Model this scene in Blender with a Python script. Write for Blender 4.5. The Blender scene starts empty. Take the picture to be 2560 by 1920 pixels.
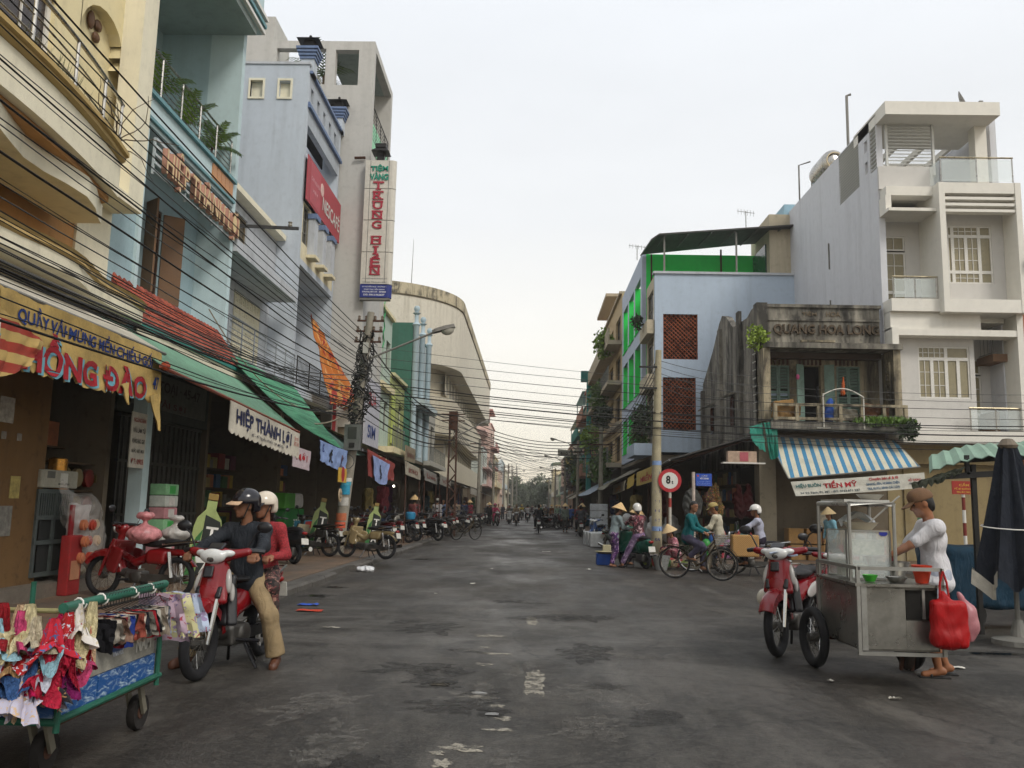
import bpy, bmesh, math, random
import numpy as np
from mathutils import Vector, Matrix, noise as mnoise
random.seed(7); RNG = np.random.default_rng(7)
R = math.radians
C = bpy.context.scene.collection
scene = bpy.context.scene

# ------------------------------------------------------------------ camera
cam_d = bpy.data.cameras.new('camera'); cam = bpy.data.objects.new('camera', cam_d); C.objects.link(cam)
cam_d.sensor_width = 36.0; cam_d.lens = 36.0 * 2150 / 2560; cam_d.clip_end = 3000; cam_d.clip_start = 0.05
rt = Vector((0.99954805, 0.02071831, 0.02178166)); up = Vector((-0.01866109, -0.14042408, 0.98991557)); fw = Vector((-0.02356804, 0.98987465, 0.13997399))
m = Matrix((rt, up, -fw)).transposed().to_4x4(); m.translation = (0, 0, 1.55)
cam.matrix_world = m
scene.camera = cam

# ------------------------------------------------------------------ sky, sun, exposure
SUN_EL, SUN_AZ = R(44), R(140)
world = bpy.data.worlds.new('World'); scene.world = world; world.use_nodes = True
wn = world.node_tree.nodes; wl = world.node_tree.links
wn.clear()
wout = wn.new('ShaderNodeOutputWorld'); bg = wn.new('ShaderNodeBackground'); bg.inputs[1].default_value = 0.1
sky = wn.new('ShaderNodeTexSky'); sky.sky_type = 'NISHITA'; sky.sun_disc = False
sky.sun_elevation = SUN_EL; sky.sun_rotation = SUN_AZ; sky.dust_density = 6; sky.air_density = 1.5
tc = wn.new('ShaderNodeTexCoord'); sep = wn.new('ShaderNodeSeparateXYZ'); wl.new(tc.outputs['Generated'], sep.inputs[0])
ramp = wn.new('ShaderNodeValToRGB'); wl.new(sep.outputs['Z'], ramp.inputs[0])   # overcast: warm milky horizon, cool white above
e = ramp.color_ramp.elements
e[0].position = 0.0; e[0].color = (0.93, 0.79, 0.58, 1); e[1].position = 1.0; e[1].color = (0.87, 0.905, 0.955, 1)
for p, c in ((0.06, (1.0, 0.94, 0.79, 1)), (0.16, (0.97, 0.945, 0.88, 1)), (0.32, (0.855, 0.87, 0.885, 1)), (0.55, (0.835, 0.865, 0.905, 1))):
    k = e.new(p); k.color = c
nz = wn.new('ShaderNodeTexNoise'); nz.inputs['Scale'].default_value = 2.2; nz.inputs['Detail'].default_value = 5
mp = wn.new('ShaderNodeMapping'); mp.inputs['Scale'].default_value = (1, 1, 3.5)
wl.new(tc.outputs['Generated'], mp.inputs[0]); wl.new(mp.outputs[0], nz.inputs['Vector'])
mr = wn.new('ShaderNodeMapRange'); mr.inputs['To Min'].default_value = 9.2; mr.inputs['To Max'].default_value = 10.0
mr.inputs['From Min'].default_value = 0.3; mr.inputs['From Max'].default_value = 0.7; wl.new(nz.outputs[0], mr.inputs[0])
sc_ = wn.new('ShaderNodeVectorMath'); sc_.operation = 'SCALE'; wl.new(ramp.outputs[0], sc_.inputs[0]); wl.new(mr.outputs[0], sc_.inputs['Scale'])
mix = wn.new('ShaderNodeMix'); mix.data_type = 'RGBA'; mix.inputs[0].default_value = 0.06
wl.new(sc_.outputs[0], mix.inputs[6]); wl.new(sky.outputs[0], mix.inputs[7])
wl.new(mix.outputs[2], bg.inputs[0]); wl.new(bg.outputs[0], wout.inputs[0])
sun_d = bpy.data.lights.new('sun', 'SUN'); sun_d.energy = 1.5; sun_d.angle = R(16); sun_d.color = (1, 0.95, 0.87)
sun = bpy.data.objects.new('sun', sun_d); C.objects.link(sun)
sdir = Vector((math.sin(SUN_AZ) * math.cos(SUN_EL), math.cos(SUN_AZ) * math.cos(SUN_EL), math.sin(SUN_EL)))
sun.rotation_euler = sdir.to_track_quat('Z', 'Y').to_euler()
scene.view_settings.view_transform = 'Standard'; scene.view_settings.look = 'None'
scene.view_settings.exposure = 0.24; scene.view_settings.gamma = 1.0
scene.view_settings.use_curve_mapping = False
scene.cycles.max_bounces = 5; scene.cycles.diffuse_bounces = 3; scene.cycles.glossy_bounces = 3; scene.cycles.transparent_max_bounces = 8; scene.cycles.volume_bounces = 0; scene.cycles.use_adaptive_sampling = True; scene.cycles.adaptive_threshold = 0.03
# ------------------------------------------------------------------ helpers: materials
def lin(h):
    h = h.lstrip('#'); v = [int(h[i:i + 2], 16) / 255 for i in (0, 2, 4)]
    return tuple((x / 12.92 if x <= 0.04045 else ((x + 0.055) / 1.055) ** 2.4) for x in v)
_mats = {}
class NT:
    def __init__(s, name):
        s.m = bpy.data.materials.new(name); s.m.use_nodes = True
        s.n = s.m.node_tree.nodes; s.l = s.m.node_tree.links
        s.b = s.n['Principled BSDF']; s.out = s.n['Material Output']
    def new(s, t, **kw):
        n = s.n.new(t)
        for k, v in kw.items():
            if k in n.inputs: n.inputs[k].default_value = v
            else: setattr(n, k, v)
        return n
    def coord(s, world=False, scale=(1, 1, 1), rot=(0, 0, 0)):
        if world: o = s.new('ShaderNodeNewGeometry').outputs['Position']
        else: o = s.new('ShaderNodeTexCoord').outputs['Object']
        mp = s.new('ShaderNodeMapping'); mp.inputs['Scale'].default_value = scale; mp.inputs['Rotation'].default_value = rot
        s.l.new(o, mp.inputs[0]); return mp.outputs[0]
    def noise(s, vec, scale, detail=4, rough=0.55, dist=0):
        n = s.new('ShaderNodeTexNoise'); n.inputs['Scale'].default_value = scale; n.inputs['Detail'].default_value = detail
        n.inputs['Roughness'].default_value = rough; n.inputs['Distortion'].default_value = dist
        s.l.new(vec, n.inputs['Vector']); return n.outputs[0]
    def rng(s, v, a, b, c, d):
        n = s.new('ShaderNodeMapRange'); s.l.new(v, n.inputs[0])
        for i, x in enumerate((a, b, c, d)): n.inputs[i + 1].default_value = x
        return n.outputs[0]
    def mixc(s, f, a, b, mode='MIX'):
        n = s.new('ShaderNodeMix'); n.data_type = 'RGBA'; n.blend_type = mode
        for v, i in ((f, 0), (a, 6), (b, 7)):
            if hasattr(v, 'links'): s.l.new(v, n.inputs[i])
            elif i == 0: n.inputs[0].default_value = v
            else: n.inputs[i].default_value = (*v[:3], 1)
        return n.outputs[2]
    def math(s, op, a, b=0.0):
        n = s.new('ShaderNodeMath'); n.operation = op
        for v, i in ((a, 0), (b, 1)):
            if hasattr(v, 'links'): s.l.new(v, n.inputs[i])
            else: n.inputs[i].default_value = v
        return n.outputs[0]
    def bump(s, h, strength=0.2, dist=0.01):
        n = s.new('ShaderNodeBump'); n.inputs['Strength'].default_value = strength; n.inputs['Distance'].default_value = dist
        s.l.new(h, n.inputs['Height']); s.l.new(n.outputs[0], s.b.inputs['Normal'])
    def col(s, o):
        if hasattr(o, 'links'): s.l.new(o, s.b.inputs['Base Color'])
        else: s.b.inputs['Base Color'].default_value = (*o[:3], 1)

def mat(col, rough=0.6, metal=0.0, var=0.18, scale=6.0, bump=0.0, spec=0.4, alpha=1.0, name=None):
    """plain surface with uneven tone and slight grime"""
    if isinstance(col, str): col = lin(col)
    key = (tuple(round(c, 4) for c in col), rough, metal, var, scale, bump, spec, alpha)
    if key in _mats: return _mats[key]
    t = NT(name or 'surface_%d' % len(_mats)); v = t.coord()
    n = t.noise(v, scale, 5); f = t.rng(n, 0.3, 0.7, 1 - var, 1 + var * 0.6)
    n2 = t.noise(v, scale * 9, 3); f2 = t.rng(n2, 0.3, 0.7, 1 - var * 0.4, 1 + var * 0.3)
    ff = t.math('MULTIPLY', f, f2)
    o = t.mixc(1.0, col, (1, 1, 1), 'MULTIPLY')
    vm = t.new('ShaderNodeVectorMath'); vm.operation = 'SCALE'; vm.inputs[0].default_value = col; t.l.new(ff, vm.inputs['Scale'])
    t.col(vm.outputs[0])
    t.l.new(t.rng(n, 0.3, 0.7, max(0.02, rough - 0.1), min(1, rough + 0.12)), t.b.inputs['Roughness'])
    t.b.inputs['Metallic'].default_value = metal; t.b.inputs['Specular IOR Level'].default_value = spec
    if bump: t.bump(n2, bump, 0.01)
    if alpha < 1:
        t.b.inputs['Alpha'].default_value = alpha
    _mats[key] = t.m; return t.m

def wall(col, dirt='#3a342b', amount=0.35, streak=0.5, name=None, black=0.0, fine=0.5, zbase=None):
    """painted render: blotches, rain streaks, stains"""
    c0 = lin(col) if isinstance(col, str) else col
    d0 = lin(dirt); key = ('w', tuple(round(c, 4) for c in c0), dirt, amount, streak, black, fine)
    if key in _mats: return _mats[key]
    t = NT(name or 'wall_%d' % len(_mats)); v = t.coord(True)
    n1 = t.noise(v, 0.55, 6, 0.6); n2 = t.noise(v, 5, 5, 0.65)
    vs = t.coord(True, (3.2, 3.2, 0.22)); n3 = t.noise(vs, 1.0, 6, 0.62)
    base = t.mixc(t.rng(n1, 0.35, 0.7, 0, 0.35), c0, tuple(min(1, x * 1.12 + 0.01) for x in c0))
    base = t.mixc(t.rng(n2, 0.35, 0.75, 0.0, 0.22), base, tuple(x * 0.72 for x in c0))
    s = t.math('MULTIPLY', t.rng(n3, 0.48, 0.72, 0, 1), t.rng(n1, 0.3, 0.65, 0.25, 1))
    base = t.mixc(t.math('MULTIPLY', s, streak * 0.6), base, d0)
    b = t.math('MULTIPLY', t.rng(n2, 0.55, 0.8, 0, 1), amount)
    base = t.mixc(b, base, d0)
    if black > 0:
        n5 = t.noise(t.coord(True, (1.6, 1.6, 0.5)), 0.9, 8, 0.7, 0.6)
        k = t.rng(t.math('ADD', n5, t.math('MULTIPLY', n3, 0.35)), 0.74 - 0.3 * black, 0.80, 0, 1)
        base = t.mixc(t.math('MULTIPLY', k, 0.93), base, (0.022, 0.021, 0.02))
    t.col(base); t.b.inputs['Roughness'].default_value = 0.88; t.b.inputs['Specular IOR Level'].default_value = 0.25
    t.bump(t.noise(v, 40, 4), fine, 0.004)
    _mats[key] = t.m; return t.m

def stripes(c1, c2, axis, period, duty=0.5, rough=0.8, off=0.0, world=False, name='striped_cloth', fade=0.25):
    t = NT(name); v = t.coord(world); sp = t.new('ShaderNodeSeparateXYZ'); t.l.new(v, sp.inputs[0])
    x = t.math('ADD', sp.outputs[axis], off); x = t.math('DIVIDE', x, period); x = t.math('FRACT', x)
    f = t.math('LESS_THAN', x, duty); n = t.noise(v, 3, 5)
    o = t.mixc(f, lin(c1), lin(c2)); o = t.mixc(t.rng(n, 0.35, 0.7, 0, fade), o, (0.09, 0.085, 0.075))
    t.col(o); t.b.inputs['Roughness'].default_value = rough; return t.m

def floral(base, spots, scale=14, thr=0.56, rough=0.85, name='floral_cloth'):
    t = NT(name); v = t.coord(); o = lin(base)
    for i, c in enumerate(spots):
        vv = t.coord(False, (1, 1, 1), (i * 1.1, i * 0.7, 0.3 * i)); n = t.noise(vv, scale * (1 + 0.17 * i), 2, 0.5, 0.9)
        f = t.rng(n, thr + 0.0, thr + 0.025, 0, 1); o = t.mixc(f, o, lin(c))
    t.col(o); t.b.inputs['Roughness'].default_value = rough
    t.bump(t.noise(v, 18, 3), 0.3, 0.01); return t.m

def cloth(col, rough=0.88, scale=7, var=0.2, bump=0.55):
    c0 = lin(col); key = ('cl', col, rough, scale, var, bump)
    if key in _mats: return _mats[key]
    t = NT('cloth_%d' % len(_mats)); v = t.coord()
    n = t.noise(v, scale, 3, 0.5, 0.8); n2 = t.noise(t.coord(False, (1, 1, 0.35)), scale * 1.7, 3, 0.5, 1.5)
    o = t.mixc(t.rng(n, 0.3, 0.7, 0, 1), tuple(x * (1 - var) for x in c0), tuple(min(1, x * (1 + var * 0.5)) for x in c0))
    t.col(o); t.b.inputs['Roughness'].default_value = rough; t.b.inputs['Specular IOR Level'].default_value = 0.2
    t.bump(n2, bump, 0.035); _mats[key] = t.m; return t.m

def glassy(col=(0.8, 0.85, 0.85), alpha=0.25, rough=0.05, name='glass'):
    key = ('g', col, alpha, rough)
    if key in _mats: return _mats[key]
    t = NT(name); t.b.inputs['Base Color'].default_value = (*col, 1); t.b.inputs['Roughness'].default_value = rough
    t.b.inputs['Alpha'].default_value = alpha; t.b.inputs['Specular IOR Level'].default_value = 0.6
    _mats[key] = t.m; return t.m

# ------------------------------------------------------------------ helpers: meshes and objects
def frame(d, upv=(0, 0, 1)):
    d = Vector(d).normalized(); u = Vector(upv)
    if abs(d.dot(u)) > 0.98: u = Vector((1, 0, 0))
    s = d.cross(u).normalized(); return s, s.cross(d).normalized()

class MB:
    def __init__(s): s.v = []; s.f = []
    def add(s, vs, fs):
        o = len(s.v); s.v += [tuple(x) for x in vs]; s.f += [tuple(i + o for i in q) for q in fs]; return s
    def box(s, x0, x1, y0, y1, z0, z1):
        if x0 > x1: x0, x1 = x1, x0
        if y0 > y1: y0, y1 = y1, y0
        if z0 > z1: z0, z1 = z1, z0
        return s.add([(x0, y0, z0), (x1, y0, z0), (x1, y1, z0), (x0, y1, z0), (x0, y0, z1), (x1, y0, z1), (x1, y1, z1), (x0, y1, z1)],
                     [(0, 3, 2, 1), (4, 5, 6, 7), (0, 1, 5, 4), (1, 2, 6, 5), (2, 3, 7, 6), (3, 0, 4, 7)])
    def obox(s, c, size, rot=(0, 0, 0)):
        M = Matrix.Translation(c) @ (rot if isinstance(rot, Matrix) else Matrix.LocRotScale(None, __import__('mathutils').Euler(rot), None))
        a, b, d = [x / 2 for x in size]
        vs = [M @ Vector((x, y, z)) for z in (-d, d) for x, y in ((-a, -b), (a, -b), (a, b), (-a, b))]
        return s.add(vs, [(0, 3, 2, 1), (4, 5, 6, 7), (0, 1, 5, 4), (1, 2, 6, 5), (2, 3, 7, 6), (3, 0, 4, 7)])
    def bar(s, a, b, w, h=None):
        a, b = Vector(a), Vector(b); h = h or w; n, u = frame(b - a)
        vs = [p + n * (w / 2 * i) + u * (h / 2 * j) for p in (a, b) for i, j in ((-1, -1), (1, -1), (1, 1), (-1, 1))]
        return s.add(vs, [(0, 1, 2, 3), (7, 6, 5, 4), (0, 4, 5, 1), (1, 5, 6, 2), (2, 6, 7, 3), (3, 7, 4, 0)])
    def tube(s, pts, r, n=8, caps=True, closed=False):
        pts = [Vector(p) for p in pts]; k = len(pts); rs = r if isinstance(r, (list, tuple)) else [r] * k
        vs = []; prev = None
        for i, p in enumerate(pts):
            if closed: d = pts[(i + 1) % k] - pts[i - 1]
            else: d = pts[min(i + 1, k - 1)] - pts[max(i - 1, 0)]
            if d.length < 1e-9: d = Vector((0, 0, 1))
            d.normalize()
            if prev is None: a, b = frame(d)
            else:
                a = prev - d * prev.dot(d)
                a = a.normalized() if a.length > 1e-6 else frame(d)[0]
                b = a.cross(d).normalized()
            prev = a
            vs += [p + (a * math.cos(2 * math.pi * j / n) + b * math.sin(2 * math.pi * j / n)) * rs[i] for j in range(n)]
        fs = []
        for i in range(k if closed else k - 1):
            i2 = (i + 1) % k
            fs += [(i * n + j, i * n + (j + 1) % n, i2 * n + (j + 1) % n, i2 * n + j) for j in range(n)]
        if caps and not closed: fs += [tuple(range(n))[::-1], tuple((k - 1) * n + j for j in range(n))]
        return s.add(vs, fs)
    def lathe(s, prof, n=16, c=(0, 0, 0), axis='Z', a0=0, a1=2 * math.pi, caps=False):
        full = abs(a1 - a0 - 2 * math.pi) < 1e-6; m = n if full else n + 1; vs = []
        for r, z in prof:
            for j in range(m):
                t = a0 + (a1 - a0) * j / n; x, y = r * math.cos(t), r * math.sin(t)
                p = {'Z': (x, y, z), 'Y': (x, z, y), 'X': (z, x, y)}[axis]
                vs.append((p[0] + c[0], p[1] + c[1], p[2] + c[2]))
        fs = []
        for i in range(len(prof) - 1):
            for j in range(n): fs.append((i * m + j, i * m + (j + 1) % m, (i + 1) * m + (j + 1) % m, (i + 1) * m + j))
        if caps: fs += [tuple(range(m))[::-1], tuple((len(prof) - 1) * m + j for j in range(m))]
        return s.add(vs, fs)
    def prism(s, poly, a0, a1, axis='Y'):
        P = {'Y': lambda u, v, w: (u, w, v), 'X': lambda u, v, w: (w, u, v), 'Z': lambda u, v, w: (u, v, w)}[axis]; k = len(poly)
        return s.add([P(u, v, a0) for u, v in poly] + [P(u, v, a1) for u, v in poly],
                     [tuple(range(k)), tuple(range(2 * k - 1, k - 1, -1))] + [(i, k + i, k + (i + 1) % k, (i + 1) % k) for i in range(k)])
    def grid(s, fn, nu, nv, thick=0.0, n=None):
        vs = [fn(i / nu, j / nv) for j in range(nv + 1) for i in range(nu + 1)]
        fs = [(j * (nu + 1) + i, j * (nu + 1) + i + 1, (j + 1) * (nu + 1) + i + 1, (j + 1) * (nu + 1) + i) for j in range(nv) for i in range(nu)]
        s.add(vs, fs)
        if thick:
            nn = Vector(n) * thick; k = len(vs)
            s.add([Vector(v) - nn for v in vs], [q[::-1] for q in fs])
        return s
    def ball(s, c, r, n=10, m=6):
        r = (r, r, r) if not isinstance(r, (tuple, list)) else r
        vs = [(c[0] + r[0] * math.sin(math.pi * i / m) * math.cos(2 * math.pi * j / n), c[1] + r[1] * math.sin(math.pi * i / m) * math.sin(2 * math.pi * j / n), c[2] + r[2] * math.cos(math.pi * i / m)) for i in range(m + 1) for j in range(n)]
        return s.add(vs, [(i * n + j, (i + 1) * n + j, (i + 1) * n + (j + 1) % n, i * n + (j + 1) % n) for i in range(m) for j in range(n)])
    def mesh(s, name, smooth=False, fix=True):
        me = bpy.data.meshes.new(name); me.from_pydata(s.v, [], s.f)
        if fix:
            bm = bmesh.new(); bm.from_mesh(me); bmesh.ops.recalc_face_normals(bm, faces=bm.faces[:]); bm.to_mesh(me); bm.free()
        if smooth: shade(me)
        me.update(); return me
    def build(s, name, mt, parent=None, smooth=False, fix=True):
        v = np.array(s.v); c = (v.min(0) + v.max(0)) / 2; c[2] = v[:, 2].min()
        s2 = MB(); s2.v = [tuple(x) for x in (v - c)]; s2.f = s.f
        return link(s2.mesh(name, smooth, fix), name, mt, parent, Vector(c) - wloc(parent))

def shade(me, ang=0.7):
    me.polygons.foreach_set('use_smooth', [True] * len(me.polygons))
    try: me.set_sharp_from_angle(angle=ang)
    except Exception: pass
def wloc(p):
    v = Vector((0, 0, 0))
    while p is not None: v += p.location; p = p.parent
    return v
def link(me, name, mt=None, parent=None, loc=(0, 0, 0), rot=None, scale=None):
    o = bpy.data.objects.new(name, me); C.objects.link(o); o.location = loc
    if rot is not None: o.rotation_euler = rot
    if scale is not None: o.scale = scale
    if parent is not None: o.parent = parent
    if mt is not None:
        if not me.materials: me.materials.append(mt)
        elif me.materials[0] != mt: o.material_slots[0].link = 'OBJECT'; o.material_slots[0].material = mt
    return o
def tag(o, label, cat, group=None, kind=None):
    o['label'] = label; o['category'] = cat
    if group: o['group'] = group
    if kind: o['kind'] = kind
    return o
def T(name, label, cat, loc=(0, 0, 0), group=None):
    o = bpy.data.objects.new(name, None); C.objects.link(o); o.location = loc; o.empty_display_size = 0.2
    return tag(o, label, cat, group)
def struct(o): o['kind'] = 'structure'; return o
def copy_tree(o, parent=None):
    c = o.copy(); C.objects.link(c)
    if parent is not None: c.parent = parent
    for ch in o.children: copy_tree(ch, c)
    return c
def bx(name, mt, parent, *b): return MB().box(*b).build(name, mt, parent)
def rbox(w, d, h, r=0.02):
    """bevelled box mesh builder centred on x, y, base at 0"""
    a, b = w / 2, d / 2
    ring = [(-a + r, -b), (a - r, -b), (a, -b + r), (a, b - r), (a - r, b), (-a + r, b), (-a, b - r), (-a, -b + r)]
    ins = [(x * (1 - r / max(a, 1e-3)), y * (1 - r / max(b, 1e-3))) for x, y in ring]
    m = MB(); k = 8
    vs = [(x, y, 0) for x, y in ins] + [(x, y, r) for x, y in ring] + [(x, y, h - r) for x, y in ring] + [(x, y, h) for x, y in ins]
    fs = [tuple(range(k))[::-1], tuple(range(3 * k, 4 * k))]
    for i in range(3): fs += [(i * k + j, i * k + (j + 1) % k, (i + 1) * k + (j + 1) % k, (i + 1) * k + j) for j in range(k)]
    return m.add(vs, fs)

# text: flat or raised letters mapped onto a surface function surf(u, v, depth), u and v in metres
def letters(txt, size=1.0, bold=0.0, shear=0.0, spacing=1.0, extrude=0.0, align='LEFT'):
    cu = bpy.data.curves.new('lettering', 'FONT'); cu.body = txt; cu.size = size; cu.offset = bold * size; cu.shear = shear
    cu.space_character = spacing; cu.extrude = extrude; cu.resolution_u = 3; cu.align_x = align; cu.fill_mode = 'BOTH'
    ob = bpy.data.objects.new('lettering', cu); me = bpy.data.meshes.new_from_object(ob)
    bpy.data.objects.remove(ob); bpy.data.curves.remove(cu)
    return me
def put_text(txt, mt, parent, o, u, v, width=None, height=None, bold=0.02, shear=0.0, extrude=0.0, name='lettering', center=True, surf=None, spacing=1.0):
    """o: lower-left corner of the text box (or centre of it), u, v: unit directions; fitted to width and height"""
    me = letters(txt, 1.0, bold, shear, spacing, 0.05 if extrude else 0.0)
    n = len(me.vertices)
    if n == 0: return None
    co = np.empty(n * 3); me.vertices.foreach_get('co', co); co = co.reshape(-1, 3)
    lo, hi = co.min(0), co.max(0); w, h = hi[0] - lo[0], hi[1] - lo[1]
    sx = width / w if width else height / h; sy = height / h if height else sx
    co[:, 0] = (co[:, 0] - lo[0]) * sx; co[:, 1] = (co[:, 1] - lo[1]) * sy
    co[:, 2] = (co[:, 2] + 0.05) / 0.1 * extrude if extrude else 0
    if center: co[:, 0] -= w * sx / 2; co[:, 1] -= h * sy / 2
    if surf is None:
        U, V = np.array(Vector(u).normalized()), np.array(Vector(v).normalized()); N = np.cross(U, V); P = np.array(o)
        w3 = P + co[:, :1] * U + co[:, 1:2] * V + co[:, 2:3] * N
    else: w3 = np.array([tuple(surf(o[0] + p[0], o[1] + p[1], p[2])) for p in co])
    c = (w3.min(0) + w3.max(0)) / 2; me.vertices.foreach_set('co', (w3 - c).ravel()); me.update()
    return link(me, name, mt, parent, Vector(c) - wloc(parent))

# ------------------------------------------------------------------ helpers: rounded solids from distance fields
def q_caps(a, b, ra, rb=None): return ('c', np.array(a, float), np.array(b, float), ra, ra if rb is None else rb)
def q_ell(c, r, rot=None): return ('e', np.array(c, float), np.array(r, float), None if rot is None else np.array(rot))
def q_box(c, h, r=0.02, rot=None): return ('b', np.array(c, float), np.array(h, float), None if rot is None else np.array(rot), r)
def rotY(a): return Matrix.Rotation(a, 3, 'Y')
def rotZ(a): return Matrix.Rotation(a, 3, 'Z')
def rotX(a): return Matrix.Rotation(a, 3, 'X')
def solid(prims, vox=0.012, k=0.03, wrinkle=0.0, wscale=9.0, cut=(), wz=1.0):
    """smooth union of primitives -> one continuous mesh (naive surface nets); cut: primitives carved out"""
    lo = np.full(3, 1e9); hi = np.full(3, -1e9); bb = []
    for p in prims:
        if p[0] == 'c': r = max(p[3], p[4]); a = np.minimum(p[1], p[2]) - r; b = np.maximum(p[1], p[2]) + r
        else:
            r = np.linalg.norm(p[2]) if p[3] is not None else p[2]; r = r + (p[4] if p[0] == 'b' else 0); a = p[1] - r; b = p[1] + r
        bb.append((a, b)); lo = np.minimum(lo, a); hi = np.maximum(hi, b)
    pad = 3 * vox + k * 0.5 + wrinkle; lo -= pad; hi += pad
    n = np.ceil((hi - lo) / vox).astype(int) + 1; D = np.full(n, 0.3, np.float32)
    ax = [lo[i] + vox * np.arange(n[i]) for i in range(3)]
    def dist(p, X, Y, Z):
        if p[0] == 'c':
            a, b = p[1], p[2]; d = b - a; dd = max(d @ d, 1e-12)
            t = np.clip(((X - a[0]) * d[0] + (Y - a[1]) * d[1] + (Z - a[2]) * d[2]) / dd, 0, 1)
            return np.sqrt((X - a[0] - t * d[0]) ** 2 + (Y - a[1] - t * d[1]) ** 2 + (Z - a[2] - t * d[2]) ** 2) - (p[3] + t * (p[4] - p[3]))
        q = [X - p[1][0], Y - p[1][1], Z - p[1][2]]
        if p[3] is not None:
            m_ = p[3]; q = [q[0] * m_[0][i] + q[1] * m_[1][i] + q[2] * m_[2][i] for i in range(3)]
        if p[0] == 'e':
            r = p[2]; k0 = np.sqrt((q[0] / r[0]) ** 2 + (q[1] / r[1]) ** 2 + (q[2] / r[2]) ** 2); k1 = np.sqrt((q[0] / r[0] ** 2) ** 2 + (q[1] / r[1] ** 2) ** 2 + (q[2] / r[2] ** 2) ** 2)
            return np.where(k1 > 1e-6, k0 * (k0 - 1) / np.maximum(k1, 1e-6), -r.min())
        h = p[2] - p[4]; a = [np.abs(q[i]) - h[i] for i in range(3)]
        return np.sqrt(np.maximum(a[0], 0) ** 2 + np.maximum(a[1], 0) ** 2 + np.maximum(a[2], 0) ** 2) + np.minimum(np.maximum(np.maximum(a[0], a[1]), a[2]), 0) - p[4]
    def sub(a, b):
        i0 = np.maximum(((a - lo) / vox).astype(int) - 0, 0); i1 = np.minimum(((b - lo) / vox).astype(int) + 2, n)
        return tuple(slice(i0[i], i1[i]) for i in range(3))
    for p, (a, b) in zip(prims, bb):
        s = sub(a - pad, b + pad); X, Y, Z = np.meshgrid(ax[0][s[0]], ax[1][s[1]], ax[2][s[2]], indexing='ij', sparse=True)
        d = dist(p, X, Y, Z); o = D[s]
        h = np.clip(0.5 + 0.5 * (o - d) / k, 0, 1); D[s] = o * (1 - h) + d * h - k * h * (1 - h)
    for p in cut:
        r = max(p[3], p[4]) if p[0] == 'c' else np.linalg.norm(p[2])
        a = (np.minimum(p[1], p[2]) if p[0] == 'c' else p[1]) - r; b = (np.maximum(p[1], p[2]) if p[0] == 'c' else p[1]) + r
        s = sub(a - pad, b + pad); X, Y, Z = np.meshgrid(ax[0][s[0]], ax[1][s[1]], ax[2][s[2]], indexing='ij', sparse=True)
        d = -dist(p, X, Y, Z); kk = k * 0.3; o = D[s]; h = np.clip(0.5 - 0.5 * (o - d) / kk, 0, 1); D[s] = o * (1 - h) + d * h + kk * h * (1 - h)
    if wrinkle:
        X, Y, Z = np.meshgrid(*ax, indexing='ij', sparse=True); w = wscale
        D += (wrinkle * (np.sin(w * 2.1 * X + 3 * np.sin(w * Z * wz * 0.8) + 1) * np.sin(w * 1.9 * Y + 2 * np.sin(w * X * 1.1)) * 0.6 + np.sin(w * Z * wz * 2.3 + 2.4 * np.sin(w * X * 1.3) + 2 * np.sin(w * Y * 1.2)) * 0.5)).astype(np.float32)
    S = D < 0
    m = n - 1; cs = np.zeros(m, np.uint8)
    sl = lambda i, j, l: S[i:i + m[0], j:j + m[1], l:l + m[2]]
    dl = lambda i, j, l: D[i:i + m[0], j:j + m[1], l:l + m[2]]
    for i in (0, 1):
        for j in (0, 1):
            for l in (0, 1): cs += sl(i, j, l)
    act = (cs > 0) & (cs < 8); idx = np.argwhere(act); N = len(idx); num = np.full(m, -1, np.int64); num[act] = np.arange(N)
    P = np.zeros((N, 3)); W = np.zeros(N)
    cor = [(i, j, l) for i in (0, 1) for j in (0, 1) for l in (0, 1)]
    cv = {c: D[idx[:, 0] + c[0], idx[:, 1] + c[1], idx[:, 2] + c[2]] for c in cor}
    for c in cor:
        for a in range(3):
            if c[a] == 0:
                c2 = tuple(1 if q == a else c[q] for q in range(3)); d1, d2 = cv[c], cv[c2]; x = (d1 < 0) != (d2 < 0)
                t = np.where(x, d1 / np.where(x, d1 - d2, 1), 0); pt = np.array(c, float)[None].repeat(N, 0); pt[:, a] = t
                P += pt * x[:, None]; W += x
    P = lo + (idx + P / W[:, None]) * vox
    F = []
    for a in range(3):
        b, c = (a + 1) % 3, (a + 2) % 3
        s0 = [slice(None)] * 3; s1 = [slice(None)] * 3; s0[a] = slice(0, -1); s1[a] = slice(1, None)
        e0, e1 = S[tuple(s0)], S[tuple(s1)]; ed = np.argwhere(e0 != e1)
        ed = ed[(ed[:, b] > 0) & (ed[:, c] > 0) & (ed[:, b] < m[b]) & (ed[:, c] < m[c])]
        fl = e0[tuple(ed.T)]
        def g(db, dc):
            q = ed.copy(); q[:, b] += db; q[:, c] += dc; return num[tuple(q.T)]
        Q = np.stack([g(-1, -1), g(0, -1), g(0, 0), g(-1, 0)], 1); Q[~fl] = Q[~fl][:, ::-1]; F.append(Q)
    F = np.concatenate(F); F = F[(F >= 0).all(1)]
    return P, F
def solid_mesh(name, P, F):
    me = bpy.data.meshes.new(name); nf = len(F); me.vertices.add(len(P)); me.vertices.foreach_set('co', P.astype(np.float32).ravel())
    me.loops.add(nf * 4); me.loops.foreach_set('vertex_index', F.astype(np.int32).ravel()); me.polygons.add(nf)
    me.polygons.foreach_set('loop_start', np.arange(0, nf * 4, 4, dtype=np.int32))
    me.polygons.foreach_set('use_smooth', np.ones(nf, bool)); me.update(calc_edges=True); return me
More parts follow.
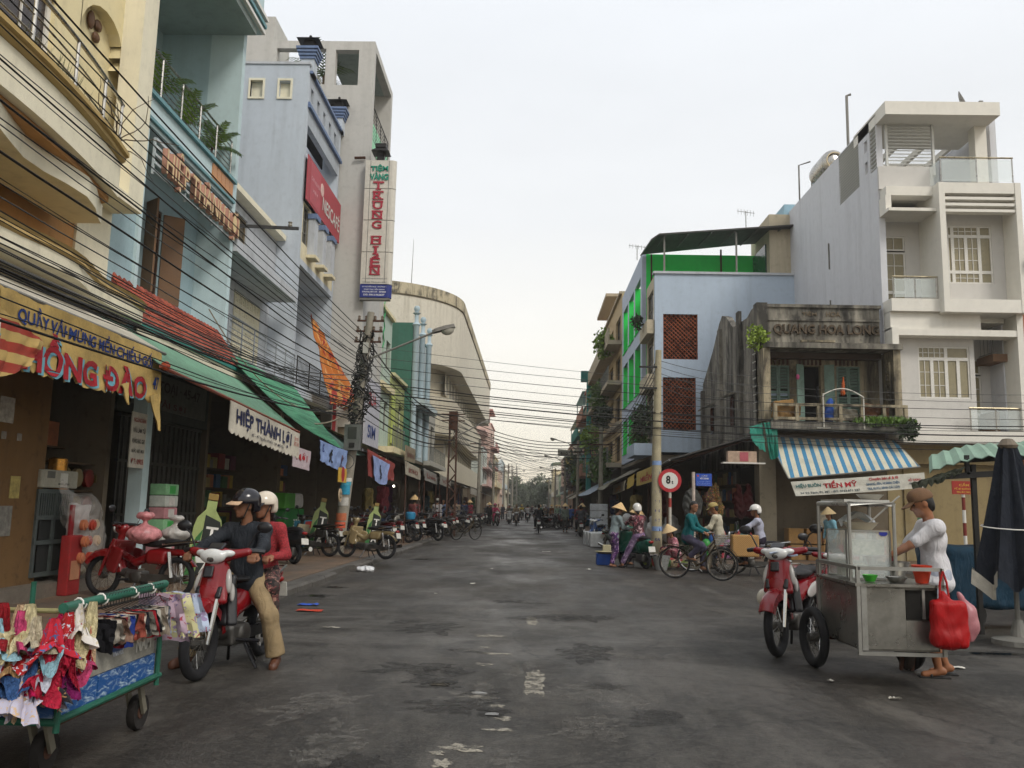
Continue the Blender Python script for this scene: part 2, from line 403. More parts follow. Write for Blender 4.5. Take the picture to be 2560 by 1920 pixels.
def blob(name, mt, parent, prims, vox=0.012, k=0.03, origin=True, **kw):
    P, F = solid(prims, vox, k, **kw); c = (P.min(0) + P.max(0)) / 2; c[2] = P[:, 2].min()
    if not origin: c = np.zeros(3)
    return link(solid_mesh(name, P - c, F), name, mt, parent, Vector(c) - wloc(parent))
# ================================================================== ground
def asphalt():
    t = NT('asphalt'); v = t.coord(True)
    crk = t.new('ShaderNodeTexVoronoi'); crk.feature = 'DISTANCE_TO_EDGE'; crk.inputs['Scale'].default_value = 0.55; wv = t.new('ShaderNodeVectorMath'); wv.operation = 'ADD'; nv_ = t.new('ShaderNodeTexNoise'); nv_.inputs['Scale'].default_value = 1.3; nv_.inputs['Detail'].default_value = 6; t.l.new(v, nv_.inputs['Vector']); t.l.new(v, wv.inputs[0]); t.l.new(nv_.outputs['Color'], wv.inputs[1]); t.l.new(wv.outputs[0], crk.inputs['Vector'])
    big = t.noise(v, 0.16, 5, 0.6); mid = t.noise(t.coord(True, (1.0, 0.42, 1)), 0.9, 6, 0.65, 0.8); fine = t.noise(v, 36, 3, 0.75); grit = t.noise(v, 85, 2, 0.7)
    base = t.mixc(t.rng(big, 0.35, 0.65, 0, 1), (0.016, 0.0145, 0.013), (0.038, 0.035, 0.031))
    base = t.mixc(t.rng(mid, 0.48, 0.7, 0, 0.85), base, (0.125, 0.119, 0.11))
    base = t.mixc(t.rng(mid, 0.3, 0.47, 0.85, 0), base, (0.012, 0.0115, 0.011))
    sp = t.new('ShaderNodeSeparateXYZ'); t.l.new(v, sp.inputs[0])
    far = t.math('ADD', t.rng(sp.outputs[1], 10, 16, 0, 0.75), t.rng(big, 0.3, 0.7, -0.25, 0.25))   # older brown surface beyond the crossing
    base = t.mixc(far, base, t.mixc(t.rng(mid, 0.35, 0.65, 0, 1), (0.02, 0.0165, 0.013), (0.066, 0.055, 0.043)))
    wear = t.math('MULTIPLY', t.rng(t.noise(t.coord(True, (1, 0.25, 1)), 1.6, 6, 0.7, 0.4), 0.5, 0.66, 0, 1), t.rng(big, 0.4, 0.6, 0.2, 1))
    dy = t.math('ABSOLUTE', t.math('SUBTRACT', sp.outputs[1], 11.5)); scuff = t.math('MULTIPLY', t.rng(dy, 1.0, 4.5, 1, 0), t.rng(t.noise(t.coord(True, (.5, 1.2, 1)), 1.1, 7, .7, .6), .44, .68, 0, .9)); base = t.mixc(scuff, base, (.16, .158, .152))
    base = t.mixc(t.math('MULTIPLY', wear, 0.75), base, (0.17, 0.163, 0.15))
    base = t.mixc(t.rng(fine, 0.47, 0.68, 0, 0.55), base, (0.13, 0.124, 0.114)); base = t.mixc(t.rng(grit, 0.36, 0.5, 0.85, 0), base, (0.013, 0.013, 0.013))
    base = t.mixc(t.rng(t.noise(v, 26, 2, 0.5), 0.66, 0.72, 0, 0.7), base, (0.012, 0.012, 0.011))
    sp8 = t.noise(v, 11, 5, 0.75); base = t.mixc(t.rng(sp8, 0.5, 0.75, 0, 0.5), base, (0.135, 0.128, 0.117)); base = t.mixc(t.rng(sp8, 0.28, 0.46, 0.75, 0), base, (0.016, 0.015, 0.014))
    ck = t.math('MULTIPLY', t.rng(crk.outputs['Distance'], 0.0, 0.013, 1, 0), t.rng(big, 0.42, 0.56, 0, 1)); base = t.mixc(t.math('MULTIPLY', ck, 0.8), base, (0.012, 0.011, 0.01))
    base = t.mixc(1.0, base, (.82, .78, .73), 'MULTIPLY'); t.col(base)
    wet = t.noise(t.coord(True, (1, 0.5, 1)), 0.45, 5, 0.65)
    t.l.new(t.rng(wet, 0.35, 0.68, 0.36, 0.8), t.b.inputs['Roughness']); t.b.inputs['Specular IOR Level'].default_value = 0.28
    h = t.math('ADD', t.math('MULTIPLY', fine, 0.7), t.math('ADD', t.math('MULTIPLY', grit, 0.5), t.math('MULTIPLY', mid, 0.6)))
    t.bump(t.math('ADD', h, t.math('MULTIPLY', sp8, 1.2)), 0.7, 0.012); return t.m
M_ASPH = asphalt()
gx = [-600, -60, -12, -4, 0, 4, 12, 60, 600]
gnd = MB()
gy = [-60, -5, 3, 9, 15, 25, 50, 150, 500, 1500]
gnd.add([(x, y, 0) for y in gy for x in gx], [(j * 9 + i, j * 9 + i + 1, (j + 1) * 9 + i + 1, (j + 1) * 9 + i) for j in range(9) for i in range(8)])
struct(gnd.build('road', M_ASPH))
def pave_mat(c1, c2, name):
    t = NT(name); v = t.coord(True); n = t.noise(v, 0.7, 6, 0.65); n2 = t.noise(v, 14, 5, 0.65)
    o = t.mixc(t.rng(n, 0.3, 0.7, 0, 1), lin(c1), lin(c2)); o = t.mixc(t.rng(n2, 0.35, 0.7, 0.35, 0), o, (0.03, 0.028, 0.025))
    n3 = t.noise(t.coord(True, (1, .3, 1)), 1.3, 6, 0.7); o = t.mixc(t.rng(n3, 0.5, 0.7, 0, 0.6), o, (0.05, 0.046, 0.042))
    t.col(o); t.l.new(t.rng(n, 0.3, 0.7, 0.5, 0.85), t.b.inputs['Roughness']); t.bump(n2, 0.5, 0.01); return t.m
M_PAVE = pave_mat('#7d6147', '#5f5347', 'dusty_pavement'); M_KERB = pave_mat('#65605a', '#4a4640', 'kerb_concrete')
M_STEP = pave_mat('#7d7468', '#5f564b', 'step_concrete')
KX = -3.95
pl = MB().box(-30, KX - 0.34, -20, 300, -0.1, 0.13).build('pavement', M_PAVE); struct(pl)
strip = MB().box(KX - 0.338, KX - 0.16, -20, 300, -0.1, 0.118).build('gutter_slab', M_KERB, pl)
y = 2.0; i = 0
while y < 60:
    L = 1.0 if y < 30 else 2.5
    if not (17.7 < y < 19.2):
        b = MB(); j = lambda s: random.uniform(-s, s)
        z = 0.125 + j(0.012); w = 0.16 + j(0.008)
        b.add([(KX - 0.158, y + 0.012, -.05), (KX + j(.01), y + 0.012, -.05), (KX + j(.01), y + L - 0.012, -.05), (KX - 0.158, y + L - 0.012, -.05),
               (KX - 0.158, y + 0.012, z), (KX - 0.03, y + 0.012, z), (KX - 0.03, y + L - 0.012, z + j(.008)), (KX - 0.158, y + L - 0.012, z),
               (KX, y + 0.012, z - .04), (KX, y + L - 0.012, z - .04)],
              [(4, 5, 6, 7), (5, 8, 9, 6), (8, 1, 2, 9), (0, 4, 7, 3), (0, 1, 8, 5, 4), (3, 7, 6, 9, 2)])
        b.build('kerb_stone', M_KERB, pl)
    y += L
# rubble where the kerb is broken
for k in range(16):
    s = random.uniform(0.04, 0.16); p = (KX - 0.12 + random.uniform(-.25, .3), random.uniform(17.6, 19.3), 0.0)
    P = [q_box((0, 0, s * .3), (s * random.uniform(.5, .9), s * random.uniform(.4, .8), s * .38), s * .08, rotZ(random.uniform(0, 3)) @ rotX(random.uniform(-.4, .4)))]
    o = blob('rubble', M_KERB, pl, P, vox=s * .16, k=.01, origin=False); o.location = p
struct(MB().box(3.3, 90, 23.7, 400, -0.1, 0.13).build('pavement', M_PAVE)); 
rk = MB().box(3.14, 3.298, 23.56, 400, -.1, .126).box(3.298, 90, 23.54, 23.698, -.1, .126).build('kerb', M_KERB); struct(rk)
# worn road markings, patches and puddles
def worn(c, lo, hi, a=1.0):
    t = NT('worn_paint'); v = t.coord(True); n1 = t.noise(v, 9, 6, .75); n2 = t.noise(v, 70, 3, .7); t.col(t.mixc(t.rng(n2, .3, .7, 0, .5), lin(c), (.06, .055, .05))); t.b.inputs['Roughness'].default_value = .8
    t.l.new(t.math('MULTIPLY', t.math('MULTIPLY', t.rng(n1, lo, hi, 0, 1), t.rng(n2, .3, .55, .25, 1)), a), t.b.inputs['Alpha']); return t.m
M_PAINT = worn('#b5ae9e', .4, .56, .9); M_PAINT2 = worn('#97928a', .42, .7, .5)
M_WATER = mat('#0c0c0b', 0.06, var=0.1, spec=0.6); M_HOLE = worn('#1a1917', .36, .6, .75)
def patch(name, m, x, y, w, l, z=0.004, n=22, rag=0.25, rot=0.0):
    b = MB(); pts = []
    ph = random.uniform(0, 9)
    for i in range(n):
        a = 2 * math.pi * i / n; c, s = math.cos(a), math.sin(a); e = 4.0
        rr = 1 / ((abs(c) ** e + abs(s) ** e) ** (1 / e)) * (1 + rag * (mnoise.noise((c * 1.7 + ph, s * 1.7, ph)) + 0.6 * random.uniform(-1, 1)))
        px, py = c * rr * w / 2, s * rr * l / 2; pts.append((x + px * math.cos(rot) - py * math.sin(rot), y + px * math.sin(rot) + py * math.cos(rot), z))
    b.add(pts, [tuple(range(n))]); o = b.build(name, m, None, fix=False); return struct(o)
for x, y, w, l in ((0.07, 7.93, 0.17, 1.0), (0.05, 12.05, 0.16, .8)):
    patch('road_marking', M_PAINT, x, y, w, l, rag=0.3, n=40)
for x, y, w, l in ((-.45, 10.58, .42, .16), (-.47, 9.76, .12, .12), (-.34, 9.35, .3, .12), (-.42, 8.72, .16, .14), (-.4, 7.28, .22, .1), (-.22, 6.98, .1, .1), (-.17, 6.58, .1, .1), (-.2, 6.27, .16, .08),
                   (-.4, 5.79, .25, .14), (-.5, 5.45, .12, .16), (-.55, 5.66, .1, .08)):
    patch('road_marking', M_PAINT, x, y, w, l, rag=0.55, n=30)
for x, y, w, l, r in ((-.96, 12.7, .09, 1.5, -.05), (-.5, 13.1, .08, 1.6, -.22), (-.12, 13.0, .07, 1.5, -.3), (1.2, 16.5, .5, .22, 0), (.32, 12.7, .5, .16, .1), (1.55, 9.2, .03, .9, -.4), (.35, 6.35, .02, .7, -.8)):
    patch('road_marking', M_PAINT2, x, y, w, l, rag=0.6, n=36, rot=r)
for x, y, w, l in ((-.75, 7.72, .34, .26), (-.4, 7.42, .28, .2), (-3.5, 14.5, .5, .5), (-3.55, 16.0, .5, .4), (-.25, 6.7, .22, .2), (-3.3, 9.6, .5, .6), (-3.0, 24.5, .6, .9), (4.9, 7.6, .5, .25), (5.3, 10.2, 1.1, .35)):
    patch('pothole', M_HOLE, x, y, w, l, z=0.004, rag=0.4, n=30)
    patch('puddle', M_WATER, x, y, w * .5, l * .4, z=0.008, rag=0.35, n=26)
for k in range(30):
    x, y = random.gauss(-.3, .8), random.uniform(5.2, 15); patch('worn_patch', (M_HOLE, M_PAINT2)[k % 2], x, y, random.uniform(.15, .7), random.uniform(.15, .9), z=.003 + .0002 * k, rag=.6, n=34, rot=random.uniform(-.5, .5))
LITT = [(-2.42, 10.87, .22, .02, '#9a968c'), (-3.3, 13.2, .3, .18, '#2c4fa8'), (-3.1, 12.5, .36, .2, '#b23a22'), (-1.1, 17.3, .1, .06, '#d8d4c8'), (1.5, 22, .12, .07, '#d8d4c8'),
        (2.0, 24.5, .16, .1, '#c9b9a0'), (.6, 30, .3, .1, '#d6d2cc'), (-1.6, 15.2, .05, .05, '#cfcac0'), (-.9, 21.4, .06, .06, '#d8d4c8'), (4.4, 9.2, .12, .1, '#c8c4ba'), (3.1, 7.6, .1, .05, '#b9b5aa'), (2.8, 8.3, .06, .05, '#c8c4ba')]
for i, (x, y, w, l, c) in enumerate(LITT):
    b = MB(); ph = random.uniform(0, 9)
    b.grid(lambda u, v: (x + (u - .5) * w, y + (v - .5) * l, .012 + .03 * abs(mnoise.noise((u * 3 + ph, v * 3, ph)))), 6, 5)
    tag(b.build('litter', mat(c, .8), None), ('crumpled scrap of %s lying on the asphalt' % ('blue plastic' if i == 1 else 'red plastic' if i == 2 else 'pale litter')), 'litter', 'litter on the road' if i not in (1, 2) else None)
P = [q_ell((random.uniform(-.16, .16), random.uniform(-.1, .1), .06), (.1, .09, .06)) for _ in range(6)]
o = blob('plastic_bag', mat('#cfd0d2', .35, var=.2), None, P, vox=.018, k=.03, wrinkle=.02, wscale=22, origin=False); o.location = (-3.65, 19.7, 0)
tag(o, 'crumpled white plastic bag lying at the broken kerb', 'bag')

# ================================================================== building helpers
class Fr:
    """wall-plane frame: origin o, along a (u), up b (z), outward c (n)"""
    def __init__(s, o, u, n): s.o, s.u, s.n = Vector(o), Vector(u), Vector(n)
    def p(s, a, b, c=0.0): return s.o + s.u * a + Vector((0, 0, b)) + s.n * c
    def box(s, mb, a0, a1, b0, b1, c0, c1):
        p, q = s.p(a0, b0, c0), s.p(a1, b1, c1); return mb.box(p.x, q.x, p.y, q.y, p.z, q.z)
def FL(x, y=0, z=0): return Fr((x, y, z), (0, 1, 0), (1, 0, 0))      # facade of a left-hand house, seen from the street (a runs away from the camera)
def FRr(x, y=0, z=0): return Fr((x, y, z), (0, 1, 0), (-1, 0, 0))    # facade of a right-hand house
def FF(x, y, z=0): return Fr((x, y, z), (1, 0, 0), (0, -1, 0))       # wall that faces the camera
def pierced(mb, fr, a0, a1, b0, b1, t, holes):
    """wall plate of thickness t (behind the plane) with rectangular openings (a0,a1,b0,b1)"""
    bs = sorted({b0, b1, *[min(max(h[i], b0), b1) for h in holes for i in (2, 3)]})
    for j in range(len(bs) - 1):
        c, d = bs[j], bs[j + 1]; m_ = (c + d) / 2
        cuts = sorted([(max(h[0], a0), min(h[1], a1)) for h in holes if h[2] < m_ < h[3]]); x = a0
        for h0, h1 in cuts:
            if h0 > x + 1e-6: fr.box(mb, x, h0, c, d, -t, 0)
            x = max(x, h1)
        if x < a1 - 1e-6: fr.box(mb, x, a1, c, d, -t, 0)
    return mb
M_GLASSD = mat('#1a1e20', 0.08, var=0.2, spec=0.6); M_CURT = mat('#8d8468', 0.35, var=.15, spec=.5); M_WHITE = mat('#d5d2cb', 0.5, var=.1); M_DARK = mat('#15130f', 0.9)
M_STEEL = mat('#a9a6a0', 0.28, metal=1.0, var=.12); M_GREY = mat('#77756f', .6); M_BLACKM = mat('#1c1b1a', .5); M_RUST = mat('#4a2f22', .85, var=.4, scale=14)
def window(par, fr, a0, a1, b0, b1, cols=2, rows=2, fm=None, gm=None, c=-0.08, fw_=0.05, mw=0.025, name='window', sill=None, transom=None):
    fm = fm or M_WHITE; gm = gm or M_GLASSD; w = MB()
    for q in ((a0, a0 + fw_, b0, b1), (a1 - fw_, a1, b0, b1), (a0 + fw_, a1 - fw_, b0, b0 + fw_), (a0 + fw_, a1 - fw_, b1 - fw_, b1)): fr.box(w, *q, c - .03, c + .03)
    for i in range(1, cols): x = a0 + (a1 - a0) * i / cols; fr.box(w, x - mw / 2, x + mw / 2, b0 + fw_, b1 - fw_, c - .02, c + .02)
    o = w.build(name, fm, par)
    wd, hd = (a1 - a0) / cols, (b1 - b0) / rows
    for i in range(cols):
        for j in range(rows):
            p = MB(); fr.box(p, a0 + wd * i + mw / 2 + .004, a0 + wd * (i + 1) - mw / 2 - .004, b0 + hd * j + mw / 2, b0 + hd * (j + 1) - mw / 2, c - .012, c - .004); p.build('pane', gm, o)
        if rows > 1:
            for j in range(1, rows):
                p = MB(); fr.box(p, a0 + wd * i + mw / 2, a0 + wd * (i + 1) - mw / 2, b0 + hd * j - mw / 2, b0 + hd * j + mw / 2, c - .014, c + .014); p.build('glazing_bar', fm, o)
    if sill: s_ = MB(); fr.box(s_, a0 - .08, a1 + .08, b0 - .08, b0 - .002, c, .1); s_.build('sill', sill, o)
    return o
def railing(par, fr, a0, a1, b0, h, c, m_, n=None, horiz=0, posts=4, r=.014, name='railing'):
    o = MB(); o.tube([fr.p(a0, b0 + h, c), fr.p(a1, b0 + h, c)], r * 1.7, 6); o.tube([fr.p(a0, b0 + .06, c), fr.p(a1, b0 + .06, c)], r, 5)
    top = o.build(name, m_, par, True)
    for i in range(posts): a = a0 + (a1 - a0) * i / (posts - 1); MB().tube([fr.p(a, b0, c), fr.p(a, b0 + h - .02, c)], r * 1.3, 6).build('post', m_, top, True)
    for k in range(horiz): z = b0 + .06 + (h - .06) * (k + 1) / (horiz + 1); MB().tube([fr.p(a0, z, c - .002), fr.p(a1, z, c - .002)], r * .8, 5).build('rail', m_, top, True)
    if n:
        for i in range(n): a = a0 + (a1 - a0) * (i + .5) / n; MB().tube([fr.p(a, b0 + .06, c), fr.p(a, b0 + h, c)], r * .7, 4, False).build('baluster', m_, top)
    return top
def leaves(n, cen, rad, size, seed=0, droop=0.3, up=False):
    rg = np.random.default_rng(seed); mb = MB()
    for i in range(n):
        d = rg.normal(size=3); d /= np.linalg.norm(d); q = rg.random() ** 0.45
        p = Vector(cen) + Vector((d[0] * rad[0] * q, d[1] * rad[1] * q, d[2] * rad[2] * q)); dr = Vector(rg.normal(size=3)).normalized()
        if up: dr = (dr * .5 + Vector((0, 0, 1))).normalized()
        s_, t_ = frame(dr, rg.normal(size=3)); L = size * rg.uniform(.6, 1.4); W = L * .32
        mb.add([p, p + dr * L * .5 + s_ * W, p + dr * L - t_ * L * droop * .3, p + dr * L * .5 - s_ * W], [(0, 1, 2, 3)])
    return mb
def leafmat(c, name='leaf'):
    key = ('leaf', c)
    if key in _mats: return _mats[key]
    t = NT(name); o = t.mixc(t.rng(t.noise(t.coord(True), 7, 4), .3, .7, 0, 1), tuple(x * .55 for x in lin(c)), tuple(x * 1.3 for x in lin(c)))
    t.col(o); t.b.inputs['Roughness'].default_value = .55; _mats[key] = t.m; return t.m
LEAF1 = leafmat('#4f6a2a'); LEAF2 = leafmat('#6f8a2c'); LEAF3 = leafmat('#34452a'); LEAF4 = leafmat('#8ea53a')
def palm(par, base, n, L, m_, seed=0, name='frond'):
    rg = random.Random(seed)
    for k in range(n):
        a = 2 * math.pi * k / n + rg.uniform(-.3, .3); el = rg.uniform(.5, 1.25); mb = MB(); q = Vector(base); d = Vector((math.cos(a) * math.cos(el), math.sin(a) * math.cos(el), math.sin(el))); st = L / 7; pts = [q.copy()]
        for i in range(7): d = (d + Vector((0, 0, -.17))).normalized(); q = q + d * st; pts.append(q.copy())
        mb.tube(pts, [.008] * 7 + [.003], 4)
        for i in range(1, 8):
            dd = (pts[i] - pts[i - 1]).normalized(); s_, u_ = frame(dd)
            for j in range(2):
                b0 = pts[i - 1].lerp(pts[i], j / 2)
                for sg in (-1, 1):
                    ln = L * .34 * (1 - abs(i - 3) / 8); e_ = b0 + (s_ * sg * .8 + dd * .7 - Vector((0, 0, .25))).normalized() * ln; w_ = dd * .022
                    mb.add([b0 - w_, b0 + w_, (b0 + e_) / 2 + w_ * 1.3, e_, (b0 + e_) / 2 - w_], [(0, 1, 2, 3, 4)])
        mb.build(name, m_, par, fix=False)
# ================================================================== left-hand houses
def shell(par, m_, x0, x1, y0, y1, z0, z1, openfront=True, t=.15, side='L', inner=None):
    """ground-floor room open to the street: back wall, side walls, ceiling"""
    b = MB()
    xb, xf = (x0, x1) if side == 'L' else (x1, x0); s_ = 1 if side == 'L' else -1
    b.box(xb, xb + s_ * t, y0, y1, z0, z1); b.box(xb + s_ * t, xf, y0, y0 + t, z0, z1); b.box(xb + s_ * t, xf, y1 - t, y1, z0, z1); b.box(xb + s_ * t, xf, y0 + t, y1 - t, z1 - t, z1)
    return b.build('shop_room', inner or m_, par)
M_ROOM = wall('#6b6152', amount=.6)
# ---- cream house with curved balconies
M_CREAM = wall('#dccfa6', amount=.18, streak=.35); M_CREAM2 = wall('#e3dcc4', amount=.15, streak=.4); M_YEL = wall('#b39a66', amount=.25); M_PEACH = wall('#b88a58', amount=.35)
h = T('cream_house', 'cream house with curved balconies and arched niche beside the blue house', 'house', (-7.5, 11, 0))
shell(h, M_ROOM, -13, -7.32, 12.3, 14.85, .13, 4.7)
b = MB().box(-13, -6.75, 4, 14.06, 6.36, 6.52).box(-13, -7.26, 13.0, 14.06, 4.7, 6.36).box(-13, -7.1, 4, 14.05, 4.55, 4.7)
b.build('floor_slab', M_CREAM2, h)
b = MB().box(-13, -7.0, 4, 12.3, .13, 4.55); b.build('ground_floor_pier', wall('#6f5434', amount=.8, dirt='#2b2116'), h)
bx('pilaster', M_CREAM2, h, -7.1, -6.75, 13.55, 14.06, 6.52, 16)
bx('side_wall', M_CREAM, h, -13, -7.1, 13.9, 14.06, 6.52, 16)
w = MB(); fr = FL(-7.1)
pierced(w, fr, 4, 13.55, 6.52, 16, .25, [(10.3, 11.6, 6.6, 8.75), (12.28, 13.75, 6.7, 9.5)])
yc, r_ = 13.0, .74
for k in range(10):      # arch head over the niche
    t0, t1 = math.pi * k / 10, math.pi * (k + 1) / 10
    p = [(yc - r_ * math.cos(t), 8.7 + r_ * math.sin(t)) for t in (t0, t1)]
    if p[1][0] > 13.55: p[1] = (13.55, p[1][1])
    if p[0][0] < 13.55: w.add([(-7.1, p[0][0], p[0][1]), (-7.1, p[1][0], p[1][1]), (-7.1, p[1][0], 9.5), (-7.1, p[0][0], 9.5)], [(0, 1, 2, 3)])
    w.add([(-7.1, p[0][0], p[0][1]), (-7.1, p[1][0], p[1][1]), (-7.3, p[1][0], p[1][1]), (-7.3, p[0][0], p[0][1])], [(0, 1, 2, 3)])
w.build('upper_wall', M_CREAM, h)
bx('niche_back', M_CREAM, h, -7.45, -7.3, 12.1, 13.9, 6.5, 9.6)
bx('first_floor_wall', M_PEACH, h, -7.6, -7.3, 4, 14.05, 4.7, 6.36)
window(h, FL(-7.1), 10.3, 11.6, 6.6, 8.75, 2, 2, M_WHITE, mat('#2a1c14', .2), c=-.1, fw_=.09)
window(h, FL(-7.3), 9.2, 10.6, 4.75, 6.3, 2, 1, mat('#6b4a30'), mat('#2a2420', .3), c=.02, fw_=.07)
orn = MB()
for dy, dz, sy, sz, rr in ((-.12, .1, .09, .16, .3), (.1, .12, .11, .1, -.5), (.07, -.1, .1, .09, 0)): orn.ball((-7.26, 12.95 + dy, 9.1 + dz), (.05, sy, sz), 10, 6)
orn.build('wall_ornament', mat('#5f422a', .6), h, True)
def band(name, m_, ys, f, z0, z1, xin=-7.1, prof=None):
    b = MB()
    pr = prof or [(0, z0), (0, z1)]
    rows = [[(f(y) + dx, y, z) for y in ys] for dx, z in pr]; k = len(ys)
    vs = [p for r0 in rows for p in r0]; fs = [(j * k + i, j * k + i + 1, (j + 1) * k + i + 1, (j + 1) * k + i) for j in range(len(rows) - 1) for i in range(k - 1)]
    b.add(vs, fs)
    for sgn, (dx, z) in ((-1, pr[0]), (1, pr[-1])):
        b.add([(f(y) + dx, y, z) for y in ys] + [(xin, y, z) for y in ys], [(i, i + 1, k + i + 1, k + i) for i in range(k - 1)])
    e_ = [(f(ys[-1]) + dx, ys[-1], z) for dx, z in pr]; b.add(e_ + [(xin, ys[-1], pr[-1][1]), (xin, ys[-1], pr[0][1])], [tuple(range(len(e_) + 2))])
    return b.build(name, m_, h, True)
ys = [4 + i * .45 for i in range(19)] + [12.2, 12.35]
def f1(y): return -5.86 - .42 * max(0, (y - 8.6) / 3.8) ** 2 - (.25 if y > 12.3 else 0)
band('balcony_fascia', M_CREAM2, ys, f1, 5.98, 6.5)
band('balcony_moulding', M_YEL, ys, lambda y: f1(y) + .02, 6.5, 6.66, prof=[(0, 6.502), (.05, 6.53), (.05, 6.58), (.1, 6.6), (.1, 6.66)])
def f2(y): return -5.98 - .35 * max(0, (y - 8.4) / 4) ** 2 - .22 * math.sin((y - 6.2) * 1.25) ** 2
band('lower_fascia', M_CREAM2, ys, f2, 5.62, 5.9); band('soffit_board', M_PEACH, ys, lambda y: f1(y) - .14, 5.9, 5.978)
ys3 = [4 + i * .45 for i in range(20)] + [12.9, 13.3, 13.7, 14.0]
def f3(y): return -6.0 - .5 * max(0, (y - 8.8) / 5) ** 2 - .16 * math.sin((y - 8) * 1.1) ** 2
band('ledge', M_CREAM2, ys3, f3, 4.42, 4.62); band('ledge_moulding', M_YEL, ys3, f3, 4.62, 4.75, prof=[(0, 4.622), (.04, 4.65), (.02, 4.7), (.06, 4.75)])
rail = MB(); yy = [6 + i * .35 for i in range(18)] + [12.25]
rail.tube([(f1(y) - .06, y, 7.45) for y in yy], .03, 6); rt_ = rail.build('railing', M_STEEL, h, True)
for z in (6.9, 7.15): MB().tube([(f1(y) - .06, y, z) for y in yy], .014, 5).build('rail', M_STEEL, rt_, True)
for y in (8.2, 9.3, 10.4, 11.4, 12.2): MB().tube([(f1(y) - .06, y, 6.66), (f1(y) - .06, y, 7.45)], .022, 6).build('post', M_STEEL, rt_, True)
g = T('balcony_plants', 'row of spiky grey-green plants behind the curved steel balcony rail', 'plants', (-6.4, 11, 6.66))
for i in range(26):
    y = 9.2 + i * .12 + random.uniform(-.04, .04); mb = MB(); bx_ = f1(y) - .22
    for k in range(9):
        a = random.uniform(0, 6.28); L = random.uniform(.25, .5); tp = Vector((bx_ + math.cos(a) * L * .5, y + math.sin(a) * L * .5, 6.68 + L)); q = Vector((bx_, y, 6.66)); s_ = Vector((math.sin(a), -math.cos(a), 0)) * .012
        mb.add([q - s_, q + s_, tp], [(0, 1, 2)])
    mb.build('rosette', leafmat('#5b6144'), g, fix=False)
for k in range(7):
    p = Vector((-6.3, 12.0, 6.7)); pts = [p]; d = Vector((random.uniform(-.1, .5), random.uniform(-.2, .9), random.uniform(.3, .9))).normalized()
    for i in range(8): d = (d + Vector([random.uniform(-.45, .45) for _ in range(3)])).normalized(); p = p + d * .13; pts.append(p)
    MB().tube(pts, [.012 - .001 * i for i in range(9)], 4).build('bare_twig', mat('#5a4a3a', .9), g)
for y, z, w_, h_, c_ in ((11.1, 2.5, .32, .34, '#a8a49a'), (10.85, 2.28, .1, .1, '#8f8a80'), (11.2, 2.28, .1, .1, '#8f8a80'), (11.55, 2.28, .1, .1, '#8f8a80'), (11.5, 1.5, .22, .3, '#a8985a'), (11.1, 1.0, .5, .4, '#7d7a72')): bx('pasted_paper', mat(c_, .9, var=.4, scale=14), h, -6.998, -6.99, y, y + w_, z, z + h_)
# ---- light blue house
M_BLUE = wall('#a0b7bd', amount=.15, streak=.3); M_BLUEL = wall('#bccfd2', amount=.12, streak=.3); M_BLUED = wall('#6f979e', amount=.15); M_SOFF = wall('#9aa6a3', amount=.2)
h = T('blue_house', 'light blue house with red tiled canopy and raised letter sign', 'house', (-7.5, 17, 0))
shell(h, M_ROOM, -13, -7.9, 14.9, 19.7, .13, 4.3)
bx('corner_post', M_BLUEL, h, -7.05, -6.8, 15.0, 15.25, .13, 4.3); bx('side_wall', M_BLUE, h, -16, -8.0, 19.5, 19.7, 4.3, 17); bx('fin', M_BLUEL, h, -8.0, -7.2, 19.5, 19.7, 4.3, 17)
bx('left_wall', M_BLUE, h, -8.4, -7.3, 14.07, 15.0, 4.3, 9.1); bx('edge_trim', M_BLUEL, h, -7.5, -7.24, 15.0, 15.12, 4.3, 8.4)
w = MB(); pierced(w, FL(-8.0), 15.0, 19.5, 4.3, 8.45, .2, [(16.9, 17.6, 5.6, 7.6)]); pierced(w, FL(-9.2), 14.07, 19.5, 9.1, 12.8, .2, [(15.6, 16.6, 9.1, 11.4), (17.6, 18.4, 9.6, 11.3)]); w.build('upper_wall', M_BLUE, h)
window(h, FL(-9.2), 15.6, 16.6, 9.1, 11.4, 2, 2, M_BLUED, mat('#9fb3b0', .3)); window(h, FL(-9.2), 17.6, 18.4, 9.6, 11.3, 1, 2, M_BLUED, mat('#9fb3b0', .3))
window(h, FL(-8.0), 16.9, 17.6, 5.6, 7.6, 1, 1, mat('#4a3426'), mat('#221b17', .3), c=-.05)
for s_, a in ((-1, .9), (1, .9)):
    y0 = 16.88 if s_ < 0 else 17.62; m_ = MB().obox((-7.98 + .17, y0 + s_ * .16, 6.6), (.04, .44, 1.95), (0, 0, -s_ * a)); m_.build('shutter', mat('#6d5138', .7), h)
bx('balcony_slab', M_BLUEL, h, -9.2, -7.2, 14.5, 19.5, 8.42, 9.08); bx('slab_moulding', M_BLUED, h, -7.2, -7.12, 14.5, 19.5, 8.98, 9.06); bx('slab_moulding', M_BLUED, h, -7.2, -7.14, 14.5, 19.5, 8.5, 8.56)
for k in range(5):
    MB().box(-7.2, -7.17, 18.1 + k * .26, 18.34 + k * .26, 8.6, 8.95).build('tile', mat('#c08a5e', .6), h)
railing(h, FL(-7.3), 14.6, 19.45, 9.1, .92, 0, M_STEEL, horiz=6, posts=6, r=.016)
bx('roof_slab', M_SOFF, h, -9.4, -6.9, 14.07, 19.5, 12.8, 12.95); bx('roof_fascia', M_BLUEL, h, -7.1, -6.85, 14.07, 19.75, 12.95, 17)
for k, z in enumerate((12.97, 13.12, 13.3)): bx('fascia_moulding', M_BLUED if k % 2 else M_WHITE, h, -6.85, -6.78 + .03 * k, 14.07, 19.78, z, z + .09)
